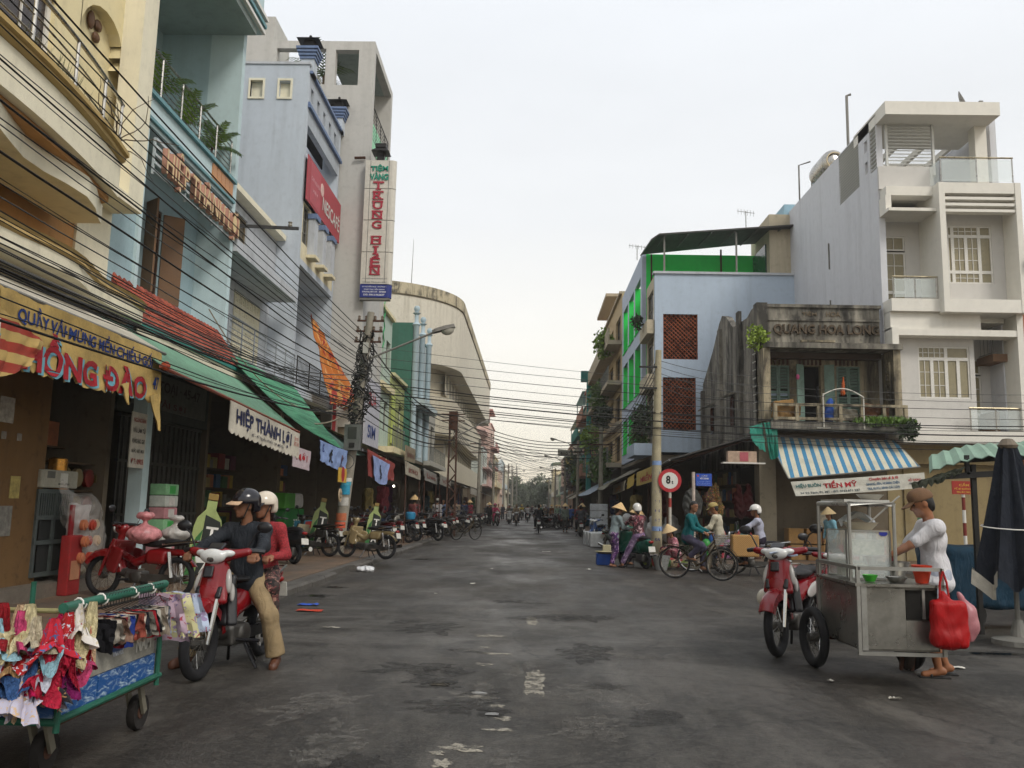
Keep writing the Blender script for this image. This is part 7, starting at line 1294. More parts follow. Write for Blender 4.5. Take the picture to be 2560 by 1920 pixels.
# ================================================================== people
def ik(a, b, l1, l2, pole):
    a, b = Vector(a), Vector(b); d = b - a; L = min(d.length, (l1 + l2) * .999); dn = d.normalized(); b = a + dn * L
    x = (l1 * l1 - l2 * l2 + L * L) / (2 * L); hgt = math.sqrt(max(l1 * l1 - x * x, 0)); p = Vector(pole); p = (p - dn * p.dot(dn)); p = p.normalized() if p.length > 1e-5 else frame(dn)[1]
    return a + dn * x + p * hgt, b
def person(name, label, hip, lean=0.1, hands=None, feet=None, head=(0, 0), shirt=None, pants=None, skin='#8f6549', hair='#17130f', s=1.0, vox=.014, sleeve='long', leg='long', knees=(1, 0, .3), elbows=(-.6, 0, -1), shoes=None, hat=None, hatcol=None, twist=0.0, side=0.0, female=False, group=None, hemz=.06, curl=.9, elbow_out=.5, kneespread=.3, foot_yaw=0.0, sandal=True, pants_flare=0.0, barehair=True, collar=None, hemr=.138):
    h = T(name, label, 'person', (0, 0, 0), group); hip = Vector(hip)
    t_ = Matrix.Rotation(twist, 3, 'Z') @ Matrix.Rotation(lean, 3, 'Y') @ Matrix.Rotation(side, 3, 'X'); X, Y, Z = t_ @ Vector((1, 0, 0)), t_ @ Vector((0, 1, 0)), t_ @ Vector((0, 0, 1))
    ch = hip + Z * .33 * s; sh = hip + Z * .47 * s; nk = hip + Z * .53 * s + X * .0; hy, hp = head
    hm = t_ @ Matrix.Rotation(hy, 3, 'Z') @ Matrix.Rotation(hp - lean, 3, 'Y'); HX, HY, HZ = hm @ Vector((1, 0, 0)), hm @ Vector((0, 1, 0)), hm @ Vector((0, 0, 1)); hc = nk + Z * .05 * s + HZ * .13 * s + HX * .02 * s; hr = np.array(hm)
    q3 = lambda *a: q_caps(*a); sw = .155 if female else .175
    body = [q_ell(hc + HZ * .02 * s, (.093 * s, .074 * s, .112 * s), hr), q_ell(hc + HX * .025 * s - HZ * .06 * s, (.06 * s, .056 * s, .06 * s), hr), q_caps(hc + HX * .09 * s + HZ * .01 * s, hc + HX * .108 * s - HZ * .022 * s, .011 * s, .017 * s), q_ell(hc + HX * .083 * s + HZ * .035 * s, (.02 * s, .055 * s, .014 * s), hr), q_ell(hc + HX * .088 * s - HZ * .058 * s, (.016 * s, .026 * s, .012 * s), hr), q_ell(hc + HX * .07 * s - HZ * .095 * s, (.025 * s, .026 * s, .02 * s), hr),
            q_ell(hc + HY * .075 * s - HX * .005 * s, (.022 * s, .012 * s, .032 * s), hr), q_ell(hc - HY * .075 * s - HX * .005 * s, (.022 * s, .012 * s, .032 * s), hr), q_caps(nk - Z * .05 * s, hc - HZ * .06 * s - HX * .015 * s, .055 * s, .05 * s)]
    tor = [q_ell(ch + Z * .03 * s, (.105 * s, .15 * s, .17 * s), np.array(t_)), q_ell(hip + Z * .14 * s, (.1 * s, .135 * s, .14 * s), np.array(t_)), q_ell(hip + Z * .02 * s, (.11 * s, .155 * s, .12 * s), np.array(t_)), q_caps(sh - Y * sw * s, sh + Y * sw * s, .06 * s)]
    body += tor; sleeves = []; hcut = []; legs = []; feetp = []; joints = {}
    cuts = [q_ell(hc + HX * .098 * s + HY * e_ * .033 * s + HZ * .012 * s, (.016 * s, .02 * s, .011 * s), hr) for e_ in (-1, 1)] + [q_caps(hc + HX * .104 * s - HY * .02 * s - HZ * .055 * s, hc + HX * .104 * s + HY * .02 * s - HZ * .055 * s, .005 * s)]
    for i, sg in enumerate((1, -1)):     # left then right
        a = sh + Y * sg * (sw + .01) * s; tgt = hands[i] if hands and hands[i] is not None else a + Vector((.05, sg * .06, -.5 * s)); grip = None
        el, wr = ik(a, tgt, .28 * s, .25 * s, Vector(elbows) + Y * sg * elbow_out); joints['el%d' % i] = el
        body += [q_caps(a, el, .05 * s, .038 * s), q_caps(el, wr, .04 * s, .026 * s)]
        d = (wr - el).normalized(); n = Vector((0, 0, -1)); n = (n - d * n.dot(d)); n = n.normalized() if n.length > .05 else -X; sd = d.cross(n).normalized() * sg
        pc = wr + d * .045 * s; body.append(q_box(pc, (.05 * s, .04 * s, .014 * s), .012 * s, np.array(Matrix((d, sd, n)).transposed())))
        for f in range(4):
            b0 = wr + d * .085 * s + sd * (.03 - .02 * f) * s; c1 = curl; L = (.036, .042, .04, .03)[f] * s; d1 = (d * math.cos(c1) + n * math.sin(c1)); d2 = (d * math.cos(c1 * 2.2) + n * math.sin(c1 * 2.2)); m1 = b0 + d1 * L; body += [q_caps(b0, m1, .0095 * s, .009 * s), q_caps(m1, m1 + d2 * L * .9, .009 * s, .0075 * s)]
        tb = wr + d * .03 * s + sd * .035 * s; td = (d * .6 + sd * .5 + n * .6).normalized(); body += [q_caps(tb, tb + td * .04 * s, .0115 * s, .01 * s), q_caps(tb + td * .04 * s, tb + td * .04 * s + (d + n * .5).normalized() * .03 * s, .01 * s, .008 * s)]
        if sleeve == 'long': sleeves += [q_caps(a, el, .068 * s, .055 * s), q_caps(el, el.lerp(wr, .93), .055 * s, .042 * s)]
        elif sleeve == 'short': sleeves += [q_caps(a, a.lerp(el, .8), .064 * s, .06 * s)]
        hj = hip + Y * sg * .085 * s - Z * .02 * s; ft = Vector(feet[i]) if feet else Vector((hip.x, sg * .1, .08 * s))
        kn, an = ik(hj, ft, .425 * s, .41 * s, Vector(knees) + Vector((0, sg * kneespread, 0))); body += [q_caps(hj, kn, .078 * s, .054 * s), q_caps(kn, kn.lerp(an, .35), .054 * s, .053 * s), q_caps(kn.lerp(an, .35), an, .053 * s, .034 * s)]
        fy = twist + foot_yaw * sg; fd = Vector((math.cos(fy), math.sin(fy), -.12)).normalized(); body += [q_caps(an - fd * .04 * s - Vector((0, 0, .03 * s)), an + fd * .13 * s - Vector((0, 0, .045 * s)), .034 * s, .03 * s)]
        hem = {'long': .95, 'knee': .0, 'calf': .6}[leg]; fl = pants_flare
        if leg == 'knee': legs += [q_caps(hj, kn.lerp(an, .02), .1 * s, .085 * s)]
        else: legs += [q_caps(hj, kn, .1 * s, .078 * s), q_caps(kn, kn.lerp(an, hem), .078 * s, (.062 + fl) * s)]
        d_ = (an - kn).normalized(); a_, b_ = frame(d_); hcut.append(q_box(kn.lerp(an, hem if hem else .03) + d_ * .1 * s, (.14 * s, .14 * s, .1 * s), .01, np.array(Matrix((a_, b_, d_)).transposed())))
        P_ = [q_caps(an - fd * .055 * s - Vector((0, 0, .028 * s)), an + fd * .14 * s - Vector((0, 0, .042 * s)), .045 * s, .04 * s), q_caps(an - fd * .05 * s - Vector((0, 0, .055 * s)), an + fd * .15 * s - Vector((0, 0, .062 * s)), .04 * s, .038 * s)]
        feetp.append((P_, an, fd)); joints['an%d' % i] = an
    blob('body', mat(skin, .55, var=.12, scale=9, spec=.35), h, body, vox, .022 * s, cut=cuts)
    inf = .022 * s
    big = [(p[0], p[1], p[2] + inf if p[0] == 'e' else p[2], *([p[3] + inf, p[4] + inf] if p[0] == 'c' else p[3:])) for p in tor]
    if shirt is not None:
        hemp = [q_ell(hip - Vector((-.015, 0, hemz * s)), (hemr * s, (hemr + .04) * s, .11 * s))] if hemz > 0 else []
        o = blob('shirt', shirt, h, big + sleeves + hemp, max(vox, .011), .045 * s, wrinkle=.0075 * s, wscale=10, cut=[q_caps(nk - Z * .015 * s, hc, .062 * s, .075 * s)])
        if collar: c_ = MB().lathe([(.085 * s, 0), (.092 * s, .02 * s), (.075 * s, .055 * s), (.07 * s, .055 * s), (.082 * s, .02 * s)], 16, (0, 0, 0), 'Z', .5, 2 * math.pi - .5).build('collar', shirt, h, True); c_.matrix_local = Matrix.Translation(nk - Z * .035 * s) @ t_.to_4x4()
    if pants is not None: blob('trousers', pants, h, legs + [q_ell(hip, (.13 * s, .172 * s, .12 * s), np.array(t_)), q_ell(hip + Z * .06 * s, (.122 * s, .155 * s, .09 * s), np.array(t_))], max(vox, .011), .045 * s, wrinkle=.005 * s, wscale=9, wz=.8, cut=hcut)
    for P_, an, fd in feetp:
        if shoes: blob('shoe', mat(shoes, .5, var=.25), h, P_, max(vox * .8, .01), .02 * s)
        elif sandal: o = MB().obox(an + fd * .04 * s - Vector((0, 0, .085 * s)), (.27 * s, .1 * s, .03), (0, 0, math.atan2(fd.y, fd.x))).build('sandal', mat('#1c1a19', .8), h); MB().tube([an + fd * .07 * s + Vector((fd.y, -fd.x, 0)) * e_ * .045 * s + Vector((0, 0, -.07 + (.05 if e_ == 0 else 0))) * s for e_ in (-1, 0, 1)], .012, 6).build('sandal_strap', mat('#1c1a19', .8), h)
    if vox <= .011:
        for e_ in (-1, 1): MB().ball(hc + HX * .082 * s + HY * e_ * .033 * s + HZ * .012 * s, .0125 * s, 10, 8).build('eye', mat('#2a211c', .15), h, True)
    # hair and headwear
    if hat in (None, 'cap', 'helmet', 'cone') and barehair:
        hp_ = [q_ell(hc + HZ * .035 * s - HX * .012 * s, (.1 * s, .083 * s, .108 * s), hr), q_ell(hc - HX * .06 * s - HZ * .02 * s, (.05 * s, .07 * s, .08 * s), hr)]
        if female: hp_.append(q_caps(hc - HX * .085 * s - HZ * .0 * s, hc - HX * .1 * s - HZ * .12 * s, .045 * s, .03 * s))
        blob('hair', mat(hair, .5, var=.3, scale=30), h, hp_, max(vox, .011), .02 * s, cut=[q_box(hc + HX * .085 * s - HZ * .055 * s, (.06 * s, .12 * s, .115 * s), .02 * s, hr), q_box(hc + HX * .03 * s - HZ * .11 * s, (.05 * s, .12 * s, .09 * s), .02 * s, hr)])
    hm4 = Matrix.Translation(hc) @ hm.to_4x4() @ Matrix.Scale(s, 4)
    def put(o): o.matrix_local = hm4 @ Matrix.Translation(o.location); return o
    if hat == 'cone': put(MB().lathe([(.235, .015), (.18, .075), (.1, .155), (.03, .225), (0, .24), (.03, .217), (.1, .147), (.18, .067), (.235, .015)], 28).build('conical_hat', mat(hatcol or '#c7a878', .8, var=.12, scale=20), h, True)); put(MB().tube([(0, .07, .06), (.03, .06, -.09), (.03, -.06, -.09), (0, -.07, .06)], .004, 4).build('chin_ribbon', mat('#b0a090'), h))
    if hat == 'helmet':
        o = blob('helmet', mat(hatcol or '#cfccc6', .15, var=.06, spec=.6), h, [q_ell((-.01, 0, .05), (.142, .122, .128)), q_ell((-.07, 0, -.01), (.075, .108, .085))], .011 if vox < .02 else .02, .02, cut=[q_box((.09, 0, -.1), (.13, .2, .13), .02), q_box((0, 0, -.16), (.3, .3, .1), .02)], origin=False); put(o)
        put(MB().tube([(.0, .1, .03), (.045, .065, -.105), (.05, 0, -.125), (.045, -.065, -.105), (.0, -.1, .03)], .007, 5).build('chin_strap', M_BLACKM, h))
        put(MB().grid(lambda u, v: ((.118 + .075 * v) * math.cos((u - .5) * 1.9) + .005, (.122 + .015 * v) * math.sin((u - .5) * 1.9), .055 - .03 * v), 12, 4, .006, (0, 0, 1)).build('visor', mat('#c9a98a', .4) if hatcol == '#17151c' else M_BLKP if hatcol else mat('#cfccc6', .2), h, True))
    if hat == 'cap':
        c_ = mat(hatcol or '#6b5138', .9, var=.3, scale=14); put(blob('cap', c_, h, [q_ell((-.008, 0, .055), (.116, .096, .1)), q_ell((.03, 0, .09), (.08, .08, .06))], .011 if vox < .02 else .02, .03, cut=[q_box((0, 0, -.08), (.2, .2, .11), .01)], origin=False))
        put(MB().grid(lambda u, v: ((.1 + .095 * v) * math.cos((u - .5) * 1.6) + .005, (.096 + .01 * v) * math.sin((u - .5) * 1.6), .048 - .035 * v), 12, 4, .008, (0, 0, 1)).build('cap_visor', c_, h, True))
    h['_dummy'] = 0; del h['_dummy']
    return h
# ================================================================== vehicles and riders in view
CL = cloth
# front couple on the red motorbike
FB = place2(motorbike('red_motorbike', 'red and silver motorbike ridden towards the viewer by two people', 'wave', '#7a0d16', '#a8a5a0', vox=.010), -2.69, 8.86, -2.83, 7.66)
FB.scale = (1.05,) * 3; plate_text(FB, '63-B5', '026.59')
put_text('HONDA', M_WHITE, FB, (.566, 0, .845), (0, 1, 0), (0, 0, 1), width=.09, height=.02)
def ride(p, bike, lean=0.0):
    p.location = bike.location; p.rotation_euler = bike.rotation_euler; return p
p = person('person', 'man in dark jacket, khaki trousers and black helmet driving the red motorbike', (-.2, 0, .8), .1, hands=((.3, .3, 1.06), (.3, -.3, 1.06)), feet=((-.12, .38, .09), (.06, -.44, .1)), head=(-.75, .08), shirt=CL('#23272d', .7, 7, .25, .8), pants=CL('#8f7c5e', .9), skin='#7a533c', vox=.008, hat='helmet', hatcol='#17151c', shoes='#5a3726', knees=(1, 0, .5), kneespread=.75, elbows=(-.2, 0, -.8), elbow_out=.9, pants_flare=.03, curl=1.1, collar=True, foot_yaw=.25, s=.98)
ride(p, FB)
p = person('person', 'woman in red blouse, floral trousers and white helmet behind the driver', (-.55, .02, .82), .05, hands=((-.3, .2, 1.0), (-.35, -.2, .98)), feet=((-.3, .26, .36), (-.3, -.26, .36)), head=(-.5, .05), shirt=floral('#8a2026', ['#a83038', '#6a161c'], 60, .55), pants=floral('#3a2d2a', ['#a07868', '#6a3a3a', '#181414'], 16, .54), skin='#8a5f48', vox=.009, hat='helmet', hatcol='#cbbfae', s=.93, female=True, kneespread=.4)
ride(p, FB)
# red motorbike parked beside the noodle cart, and a second one behind it
RB = place2(motorbike('red_motorbike', 'red and white motorbike parked left of the noodle cart', 'wave', '#780f18', '#aaa6a2', vox=.011), 3.42, 10.68, 2.74, 9.68, lean=.05); RB.scale = (1.09,) * 3
plate_text(RB, '63-F1', '118.20')
o = blob('helmet', mat('#c9c2b4', .2), None, [q_ell((0, 0, .1), (.13, .12, .12))], .014, .02, cut=[q_box((0, 0, -.06), (.3, .3, .1), .01)]); o.location = (2.74, 10.1, .56); o.rotation_euler = (0, -1.2, .3); o.scale = (.8, .8, .8); tag(o, 'cream helmet hanging on the parked red motorbike', 'helmet')
o = MB().grid(lambda u, v: (2.66 + .3 * u, 9.9 - .2 * v, 1.12 + .02 * math.sin(u * 6) - .03 * v), 8, 6, .01, (0, 0, 1)).build('folded_raincoat', mat('#a8b4c8', .5, var=.3), None, True); tag(o, 'bluish folded raincoat laid on the red motorbike handlebar', 'raincoat')
RB2 = place2(motorbike('red_motorbike', 'second red motorbike half hidden behind the noodle cart', 'wave', '#6e0f16', '#7a1820', vox=.016), 3.75, 12.05, 3.85, 10.85)
# noodle seller
NM = person('person', 'noodle seller in white T-shirt and brown cap standing at the steel cart', (0, 0, .94), .07, hands=((.5, .12, 1.12), (.45, -.16, 1.08)), feet=((.05, .1, .09), (-.08, -.1, .09)), head=(0, .33), shirt=CL('#c6c4c6', .85, 8, .12, .6), pants=CL('#a3a8b4', .9), skin='#8a5a3c', vox=.008, sleeve='short', leg='knee', hat='cap', hatcol='#6b503a', s=1.03, elbows=(-.7, 0, -.7), hemz=.05, hemr=.172, curl=.7); place(NM, 4.02, 8.75, R(172)); 
# green scooter and women at the vegetable stall
GS = place2(motorbike('green_scooter', 'dark green scooter with red tail light by the vegetable stall', 'scooter', '#0f4a3c', vox=.02, plate=''), 3.02, 22.75, 2.55, 23.9)
p = person('person', 'woman in maroon flowered blouse and white helmet astride the green scooter', (-.35, .05, .84), .12, hands=((.3, .26, 1.0), (.28, -.3, 1.0)), feet=((-.1, .42, .08), (-.05, -.3, .36)), head=(-.25, .15), shirt=floral('#3f1420', ['#a88a8c', '#7a3a44', '#1c0c10'], 11, .55), pants=floral('#6f5a78', ['#9a88a0', '#4a3454'], 12, .56), skin='#8a5f48', vox=.014, hat='helmet', hatcol='#cfccc6', s=.97, female=True); ride(p, GS)
p = person('person', 'woman in grey cardigan and purple flowered trousers with conical hat', (0, 0, .85), .2, hands=((.42, .1, 1.0), (.42, -.12, 1.0)), feet=((.0, .09, .08), (-.1, -.09, .08)), head=(0, .3), shirt=CL('#7d8a8c', .9), pants=floral('#3d1a52', ['#6a3a7a', '#a890a8', '#22102e'], 14, .55), skin='#8a5f48', vox=.014, hat='cone', s=.93, female=True); place(p, 2.24, 23.3, R(20))
p = person('person', 'woman with conical hat bending behind the green scooter', (0, 0, .78), .35, head=(0, .2), hands=((.4, .1, .75), (.4, -.1, .75)), shirt=CL('#9a6a66', .9), pants=CL('#3a3440'), vox=.018, hat='cone', s=.92, female=True); place(p, 2.78, 24.5, R(-10))
p = person('person', 'seated vegetable seller in pink blouse and conical hat', (0, 0, .3), .3, hands=((.4, .2, .5), (.35, -.15, .45)), feet=((.38, .12, .08), (.35, -.14, .08)), head=(.2, .3), shirt=floral('#a86a74', ['#c49aa0', '#7a3a4a'], 13, .56), pants=CL('#5a2a34'), vox=.014, hat='cone', hatcol='#c9ae84', s=.95, female=True, knees=(.6, 0, 1)); place(p, 3.98, 23.6, R(190))
# cyclists on the right
BC = place2(bicycle('bicycle', 'old brown bicycle ridden by the cyclist in teal jacket', '#3a2d1c'), 3.27, 19.95, 4.3, 19.5)
p = person('person', 'cyclist in teal jacket and grey trousers turning round', (-.24, 0, .93), .22, hands=((.2, .26, 1.06), (.2, -.26, 1.06)), feet=((.07, .13, .28), (-.16, -.14, .5)), head=(-.4, .1), shirt=CL('#0f5a5e', .75, 7, .25), pants=CL('#4a4658'), skin='#7f573f', vox=.013, s=.98, hair='#14110f'); ride(p, BC)
BC2 = place2(bicycle('bicycle', 'dark bicycle with wire basket held by the man in cream shirt', '#2a2a2a', basket=True), 5.08, 21.7, 4.05, 22.2)
p = person('person', 'man in cream shirt and khaki cap straddling a bicycle', (-.2, .0, .9), .15, hands=((.22, .26, 1.04), (.22, -.26, 1.04)), feet=((.05, .3, .1), (-.05, -.13, .2)), head=(.15, .3), shirt=CL('#b3ac98', .9), pants=CL('#8d8270'), skin='#84593f', vox=.014, hat='cap', hatcol='#a3905c', s=1.0); ride(p, BC2)
MBK = place2(motorbike('black_motorbike', 'black old motorbike ridden towards the vegetable stall with woven bag', 'cub', '#1c1c1e', '#232325', vox=.016), 5.95, 21.2, 4.8, 21.55)
p = person('person', 'motorcyclist in pale lavender shirt and white helmet', (-.25, 0, .84), .15, hands=((.28, .28, 1.03), (.28, -.28, 1.03)), feet=((.12, .2, .33), (.12, -.2, .33)), head=(.1, .1), shirt=CL('#a3a4b4', .9), pants=CL('#2a2430'), skin='#84593f', vox=.014, hat='helmet', hatcol='#d2cfca', s=1.0); ride(p, MBK)
wb = T('woven_bag', 'straw-coloured woven shopping bag on the black motorbike', 'bag', (5.15, 21.05, .42)); t = NT('woven_straw'); v = t.coord(); c_ = t.new('ShaderNodeTexChecker'); c_.inputs['Scale'].default_value = 40; t.l.new(v, c_.inputs['Vector']); t.col(t.mixc(c_.outputs['Fac'], lin('#a8824e'), lin('#8a6636'))); t.b.inputs['Roughness'].default_value = .8
blob('bag_body', t.m, wb, [q_box((5.15, 21.02, .72), (.32, .12, .26), .03)], .02, .03)
for dy in (-.08, .08): MB().tube([(5.0, 21.02 + dy, .97), (5.05, 21.02 + dy, 1.08), (5.15, 21.02 + dy, 1.12), (5.25, 21.02 + dy, 1.08), (5.3, 21.02 + dy, .97)], .012, 6).build('handle', mat('#a83a34'), wb, True)
# parked along the left pavement
def park(style, lab, col, xr, yr, xf, yf, acc=None, z=.13, seat=None, lean=.07, nm=None): return place2(motorbike(nm or ('parked_scooter' if style == 'scooter' else 'parked_motorbike'), lab, style, col, acc, 'motorbikes parked on the left pavement', .02, seat), xr, yr, xf, yf, z, lean)
park('cub', 'dark red motorbike parked in front of the sweets shop', '#7a1418', -4.95, 12.25, -6.15, 12.55, '#6a1216')
park('scooter', 'black scooter with chrome tail parked behind the couple', '#1c1d20', -5.3, 19.7, -6.3, 20.5)
park('cub', 'old motorbike with cream leg shield beside the drinks display', '#2a2826', -5.2, 22.7, -6.3, 23.2, '#b5a98c')
park('cub', 'beige old motorbike with white rear rack parked nearest the kerb', '#8a7a58', -3.62, 22.1, -4.75, 22.6, '#93815e')
park('wave', 'maroon motorbike parked beyond the beige one', '#5a1a20', -4.6, 29.6, -5.6, 30.3)
park('wave', 'silver motorbike carrying a blue pot', '#8f8c84', -4.3, 33.0, -5.3, 33.6, '#a9a69c')
park('wave', 'black motorbike parked by the kerb before the lattice pole', '#1a1a1c', -3.5, 33.6, -4.5, 34.4)
park('wave', 'dark motorbike behind the silver one', '#26262a', -4.0, 36.6, -5.0, 37.1)
o = place2(bicycle('bicycle', 'old bicycle standing at the foot of the lattice pole', '#4a4030', basket=False), -3.2, 38.2, -2.45, 38.9, .0, .08)
for i, (x, y, c) in enumerate(((-4.3, 42, '#6a1c20'), (-4.1, 45, '#1c1c20'), (-4.4, 48, '#3a3d44'), (-4.0, 52, '#7a7a78'), (-4.2, 56, '#1f2a4a'), (-4.0, 60, '#5a1a1c'))):
    park('wave', 'far parked %s motorbike in the left row, %s past the lattice pole' % (['dark red', 'black', 'grey', 'silver', 'navy', 'maroon'][i], ordn[i]), c, x + .5, y, x - .5, y + .6)
for i, (x, y, c) in enumerate(((-5.4, 26.2, '#2a2a2e'), (-5.1, 27.6, '#4a1418'), (-4.9, 31.6, '#1d2430'), (-4.2, 38.9, '#5a5a58'), (-3.9, 43.6, '#2a1c1c'), (-4.2, 50.2, '#6a1c20'), (-3.8, 54, '#26262a'), (-4.0, 64, '#3a3d44'), (-3.9, 68, '#1c1c20'))):
    park('wave', '%s motorbike wedged into the left pavement row, %s from the leaning pole' % (['charcoal', 'wine', 'midnight', 'grey', 'umber', 'cherry', 'coal', 'steel', 'jet'][i], ordn[i]), c, x + .5, y, x - .5, y + .55)
for i, (x, y, c) in enumerate(((1.3, 59.5, '#1c1c1e'), (1.6, 61, '#5a1a1c'), (1.9, 62.5, '#2a2a30'), (2.3, 64.5, '#77756f'))):
    park('wave', '%s motorbike in the slanted row on the market side' % ['black', 'maroon', 'charcoal', 'silver'][i], c, x - .55, y, x + .55, y + .35, z=0)
bp = MB().lathe([(0, 0), (.16, 0), (.2, .12), (.19, .24), (.12, .28), (.0, .28)], 16, (-4.55, 33.1, .95)).build('blue_pot', mat('#2a7fa8', .4), None, True); tag(bp, 'bright blue round pot tied on the silver motorbike', 'pot')
place2(motorbike('parked_motorbike', 'dark motorbike parked before the white foam boxes', 'wave', '#2a3a34', vox=.02), 2.6, 29.0, 3.05, 27.9)
place2(motorbike('parked_motorbike', 'blue motorbike parked beside the foam boxes', 'wave', '#26406a', vox=.02), 3.1, 37.5, 2.6, 36.4)
# far traffic: rider prototypes
def rider(lab, x, y, rz, bc, sc_, pc, hat, hc_, style='wave', bl=None, s=.98):
    b = place(motorbike('ridden_motorbike', bl or lab.replace('rider', 'motorbike of the rider'), style, bc, vox=.02, group='ridden motorbikes in the distance'), x, y, rz)
    q = person('person', lab, (-.25, 0, .84), .1, hands=((.28, .28, 1.03), (.28, -.28, 1.03)), feet=((.12, .2, .33), (.12, -.2, .33)), shirt=CL(sc_), pants=CL(pc), vox=.026, hat=hat, hatcol=hc_, s=s, group='people in the distance'); return ride(q, b)
D_, U_ = R(-90), R(90)
rider('rider in black riding away up the middle of the street', .52, 50.8, U_, '#2a2a2c', '#1c1c20', '#22222a', None, None)
rider('rider in tan top riding towards the viewer', -1.05, 68, D_, '#5a4a3a', '#8a7a64', '#3a3a40', 'cap', '#8a7a60')
rider('rider on a white scooter coming towards the viewer', -1.75, 74, D_, '#c4c2bc', '#6a6a60', '#33343a', 'helmet', '#b9b6ae', 'scooter')
rider('rider in white shirt riding away with red tail light', -.2, 82, U_, '#6a1a1c', '#b9b7b4', '#2a2a34', None, None)
rider('rider in pink raincoat on the left side', -2.6, 66, D_ + .3, '#3a2a2c', '#a83a5a', '#a83a5a', 'helmet', '#a83a5a')
rider('rider in grey with pale helmet by the far stalls', -3.4, 70, U_, '#2f3338', '#5f646c', '#2a2c30', 'helmet', '#cfccc6')
rider('rider in dark jacket pushing off beside the foam boxes', 2.7, 46.5, U_, '#1c1c1e', '#44464a', '#26262a', None, None)
rider('rider in pale blue shirt on a light bicycle-like bike', -1.9, 80, U_ + .2, '#77787c', '#8fa0b4', '#3a3a40', None, None)
rider('rider in yellow far down the street', -.9, 95, D_, '#3a3a3a', '#a8963c', '#3a3a3a', 'helmet', '#b5a23c')
rider('rider in white far down the street on the market side', .6, 92, U_, '#2a2a2a', '#b0b0ac', '#303038', None, None)
rider('rider in dark red far away', -.3, 108, D_, '#2a2a2a', '#7a2a2a', '#303038', 'helmet', '#8a8a88')
rider('rider in green far away on the market side', 1.2, 104, D_, '#3a3a3a', '#3a6a4a', '#303038', 'cone', None)
rider('rider in brown beyond the slanted row', 1.4, 78, U_, '#2a2a2a', '#6a5a48', '#303038', 'helmet', '#9a9a98')
def walker(lab, x, y, rz, sc_, pc, hat=None, s=.96, hc_=None, female=False, bag=False):
    q = person('person', lab, (0, 0, .88), .05, hands=((.1, .2, .75), (.05, -.2, .72)), feet=((.12, .09, .09), (-.14, -.09, .1)), shirt=CL(sc_), pants=CL(pc), vox=.026, hat=hat, hatcol=hc_, s=s, female=female, group='people in the distance'); return place(q, x, y, rz, .13 if abs(x) > 4 else 0)
walker('standing figure in striped pale shirt beside the lattice pole', -4.6, 43, U_, '#a8a4a4', '#4a4650', 'cap', hc_='#b5b2aa')
walker('woman with conical hat walking by the far left stalls', -3.1, 66.5, D_, '#2a2a2a', '#2a2a30', 'cone', female=True)
walker('woman in dark red under the far right awning', 3.1, 56, D_, '#7a2a34', '#2a2530', None, female=True)
walker('woman with conical hat bent over her far goods', 2.2, 54, U_, '#6a7468', '#3a3a3a', 'cone', female=True)
walker('man in blue beside hanging clothes on the market side', 2.9, 62, U_, '#33508a', '#2a2a30')
walker('shopper in red by the far left stalls', -3.6, 76, D_, '#9a2a2a', '#2a2a30')
walker('shopper in pink farther along the left', -3.3, 85, U_, '#b06a7a', '#3a3a40', female=True)
walker('shopper in pale green on the far market side', 2.6, 84, D_, '#8fa890', '#3a3a40', 'cone', female=True)
walker('figure in navy among the far stalls', -4.4, 58, U_, '#26304a', '#22242a')
walker('figure in orange at the far right stall', 3.0, 73, U_, '#b06a3a', '#33302e', 'cap')
walker('shopper in plaid blue beside the parked scooters', -4.9, 49, D_, '#5a6a8a', '#2a2a30')
walker('woman in white far under the market awnings', 3.2, 95, D_, '#b9b6b4', '#44424a', 'cone', female=True)
for i, (x, y, c, cn) in enumerate(((-4.8, 36, '#6a3a3a', 'rust'), (-4.9, 46, '#3a4a5a', 'steel blue'), (-4.5, 53, '#8a7a6a', 'beige'), (-4.3, 62, '#7a2a3a', 'raspberry'), (-3.4, 72, '#3a3a3a', 'graphite'), (-2.9, 80, '#a89a8a', 'sand'), (3.0, 50, '#5a3a4a', 'plum'), (2.6, 66, '#8a8a88', 'light grey'), (2.9, 78, '#4a6a6a', 'sea green'), (2.2, 88, '#7a4a2a', 'cinnamon'))): walker('shopper in %s standing among the stalls' % cn, x, y, D_ if i % 2 else U_, c, '#2a2a30', 'cone' if i % 3 == 0 else None)
for i, (x, y, c, cn) in enumerate(((-2.9, 92, '#3a3a44', 'charcoal'), (-2.4, 100, '#8a3a34', 'brick red'), (2.2, 112, '#4a5a7a', 'slate blue'), (-1.9, 118, '#6a6a60', 'khaki'), (1.6, 124, '#a8a49c', 'ivory'), (.3, 130, '#4a3a3a', 'brown'))): walker('tiny distant figure in %s at the street end' % cn, x, y, D_, c, '#2f2f34')
# ================================================================== noodle cart
M_SS = mat('#8d8b85', .3, metal=.85, var=.25, scale=3); M_SSD = mat('#6f6d68', .38, metal=.8, var=.35, scale=3); M_FRM = mat('#9a9994', .35, metal=.7, var=.15); M_GL = glassy((.78, .83, .8), .28, .05, 'case_glass')
n = T('noodle_cart', 'stainless steel noodle cart with glass case and wheels', 'food cart', (3.35, 8.5, 0))
bx('cabinet', M_SSD, n, 3.0, 3.7, 8.05, 9.05, .33, .9); bx('front_panel', M_SS, n, 3.02, 3.4, 8.03, 8.048, .35, .88); bx('front_panel', M_SS, n, 3.402, 3.68, 8.03, 8.048, .35, .6); bx('shelf_shade_plate', M_DARK, n, 3.41, 3.68, 8.035, 8.047, .61, .87); bx('side_panel', M_SS, n, 2.982, 2.998, 8.06, 9.04, .35, .88); bx('counter', M_SS, n, 2.94, 3.76, 7.98, 9.12, .9, .925)  # flat dark plate on the cabinet front paints the shade of a shelf opening
def fb(nm, a, b, w=.032): MB().bar(a, b, w).build(nm, M_FRM, n)
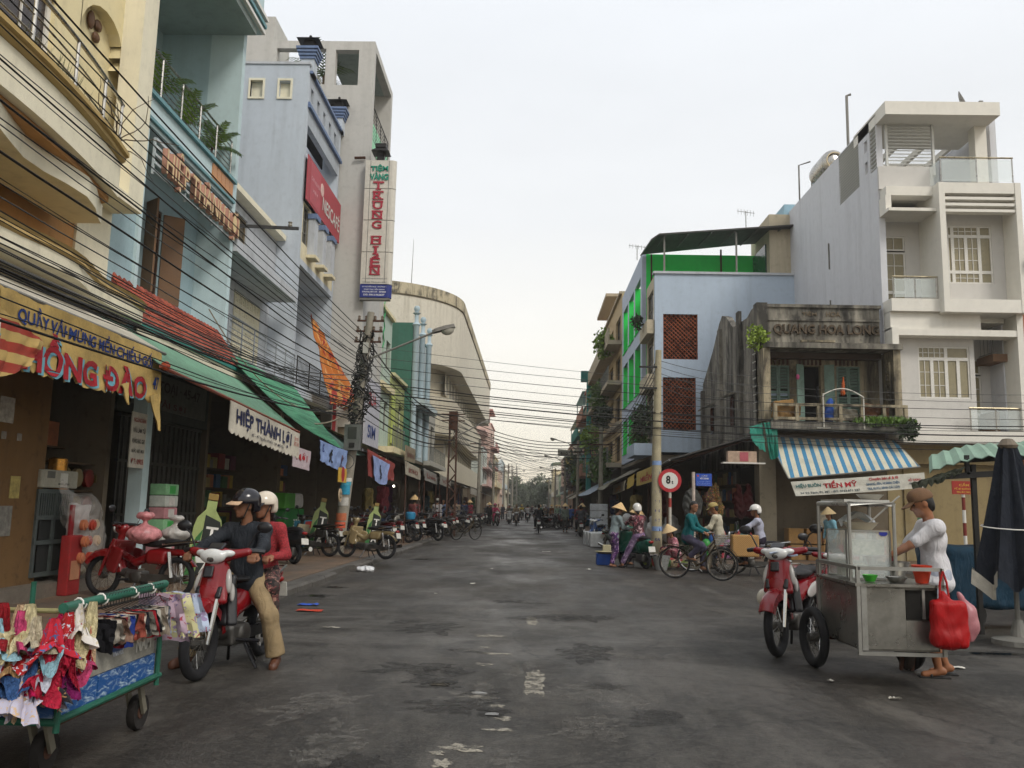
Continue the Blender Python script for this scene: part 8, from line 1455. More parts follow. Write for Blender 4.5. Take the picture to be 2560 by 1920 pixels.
for x, y in ((2.97, 8.0), (3.72, 8.0), (2.97, 9.08), (3.72, 9.08)): fb('corner_post', (x, y, .3), (x, y, 1.07))
for z in (1.06,): fb('rail', (2.97, 8.0, z), (3.72, 8.0, z)); fb('rail', (2.97, 8.0, z), (2.97, 9.08, z)); fb('rail', (2.97, 9.08, z), (3.72, 9.08, z)); fb('rail', (3.56, 8.03, .62), (3.56, 8.03, .88), .025); fb('base_rail', (2.97, 8.02, .31), (3.72, 8.02, .31)); fb('base_rail', (2.97, 9.05, .31), (3.72, 9.05, .31)); fb('door_edge', (3.02, 8.02, .34), (3.02, 8.02, .9), .05)
for x, y in ((3.02, 8.3), (3.44, 8.3), (2.98, 9.05), (3.5, 9.05)): MB().tube([(x, y, .92), (x, y, 1.64)], .018, 8).build('upper_post', M_FRM, n, True)
tp = MB().tube([(3.02, 8.3, 1.64), (3.44, 8.3, 1.64), (3.5, 9.05, 1.64), (2.98, 9.05, 1.64)], .022, 8, closed=True).build('upper_frame', mat('#b9b8b2', .3, metal=.5), n, True); bx('top_tray', mat('#b5b3ac', .4), n, 3.0, 3.43, 8.36, 9.03, 1.655, 1.68)
for a in ((3.0, 3.008, 8.35, 8.85), (3.4, 3.408, 8.35, 8.85)): bx('glass_pane', M_GL, n, a[0], a[1], a[2], a[3], .95, 1.38)
for a in (8.342, 8.852): bx('glass_pane', M_GL, n, 3.01, 3.4, a, a + .008, .95, 1.38)
bx('glass_top', M_GL, n, 3.0, 3.408, 8.342, 8.86, 1.382, 1.39)
for x, y in ((3.0, 8.34), (3.41, 8.34), (3.0, 8.86), (3.41, 8.86)): fb('case_edge', (x, y, .93), (x, y, 1.385), .014)
for y in (8.34, 8.86): fb('case_edge', (3.0, y, 1.385), (3.41, y, 1.385), .014); fb('case_edge', (3.0, y, .94), (3.41, y, .94), .02)
bx('case_shelf', M_GL, n, 3.02, 3.39, 8.37, 8.83, 1.15, 1.158); MB().lathe([(0, 0), (.04, 0)], 18, (0, 0, 0), 'Y').build('blue_oval', mat('#1f2a8a', .4), n, fix=False); o = [c for c in n.children if c.name.startswith('blue_oval')][0]; o.location = Vector((3.35, 8.336, 1.34)) - wloc(n); o.scale = (1, 1, .6)
for x, s_ in ((2.9, 1), (3.85, 1)): w = wheel(n, 'cart_wheel', 0, .3, .09, 24, M_CHROME); w.rotation_euler = (0, 0, R(96)); w.location = Vector((x, 9.05, .3)) - wloc(n)
MB().tube([(2.9, 9.05, .3), (3.85, 9.05, .3)], .02, 6).build('axle', M_RUST, n)
MB().lathe([(.05, -.025), (.12, -.03), (.13, 0), (.12, .03), (.05, .025)], 16, (0, 0, 0), 'X').build('caster_wheel', mat('#2a211c', .9), n, True).location = Vector((3.5, 8.3, .13)) - wloc(n)
for dx in (-.05, .05): MB().bar((3.5 + dx, 8.3, .13), (3.5 + dx, 8.24, .33), .03).build('caster_fork', M_RUST, n)
def bowl(nm, lab, x, y, z, r_, h_, c, m_=None): o = MB().lathe([(0, 0), (r_ * .6, 0), (r_, h_), (r_ * .95, h_), (r_ * .55, .012), (0, .012)], 20, (x, y, z)).build(nm, m_ or mat(c, .35, var=.08), None, True); return tag(o, lab, nm.replace('_', ' '))
bowl('wide_bowl', 'wide cream bowl on top of the glass case', 3.2, 8.5, 1.395, .17, .07, '#b5a892'); bowl('tray_bowl', 'flat bowl on the noodle cart top tray', 3.34, 8.6, 1.685, .13, .05, '#a8a49a'); bowl('soup_pot', 'steel soup pot steaming on the noodle cart', 3.55, 8.62, .93, .15, .16, '', M_SS); bowl('pink_basin', 'dull red basin beside the steaming pot', 3.52, 8.9, .93, .16, .2, '#8a3a40'); bowl('green_bowl', 'green plastic bowl inside the cart rail', 3.15, 8.18, .93, .07, .06, '#3a9a2c'); bowl('steel_bowl', 'small steel bowl on the counter edge', 3.38, 8.15, .93, .1, .05, '', M_SS)
o = bowl('orange_bucket', 'orange plastic bucket on the cart counter', 3.6, 8.12, .93, .09, .16, '#b8371c'); 
o = MB().bar((3.22, 8.45, 1.42), (3.5, 8.3, 1.72), .05, .012).build('paddle', mat('#b9b7b0', .4), None); tag(o, 'long white serving paddle leaning on the noodle cart frame', 'paddle')
o = MB().grid(lambda u, v: (3.08 + .3 * u, 8.55 + .25 * v, 1.45 + .09 * math.sin(u * 3) + .03 * math.sin(v * 9 + u * 5)), 14, 10, .004, (0, 0, 1)).build('plastic_sheet', mat('#b3b8ba', .3), None, True); tag(o, 'crumpled white plastic sheets over the bowl', 'plastic')
o = MB().box(3.03, 3.38, 8.4, 8.5, 1.16, 1.3).box(3.05, 3.3, 8.6, 8.75, .95, 1.05).build('noodle_tray', mat('#a8a898', .6, var=.4, scale=30), None); tag(o, 'pale noodles and trays inside the glass case', 'noodles')
blob_ = lambda nm, lab, cat, m_, P, vox=.014, k=.03, **kw: tag(blob(nm, m_, None, P, vox, k, **kw), lab, cat)
b = T('red_carrier_bag', 'red carrier bag hanging from the noodle cart corner', 'bag', (3.72, 7.92, .4)); blob('bag_body', CL('#9c1416', .5, 6, .3), b, [q_box((3.72, 7.9, .6), (.15, .07, .2), .04), q_ell((3.72, 7.9, .48), (.17, .09, .1)), q_caps((3.7, 7.92, .8), (3.7, 7.95, .86), .05, .02)], .012, .04, wrinkle=.006, wscale=16)
for dx in (-.03, .03): MB().tube([(3.7 + dx * 1.5, 7.92, .78), (3.71 + dx, 7.95, .95), (3.72, 7.97, 1.05)], .01, 5).build('handle', CL('#9c1416', .5, 6, .3), b, True)
blob_('pink_carrier_bag', 'pale pink plastic bag behind the red carrier bag', 'bag', mat('#b87a80', .35, alpha=.8), [q_ell((3.93, 8.0, .6), (.1, .09, .17)), q_caps((3.93, 8.0, .72), (3.86, 7.99, .86), .05, .015)], wrinkle=.008, wscale=18)
t = NT('steam'); t.n.remove(t.b); vo = t.new('ShaderNodeVolumePrincipled'); nn = t.noise(t.coord(True), 7, 3); t.l.new(t.rng(nn, .48, .75, 0, 1.6), vo.inputs['Density']); vo.inputs['Color'].default_value = (.9, .9, .9, 1); t.l.new(vo.outputs[0], t.out.inputs['Volume'])
st = blob('steam', t.m, None, [q_ell((3.62, 8.6, 1.2), (.16, .14, .2)), q_ell((3.78, 8.6, 1.42), (.14, .12, .2))], .03, .1); tag(st, 'faint steam rising from the soup pot', 'steam', kind='stuff')
p = person('person', 'woman with conical hat and blue top standing behind the noodle cart', (0, 0, .85), .1, shirt=CL('#6f9aa8'), pants=CL('#33343a'), vox=.02, hat='cone', hatcol='#a8936c', s=.92, female=True, head=(0, .1)); place(p, 8.55, 24.9, R(200))
# ================================================================== clothes cart in the foreground
M_GP = mat('#1f5a48', .5, var=.3, scale=10); c = T('clothes_cart', 'green-railed clothes cart with blue printed panel, nearest the viewer', 'cart', (-2.95, 5.35, 0))
t = NT('printed_sea'); nn = t.noise(t.coord(False, (1, 2.2, 6)), 5, 4, .6, 1.2); t.col(t.mixc(t.rng(nn, .5, .68, 0, 1), lin('#1b4f8c'), lin('#a8bccb'))); t.b.inputs['Roughness'].default_value = .5; M_SEA = t.m
bx('tray', M_RUST, c, -3.4, -2.5, 4.74, 5.98, .33, .37)
for i, (y0, y1) in enumerate(((4.76, 5.18), (5.2, 5.58), (5.6, 5.96))): bx('blue_panel', M_SEA, c, -2.53, -2.515, y0, y1, .37, .51); 
bx('blue_panel', M_SEA, c, -3.38, -2.53, 4.748, 4.762, .37, .6); bx('card_panel', mat('#8d8a80', .8, var=.3), c, -2.535, -2.522, 4.78, 5.95, .515, .7)
o = MB().lathe([(0, .0), (.09, .0)], 20, (0, 0, 0), 'X').build('logo_oval', mat('#1f3a6a', .5), c, fix=False); o.location = Vector((-2.518, 5.42, .6)) - wloc(c); o.scale = (1, 1, .55); put_text('VINAMILK', mat('#b8bcc4'), c, (-2.514, 5.42, .6), (0, 1, 0), (0, 0, 1), width=.14, height=.028); put_text('NAM', mat('#b5b2a8'), c, (-2.518, 5.78, .61), (0, 1, 0), (0, 0, 1), width=.22, height=.1, bold=.04)
for x, y in ((-2.5, 4.74), (-2.5, 5.98), (-3.4, 4.74), (-3.4, 5.98)): MB().tube([(x, y, .3), (x, y, .96)], .018, 8).build('corner_post', M_GP, c, True)
MB().tube([(-2.5, 4.7, .95), (-2.5, 6.0, .965)], .028, 10).build('top_rail', M_GP, c, True); MB().tube([(-2.5, 4.74, .93), (-3.45, 4.74, .93)], .014, 8).build('end_rail', mat('#8a845a', .6), c, True); MB().tube([(-2.5, 4.74, .36), (-2.5, 6.02, .36)], .02, 8).build('base_rail', M_GP, c, True); MB().tube([(-2.5, 4.74, .35), (-3.4, 4.74, .35)], .02, 8).build('base_rail', M_GP, c, True)
for y in (4.85, 5.1, 5.5, 5.75): MB().tube([(-2.5 + .032 * math.cos(t), y + .006 * t, .955 + .032 * math.sin(t)) for t in [math.pi * 2 * k / 10 for k in range(11)]], .006, 5).build('string_tie', M_WHITE, c)
for x, y in ((-2.62, 5.9), (-2.72, 4.95), (-3.3, 5.9)):
    MB().lathe([(.04, -.02), (.11, -.028), (.12, 0), (.11, .028), (.04, .02)], 18, (x, y + .1, .12), 'X').build('caster_wheel', mat('#1f1b19', .9), c, True); MB().lathe([(0, -.03), (.045, -.025), (.045, .025), (0, .03)], 10, (x, y + .1, .12), 'X').build('caster_hub', M_RUST, c, True)
    for dx in (-.045, .045): MB().bar((x + dx, y + .1, .12), (x + dx, y, .33), .02, .05).build('caster_fork', mat('#6f6a5c', .7), c)
GC = ['#1a1a1e', '#b8b0a4', '#9a7a6a', '#22242a', '#8a2a34', '#b4a89c', '#2a3f8a', '#c0b8b0', '#1c1c20', '#a8584a', '#c9b8a8', '#33343c', '#8f8a80', '#b0303a', '#2a2a30', '#c4c0b4', '#1d2a4a', '#a89a8a', '#25252a', '#bdb3a8', '#8a8f9a', '#b59aa0']
gn = ['black', 'pale grey', 'tan', 'charcoal', 'dark red', 'beige', 'blue', 'off-white', 'jet black', 'rust', 'cream', 'slate', 'stone', 'crimson', 'dark grey', 'ivory', 'navy', 'taupe', 'coal', 'oatmeal', 'blue-grey', 'dusty pink']
rg0 = random.Random(8)
for i, cc in enumerate(GC):
    y = 5.12 + i * .037; g = T('hanging_garment', '%s garment on a wire hanger along the green rail of the clothes cart' % gn[i], 'garment', (-2.52, y, .6), 'garments on the cart rail')
    q_ = rg0.uniform(-.03, .05); sheet(CL(cc, .85, 9, .25, .5), (-2.62, y, .84), (-2.41 + q_ * .3, y + .02, .83), (-2.42 + q_, y + .05 + q_, .7 - .07 * rg0.random()), (-2.6, y + .03, .66 - .06 * rg0.random()), 8, 8, .0, .035, 5, 200 + i, nrm=(0, -1, 0), parent=g, rag=.12); MB().tube([(-2.66, y, .87), (-2.5, y, .9), (-2.4, y, .87)], .0025, 4).build('hanger', M_BLACKM, g); MB().tube([(-2.5, y, .9), (-2.5, y, .93), (-2.47, y, .98), (-2.53, y, .985)], .003, 4).build('hook', M_BLACKM, g)
HC = [('#a01218', 'red'), ('#b0124a', 'magenta'), ('#c2a584', 'nude lace'), ('#1f3a9a', 'royal blue'), ('#7a1a5a', 'purple'), ('#c4c6d2', 'white'), ('#b0162c', 'scarlet'), ('#8fb4c0', 'pale blue'), ('#c4b890', 'straw'), ('#1c1a22', 'black'), ('#b8406a', 'pink'), ('#3a5a8a', 'denim blue'), ('#c9c3bc', 'cream'), ('#8a1820', 'wine red'), ('#a8845a', 'peach'), ('#b4b0c0', 'pearl'), ('#b0203a', 'cherry'), ('#c0b49a', 'sand')]
rg = random.Random(3)
def drape(nm, m_, x, y, z, L, W, rg):
    """cloth caught at one point: pleats fall and spread from it"""
    ph, k1, k2 = rg.uniform(0, 9), rg.choice((3, 4, 5)), rg.choice((7, 8, 9)); lx, ly = rg.uniform(-.5, .5), rg.uniform(-.6, .1)
    def S(u, v):
        a = 2 * math.pi * u; w = W * (.25 + .75 * v) * (1 + .38 * math.sin(k1 * a + ph) * v + .16 * math.sin(k2 * a + 2 * ph)); e_ = 1 + .25 * math.sin(2 * a + ph) + .3 * mnoise.noise((math.cos(a) * 2, math.sin(a) * 2, ph))
        n_ = .02 * mnoise.noise((u * 9, v * 5, ph)); return (x + w * math.cos(a) * .9 + lx * L * v * v + n_, y + w * math.sin(a) * .8 + ly * L * v * v - n_, z - L * v * e_ + .03 * math.cos(v * 7))
    mb = MB().grid(S, 40, 9); return mb.build(nm, m_, None, True, fix=False)
for i in range(90):
    cc, nm = HC[i % 18]; x = -2.42 - .12 * (i % 8) - rg.uniform(0, .1); y = 4.66 + rg.uniform(-.08, .4 if x > -2.62 else .12); z = .95 - .36 * rg.random() ** 1.1
    tag(drape('heaped_garment', CL(cc, .75, 30, .35, .8) if i % 3 else floral(cc, [HC[(i + 5) % 18][0]], 40, .58), x, y, z, rg.uniform(.14, .26), rg.uniform(.07, .115), rg), '%s %s heaped on the near corner of the clothes cart' % (nm, 'underwear' if i < 18 else 'cloth' if i < 36 else 'scarf' if i < 54 else 'blouse' if i < 72 else 'camisole'), 'garment')
for i, (cc, nm) in enumerate((('#b8a0b0', 'lilac'), ('#c2bd8f', 'pale yellow'), ('#a8b4c8', 'pale blue'))):
    sh_, S2 = sheet(floral(cc, ['#9a3a4a', '#8a7a9a'], 18, .62), (-2.62 + .06 * i, 5.86 + .05 * i, .92), (-2.36 + .05 * i, 5.92 + .05 * i, .9), (-2.3 + .07 * i, 6.0, .58 + .04 * i), (-2.6, 5.98, .6), 10, 10, 0, .04, 4, 230 + i, nrm=(0, -1, 0), name='patterned_cloth'); tag(sh_, '%s patterned cloth draped over the far end of the clothes cart' % nm, 'garment')
# ================================================================== shop goods and stall clutter
def cart_box(nm, lab, cat, col, b, parts=()):
    x0, x1, y0, y1, z0, z1 = b; r_ = MB(); o = rbox(x1 - x0, y1 - y0, z1 - z0, min(.012, (z1 - z0) * .1)); o.v = [(v[0] + (x0 + x1) / 2, v[1] + (y0 + y1) / 2, v[2] + z0) for v in o.v]; o = o.build(nm, mat(col, .8, var=.25), None); tag(o, lab, cat)
    for q, c_ in parts: bx('print', mat(c_, .7), o, *q)
    return o
# sweets shop by the yellow banner
st = MB().box(-7.4, -6.75, 8, 15.6, .13, .32).build('shop_step', M_STEP); struct(st)
k = T('grey_cabinet', 'grey-blue slatted cabinet at the sweets shop entrance', 'cabinet', (-7.1, 12.6, .32)); M_CAB = mat('#4f5654', .6, var=.3)
bx('carcass', mat('#2a2c2b', .8), k, -7.5, -7.0, 12.15, 13.1, .4, 1.64)
for y in (12.15, 12.6, 13.04): bx('stile', M_CAB, k, -7.0, -6.97, y, y + .06, .4, 1.64)
for z in (.4, .85, 1.2, 1.58): bx('rail', M_CAB, k, -6.998, -6.965, 12.15, 13.1, z, z + .06)
for j in range(14): bx('slat', M_CAB, k, -6.995, -6.975, 12.25 + .058 * j, 12.28 + .058 * j, 1.26, 1.58)
o = cart_box('white_appliance', 'white appliance box with paper labels on top of the grey cabinet', 'box', '#9a9788', (-7.45, -6.95, 12.15, 13.15, 1.66, 1.92), (((-6.949, -6.945, 12.3, 12.5, 1.8, 1.9), '#5a5a54'), ((-6.949, -6.945, 12.65, 12.85, 1.68, 1.88), '#c0beb4'))); put_text('MÁY LẠNH', M_BLACKM, o, (-6.943, 12.75, 1.72), (0, 1, 0), (0, 0, 1), width=.3, height=.05)
blob_('hanging_bag', 'red and white plastic bags hung beside the cabinet', 'bags', mat('#b5aeac', .4, var=.2), [q_box((-6.75, 12.7, 1.15), (.03, .1, .3), .02), q_box((-6.72, 12.95, 1.1), (.04, .16, .32), .02)], .02, .03, wrinkle=.012, wscale=14); bx('red_bag_strip', mat('#8a2026', .5), None, -6.72, -6.69, 12.56, 12.66, .85, 1.42); tag(bpy.data.objects['red_bag_strip'], 'narrow red bag beside the white plastic bags', 'bag')
PL = glassy((.7, .66, .62), .2, .16, 'clear_plastic')
b = T('sweets_bag', 'tall clear plastic sacks of round red sweets boxes', 'bag', (-6.6, 13.0, .4)); blob('plastic_sack', PL, b, [q_ell((-6.75, 12.95, 1.3), (.25, .4, .3)), q_ell((-6.7, 13.1, .9), (.22, .36, .4)), q_caps((-6.8, 12.7, 1.45), (-6.85, 12.5, 1.75), .1, .04)], .03, .1, wrinkle=.02, wscale=12)
for i in range(9): MB().lathe([(0, 0), (.08, 0), (.08, .05), (.05, .055), (.05, .07), (0, .07)], 14, (-6.6 + .04 * (i % 2), 12.72 + .17 * (i % 3), .65 + .24 * (i // 3)), 'X').build('sweets_box', mat(('#b06a4a', '#a03a2c', '#b89a7a')[i % 3], .4), b, True)
cart_box('red_display_box', 'tall red printed display box standing on the pavement', 'box', '#8a1c1c', (-6.75, -6.6, 12.45, 12.8, .13, .98), (((-6.598, -6.594, 12.5, 12.75, .35, .62), '#b07a5a'),))
for i, (x, y, z, s_, lab, cc) in enumerate(((-7.0, 13.3, .34, .2, 'tied bag of pale crackers on the shop step', '#9a9280'), (-5.5, 12.35, .92, .24, 'clear bag of pink puffed sweets on the dark red motorbike', '#b8787a'), (-5.15, 12.6, .95, .2, 'whitish plastic bag on the dark red motorbike seat', '#a8a49e'))):
    blob_('tied_bag', lab, 'bag', mat(cc, .4, var=.35, scale=18), [q_ell((x, y, z + s_ * .45), (s_, s_ * .9, s_ * .55)), q_caps((x, y, z + s_ * .8), (x, y, z + s_ * 1.3), s_ * .3, s_ * .08), q_ell((x, y, z + s_ * 1.55), (s_ * .55, s_ * .4, s_ * .25))], .02, .05, wrinkle=.012, wscale=20)
sh = T('tin_shelf', 'dim shelves of round biscuit tins inside the sweets shop', 'shelf', (-7.6, 14.3, .32))
for z in (.75, 1.2, 1.65, 2.1): bx('shelf_board', mat('#4a3a28', .8), sh, -8.0, -7.5, 13.5, 15.0, z - .03, z)
for i in range(12): MB().lathe([(0, -.02), (.15, -.02), (.15, .05), (.13, .06), (0, .06)], 18, (-7.5, 13.75 + .36 * (i % 4), .95 + .45 * (i // 4)), 'X').build('tin', mat(('#7a6a3c', '#8a7a58', '#7a2a24', '#6a5a34')[i % 4], .35, metal=.3), sh, True)
gf = T('gold_gift_stack', 'stack of shiny gold wrapped gift tins in the sweets shop', 'gift tins', (-7.7, 13.5, .32))
for i in range(7): MB().lathe([(0, 0), (.14, 0), (.14, .22), (.1, .24), (0, .24)], 14, (-7.45, 13.45 + .08 * (i % 2), .4 + .25 * i)).build('gift_tin', mat('#b0722a' if i % 2 else '#c08a3c', .25, metal=.6), gf, True)
for i in range(6): cart_box('tissue_pack', '%s tissue pack in the stack by the corner post, %s from the bottom' % (('pink', 'white', 'pale green')[i % 3], ordn[i] if i else 'first'), 'pack', ('#b07a7e', '#b5b8b0', '#7fae82')[i % 3], (-6.8, -6.5, 15.35, 15.9, .55 + .21 * i, .75 + .21 * i), (((-6.499, -6.495, 15.5, 15.75, .58 + .21 * i, .72 + .21 * i), '#3f9a4a' if i % 3 == 2 else '#c4bfb8'),))
cart_box('goods_crate', 'dark crate under the tissue packs', 'crate', '#4a3a30', (-6.85, -6.45, 15.3, 15.95, .13, .54))
# drinks and nappy displays by the leaning pole
def bottle(lab, x, y, z, H, rz, tilt):
    o = T('bottle_sign', lab, 'display', (x, y, z)); pf = [(-.2, 0), (.2, 0), (.2, .62), (.17, .72), (.07, .82), (.07, .92), (-.07, .92), (-.07, .82), (-.17, .72), (-.2, .62)]
    def part(nm, c_, poly, d0, d1): m_ = MB().prism([(a * H * .75, b * H) for a, b in poly], d0, d1, 'Y').build(nm, mat(c_, .5), None); m_.parent = o; return m_
    part('bottle_board', '#9aa86a', pf, -.02, .02); part('dark_band', '#1f2420', [(-.06, .04), (.2, .04), (.2, .6), (.16, .7), (-.06, .76)], -.03, -.021); part('green_swoosh', '#2f6a34', [(-.2, 0), (-.04, .0), (-.1, .3), (-.06, .6), (-.14, .5), (-.2, .3)], -.03, -.0215); part('cap', '#8a7038', [(-.07, .93), (.07, .93), (.07, 1.0), (-.07, 1.0)], -.04, .04)
    for i, ch in enumerate('TEA'): l_ = put_text(ch, M_WHITE, None, (.05 * H, -.034, (.56 - .19 * i) * H), (1, 0, 0), (0, 0, 1), width=.13 * H, height=.15 * H); l_.parent = o
    o.rotation_euler = (0, tilt, rz); return o
bottle('tea bottle sign leaning behind the riding couple', -5.55, 14.6, .13, 1.52, .4, .12); bottle('tea bottle sign just left of the leaning pole', -5.72, 23.2, .3, 1.35, .35, .14); bottle('tea bottle sign just right of the leaning pole', -4.75, 26.0, .25, 1.3, .35, .12)
o = cart_box('green_carton', 'big green drinks carton in the stacked goods', 'carton', '#1f6a2c', (-6.95, -6.5, 23.0, 24.9, .5, 1.33)); put_text('333', M_WHITE, o, (-6.494, 24.1, .95), (0, 1, 0), (0, 0, 1), width=.6, height=.2)
o = cart_box('nappy_box', 'blue and red nappy box display', 'box', '#3f8aa8', (-6.5, -6.2, 23.9, 25.4, .3, 1.0), (((-6.198, -6.194, 23.95, 25.35, .8, .99), '#a02a24'), ((-6.198, -6.194, 24.2, 25.1, .4, .55), '#c9a85a'))); put_text('HUGGIES', M_WHITE, o, (-6.19, 24.65, .72), (0, 1, 0), (0, 0, 1), width=.9, height=.13); 
cart_box('green_pack', 'bright green pack on the drinks carton', 'pack', '#4a8a34', (-6.95, -6.5, 22.9, 23.9, 1.34, 1.75)); blob_('white_bundle', 'white wrapped bundle beside the bright green pack', 'bundle', mat('#b0aca6', .5), [q_box((-6.7, 24.4, 1.55), (.2, .4, .2), .06)], .03, .05, wrinkle=.02); cart_box('drinks_crate', 'dark crates below the drinks cartons', 'crates', '#3a322a', (-7.0, -6.5, 22.9, 25.0, .13, .49))
blob_('red_chair', 'red plastic chair back behind the nappy box', 'chair', mat('#8f1f20', .4), [q_box((-6.2, 26.3, .95), (.04, .22, .32), .04), q_box((-6.4, 26.3, .6), (.22, .22, .03), .03), q_caps((-6.2, 26.1, .13), (-6.2, 26.1, .6), .025), q_caps((-6.2, 26.5, .13), (-6.2, 26.5, .6), .025), q_caps((-6.58, 26.1, .13), (-6.58, 26.1, .6), .025), q_caps((-6.58, 26.5, .13), (-6.58, 26.5, .6), .025)], .025, .02)
# hanging goods and heaps under the awnings of both sides
rg = random.Random(21); HCOL = [('#5a2a2c', 'maroon'), ('#2a3a5a', 'navy'), ('#7a4a2a', 'brown'), ('#3a4a34', 'olive'), ('#8a3a44', 'rose'), ('#6a6258', 'grey'), ('#2f4f5a', 'teal'), ('#8a7a4a', 'mustard'), ('#4a2a4a', 'plum'), ('#9a8f84', 'pale')]
def heaps(side, n_, y0, y1, x0, x1, words):
    for i in range(n_):
        cc, nm = HCOL[(i * 7 + (3 if side == 'R' else 0)) % 10]; y = y0 + (y1 - y0) * (i + rg.random() * .6) / n_; x = rg.uniform(x0, x1); hang = i % 3 != 0
        if hang: P_ = [q_box((x, y, 1.75 + rg.uniform(-.2, .3)), (.16, .26, .38), .06, rotZ(rg.uniform(-.6, .6))), q_ell((x + .05, y + .1, 1.35), (.16, .2, .2))]
        else: P_ = [q_box((x, y, .45), (.3, .4, .3), .05), q_ell((x + .1, y + .2, .8), (.25, .3, .18)), q_ell((x, y - .2, .75), (.2, .25, .2))]
        blob_('hanging_goods' if hang else 'goods_heap', '%s %s, %s along the %s from the viewer' % (nm, 'clothing hung under the awnings' if hang else 'goods heap on the pavement', ordn[i] if i < 10 else 'number %d' % (i + 1), words), 'goods', CL(cc, .9, 8, .4, .8), P_, .045, .08, wrinkle=.03, wscale=7)
heaps('L', 20, 27, 78, -6.4, -5.0, 'left stall row'); heaps('R', 16, 28, 92, 4.2, 5.6, 'market stall row')
# shelves of packed goods at the back of the shops
for i, (x, y0, y1, n, lab) in enumerate(((-8.3, 12.6, 14.7, 1, 'packed shelves deep in the sweets shop'), (-8.8, 20.0, 25.3, 1, 'packed shelves in the shop under the whitish house'), (-8.6, 26.0, 30.0, 1, 'packed shelves in the shop under the pale blue house'), (-8.0, 31.0, 34.3, 1, 'packed shelves below the grey tower'), (-7.6, 35.0, 41.5, 1, 'packed shelves behind the far left stalls'), (6.7, 27.5, 36.0, -1, 'packed shelves beside the old house under the lean-to'))):
    g = T('goods_shelf', lab, 'shelf', (x, (y0 + y1) / 2, .13))
    for k in range(5):
        z = .3 + .52 * k; bx('shelf_board', mat('#5a4836', .8), g, x - .25, x + .25, y0, y1, z - .03, z); y = y0 + .05
        while y < y1 - .4:
            w_ = rg.uniform(.2, .5); bx('packet', mat(rg.choice(['#8a3a34', '#9a8a5a', '#3a5a7a', '#7a7a72', '#a86a4a', '#4a6a4a', '#b0a898', '#6a3a4a', '#a8903a']), .6, var=.3), g, x - .18, x + n * rg.uniform(.12, .24), y, y + w_, z + .002, z + rg.uniform(.2, .44)); y += w_ + rg.uniform(.01, .08)
b = T('stall_bulb', 'bare lit bulb hanging in a stall beyond the leaning pole', 'lamp', (-5.3, 33.5, 2.2)); t = NT('lit_bulb'); t.b.inputs['Emission Color'].default_value = (1, .9, .75, 1); t.b.inputs['Emission Strength'].default_value = 5; MB().ball((-5.3, 33.5, 2.2), .045).build('bulb', t.m, b, True); MB().tube([(-5.3, 33.5, 2.25), (-5.3, 33.5, 3.1)], .008, 4).build('cord', M_BLACKM, b)
# foam boxes and sacks by the second pole
for i in range(5): cart_box('foam_box', 'white foam box in the tall stack by the second pole, %s from the bottom' % (ordn[i] if i else 'first'), 'box', '#b9bdc0', (2.75, 3.5, 39.2, 40.0, .13 + .32 * i, .43 + .32 * i))
for i in range(3): cart_box('foam_box', 'white foam box lying beside the tall stack, %s from the stack' % (ordn[i] if i else 'nearest'), 'box', '#b3b5b4', (2.3 + .05 * i, 3.3, 36.5 - 1.1 * i, 37.4 - 1.1 * i, .0 + .01 * i, .55))
for i in range(4): blob_('white_sack', 'bulging white sack behind the vegetable stall, %s from the pole' % (ordn[i] if i else 'nearest'), 'sack', mat('#a9a7a4', .6, var=.3), [q_ell((3.7 + .4 * i, 33 - .9 * i, .75), (.35, .4, .4)), q_ell((3.7 + .4 * i, 33 - .9 * i, 1.15), (.22, .25, .2))], .04, .1, wrinkle=.03)
# vegetable stall on the ground
cart_box('blue_crate', 'blue plastic crate by the woman in purple trousers', 'crate', '#1f4a9a', (1.85, 2.3, 23.9, 24.3, .0, .3)); bowl('steel_basin', 'grey metal bucket behind the bicycle wheel', 3.4, 22.6, 0, .24, .36, '#8a8c8a'); cart_box('cream_can', 'cream jerrycan beside the parked dark motorbike', 'can', '#b0a888', (2.25, 2.5, 26.8, 27.0, 0, .42)); bowl('cream_tray', 'tray of pale vegetables on the blue crate', 2.1, 24.1, .31, .3, .05, '#b5a878')
for i in range(14):
    cc = ('#7a8a3a', '#a83a2c', '#b58a4a', '#3f6a2c', '#c4a878', '#9a2a2a')[i % 6]; nm = ('green', 'red', 'ochre', 'dark green', 'straw', 'crimson')[i % 6]; x = 3.1 + .16 * (i % 7); y = 22.9 + .35 * (i // 7) + rg.uniform(-.1, .1)
    blob_('vegetable_heap', '%s produce heap at the seller\'s feet, %s row' % (nm, 'front' if i < 7 else 'back') + (', second' if i % 7 == 6 else ''), 'produce', mat(cc, .6, var=.4, scale=25), [q_ell((x + rg.uniform(-.06, .06), y + rg.uniform(-.06, .06), .08 + .12 * rg.random()), (.09, .09, .08)) for _ in range(4)], .022, .02)
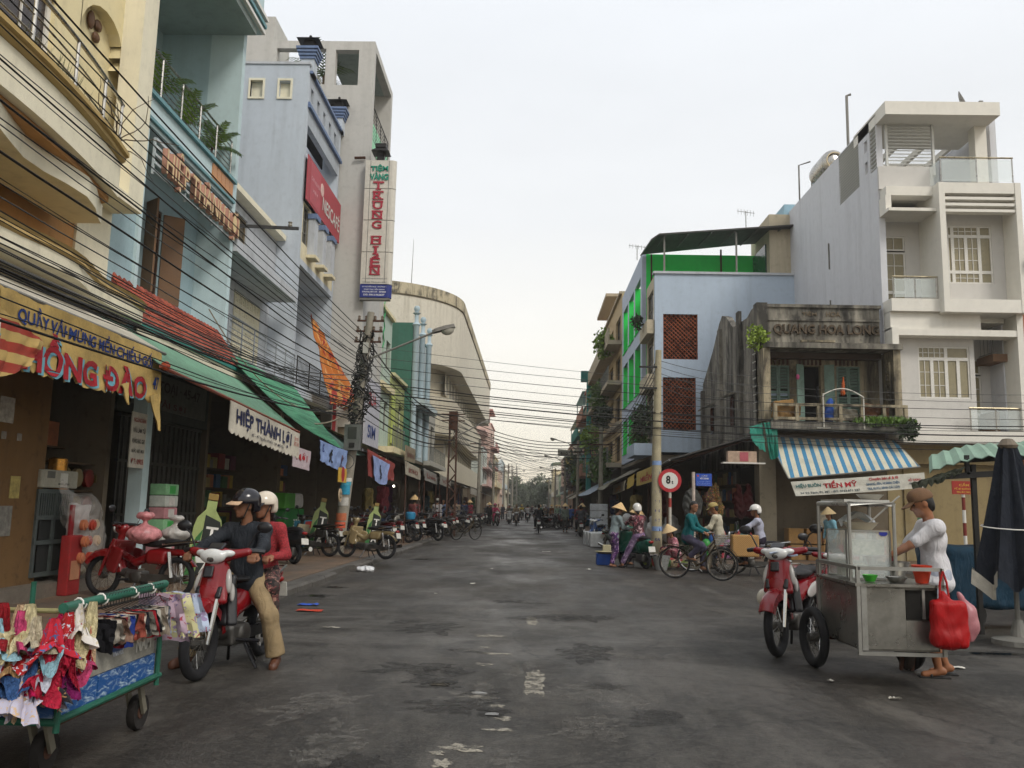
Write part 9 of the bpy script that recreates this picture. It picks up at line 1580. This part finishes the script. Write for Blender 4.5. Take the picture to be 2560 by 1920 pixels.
# shop fronts on the right: cartons, hanging toys, sacks
for i in range(12):
    x = 7.7 + .5 * (i % 6) + rg.uniform(0, .1); z = .13 + .48 * (i // 6); cart_box('cardboard_carton', 'brown carton in the old house shop, %s in the %s row' % (ordn[i % 6] if i % 6 else 'first', 'lower' if i < 6 else 'upper'), 'carton', ('#8a6a3e', '#7a5a34', '#94744a')[i % 3], (x, x + .45, 26.2 - .1 * (i % 2), 26.7, z, z + .45))
for i in range(7): cart_box('red_gift_box', 'red and white packaged box in the old house shop, %s from the pillar' % (ordn[i] if i else 'nearest'), 'box', ('#9a2a2c', '#b0a898')[i % 2], (9.1 + .2 * i, 9.28 + .2 * i, 25.9, 26.1, .13, .62 + .06 * (i % 3)))
g = T('framed_clock', 'framed picture hanging in the old house shop', 'picture', (8.95, 26.6, 1.2)); bx('frame', mat('#8a8578', .5), g, 8.72, 9.15, 26.58, 26.62, 1.1, 1.6); bx('image', mat('#b5ae9c', .6, var=.5, scale=10), g, 8.78, 9.09, 26.565, 26.578, 1.16, 1.54)
for i, (x, cc, nm) in enumerate(((5.6, '#4a3a3a', 'colourful'), (5.75, '#5a4a2a', 'yellowish'), (6.45, '#3a1416', 'dark red'), (6.75, '#44181a', 'crimson'), (4.95, '#4a4a48', 'grey plastic-wrapped'))):
    blob_('hanging_goods', '%s goods hanging at the lean-to shop front' % nm, 'goods', floral(cc, ['#3f7a4a', '#c4a03a', '#a83a4a'], 30, .58) if i < 2 else CL(cc, .9), [q_caps((x, 27.0, 2.3), (x + .04, 27.0, 1.6), .08, .16), q_ell((x + .05, 27.0, 1.6), (.2, .12, .3)), q_ell((x - .08, 27.0, 1.9), (.12, .1, .2))] if i != 4 else [q_ell((x, 26.6, 1.7), (.3, .2, .5))], .03, .05, wrinkle=.03, wscale=12)
for i in range(8):
    cc = ('#2f8a3a', '#2a5aa0', '#a83a4a', '#8a5a8a', '#b08a3a', '#3a7a7a', '#a0a09a', '#5a3a2a')[i]; blob_('plastic_goods', '%s plastic goods piled in the lean-to shop, behind the cyclists' % ('green', 'blue', 'red', 'mauve', 'yellow', 'teal', 'white', 'brown')[i], 'goods', mat(cc, .4), [q_ell((5.3 + .22 * i, 26.3, .5 + .15 * (i % 3)), (.15, .14, .2)), q_box((5.3 + .22 * i, 26.35, .36), (.1, .1, .23), .03)], .03, .03)
# balcony plants on the right, far street trees
for i, (x, y, z, rx, n_, lab, lf) in enumerate(((4.7, 36.6, 5.3, .7, 700, 'bushy grey-green plant on the corner house lower balcony', LEAF3), (4.7, 37.6, 4.6, .6, 500, 'bright shrub on the corner house first balcony', LEAF1), (4.6, 37.4, 9.7, .35, 200, 'small shrub on the corner house upper balcony', LEAF3), (4.2, 50.5, 11.2, .9, 500, 'climbing plant at the top of the beige balconies', LEAF2), (4.1, 53, 8.4, .9, 500, 'trailing plant on the beige third balcony', LEAF1), (4.0, 49.2, 3.9, 1.0, 600, 'dense green creeper beside the second pole', LEAF1), (3.8, 55, 5.9, 1.0, 500, 'olive creeper on the beige lower balcony', LEAF2), (4.2, 51.0, 6.8, .8, 600, 'round dark clipped plant hanging by the beige house', LEAF3), (4.1, 72, 4.2, 1.2, 400, 'creeper on the salmon house', LEAF1), (4.2, 80, 5.5, 1.3, 400, 'leafy growth on the teal post house', LEAF3), (4.3, 90, 4.5, 1.4, 400, 'dusty purple-green creeper on the far houses', leafmat('#5a4a50')), (-8.2, 17.6, 10.0, .5, 0, '', LEAF1))):
    if n_ and y < 60: g = T('balcony_plant', lab, 'plant', (x, y, z - rx)); leaves(n_, (x, y, z), (rx * .7, rx, rx), .16 if y < 45 else .24, 300 + i).build('foliage', lf, g, fix=False); MB().tube([(x, y, z - rx), (x, y, z)], [.04, .02], 5).build('stem', M_RUST, g)
    elif n_: g = T('balcony_plant', lab, 'plant', (x, y, z - rx)); leaves(n_, (x, y, z), (rx * .7, rx, rx), .35, 300 + i).build('foliage', lf, g, fix=False)
for x, y, z, n_, L, lab in ((-7.8, 16.2, 9.1, 9, .9, 'palm in a pot on the blue house balcony, nearest'), (-7.7, 17.6, 9.1, 9, .8, 'palm behind the middle of the blue balcony rail'), (-7.6, 18.9, 9.1, 8, .75, 'palm leaning out at the far end of the blue balcony')):
    g = T('balcony_palm', lab, 'plant', (x, y, z)); MB().lathe([(0, 0), (.12, 0), (.16, .25), (.0, .25)], 12, (x, y, z)).build('pot', mat('#7a4a34'), g); MB().tube([(x, y, z + .25), (x + .05, y, z + .55)], .03, 5).build('stem', M_RUST, g); palm(g, (x + .05, y, z + .55), n_, L, LEAF2, int(y))
rg = random.Random(9)
for i, (x, y, H, w_, lab) in enumerate(((-4.6, 210, 9, 4, 'tall dark street tree on the theatre side'), (-2.6, 250, 8, 4.2, 'rounded street tree at the far left of the road end'), (2.4, 235, 10, 4, 'tall street tree on the market side'), (4.2, 215, 8, 3.4, 'smaller street tree beside the far market houses'), (-.6, 330, 9, 6, 'broad tree closing the end of the street'), (2.2, 320, 10, 6, 'second broad tree at the end of the street'), (-5, 300, 10, 6, 'tree behind the far left houses'))):
    g = T('street_tree', lab, 'tree', (x, y, 0), 'trees at the end of the street'); MB().tube([(x, y, 0), (x + .2, y, H * .4), (x, y, H * .7)], [.3, .22, .1], 8).build('trunk', mat('#4a3f34', .9), g, True)
    for k in range(4): a = k * 1.6 + i; MB().tube([(x + .1, y, H * .38), (x + math.cos(a) * w_ * .3, y + math.sin(a) * w_ * .3, H * .62)], [.12, .04], 5).build('limb', mat('#4a3f34', .9), g)
    mb = MB()
    for k in range(22): a, q = rg.uniform(0, 6.28), rg.random() ** .5; l_ = leaves(170, (x + math.cos(a) * w_ * .6 * q, y + math.sin(a) * w_ * .6 * q, H * (.16 + .76 * rg.random() ** .8)), (w_ * .36, w_ * .36, H * .12), .5, 500 + i * 20 + k); mb.add(l_.v, l_.f)
    mb.build('crown', leafmat('#3f4f2c'), g, fix=False)
# ================================================================== air
t = NT('street_air'); t.n.remove(t.b); vo = t.new('ShaderNodeVolumePrincipled'); vo.inputs['Color'].default_value = (.93, .9, .86, 1); vo.inputs['Density'].default_value = .0009; vo.inputs['Anisotropy'].default_value = .2; t.l.new(vo.outputs[0], t.out.inputs['Volume'])
hz_ = MB().box(-40, 40, -20, 420, -1.0, 24).build('haze', t.m, None); hz_['kind'] = 'stuff'; hz_['label'] = 'thin warm haze filling the street'; hz_['category'] = 'haze'
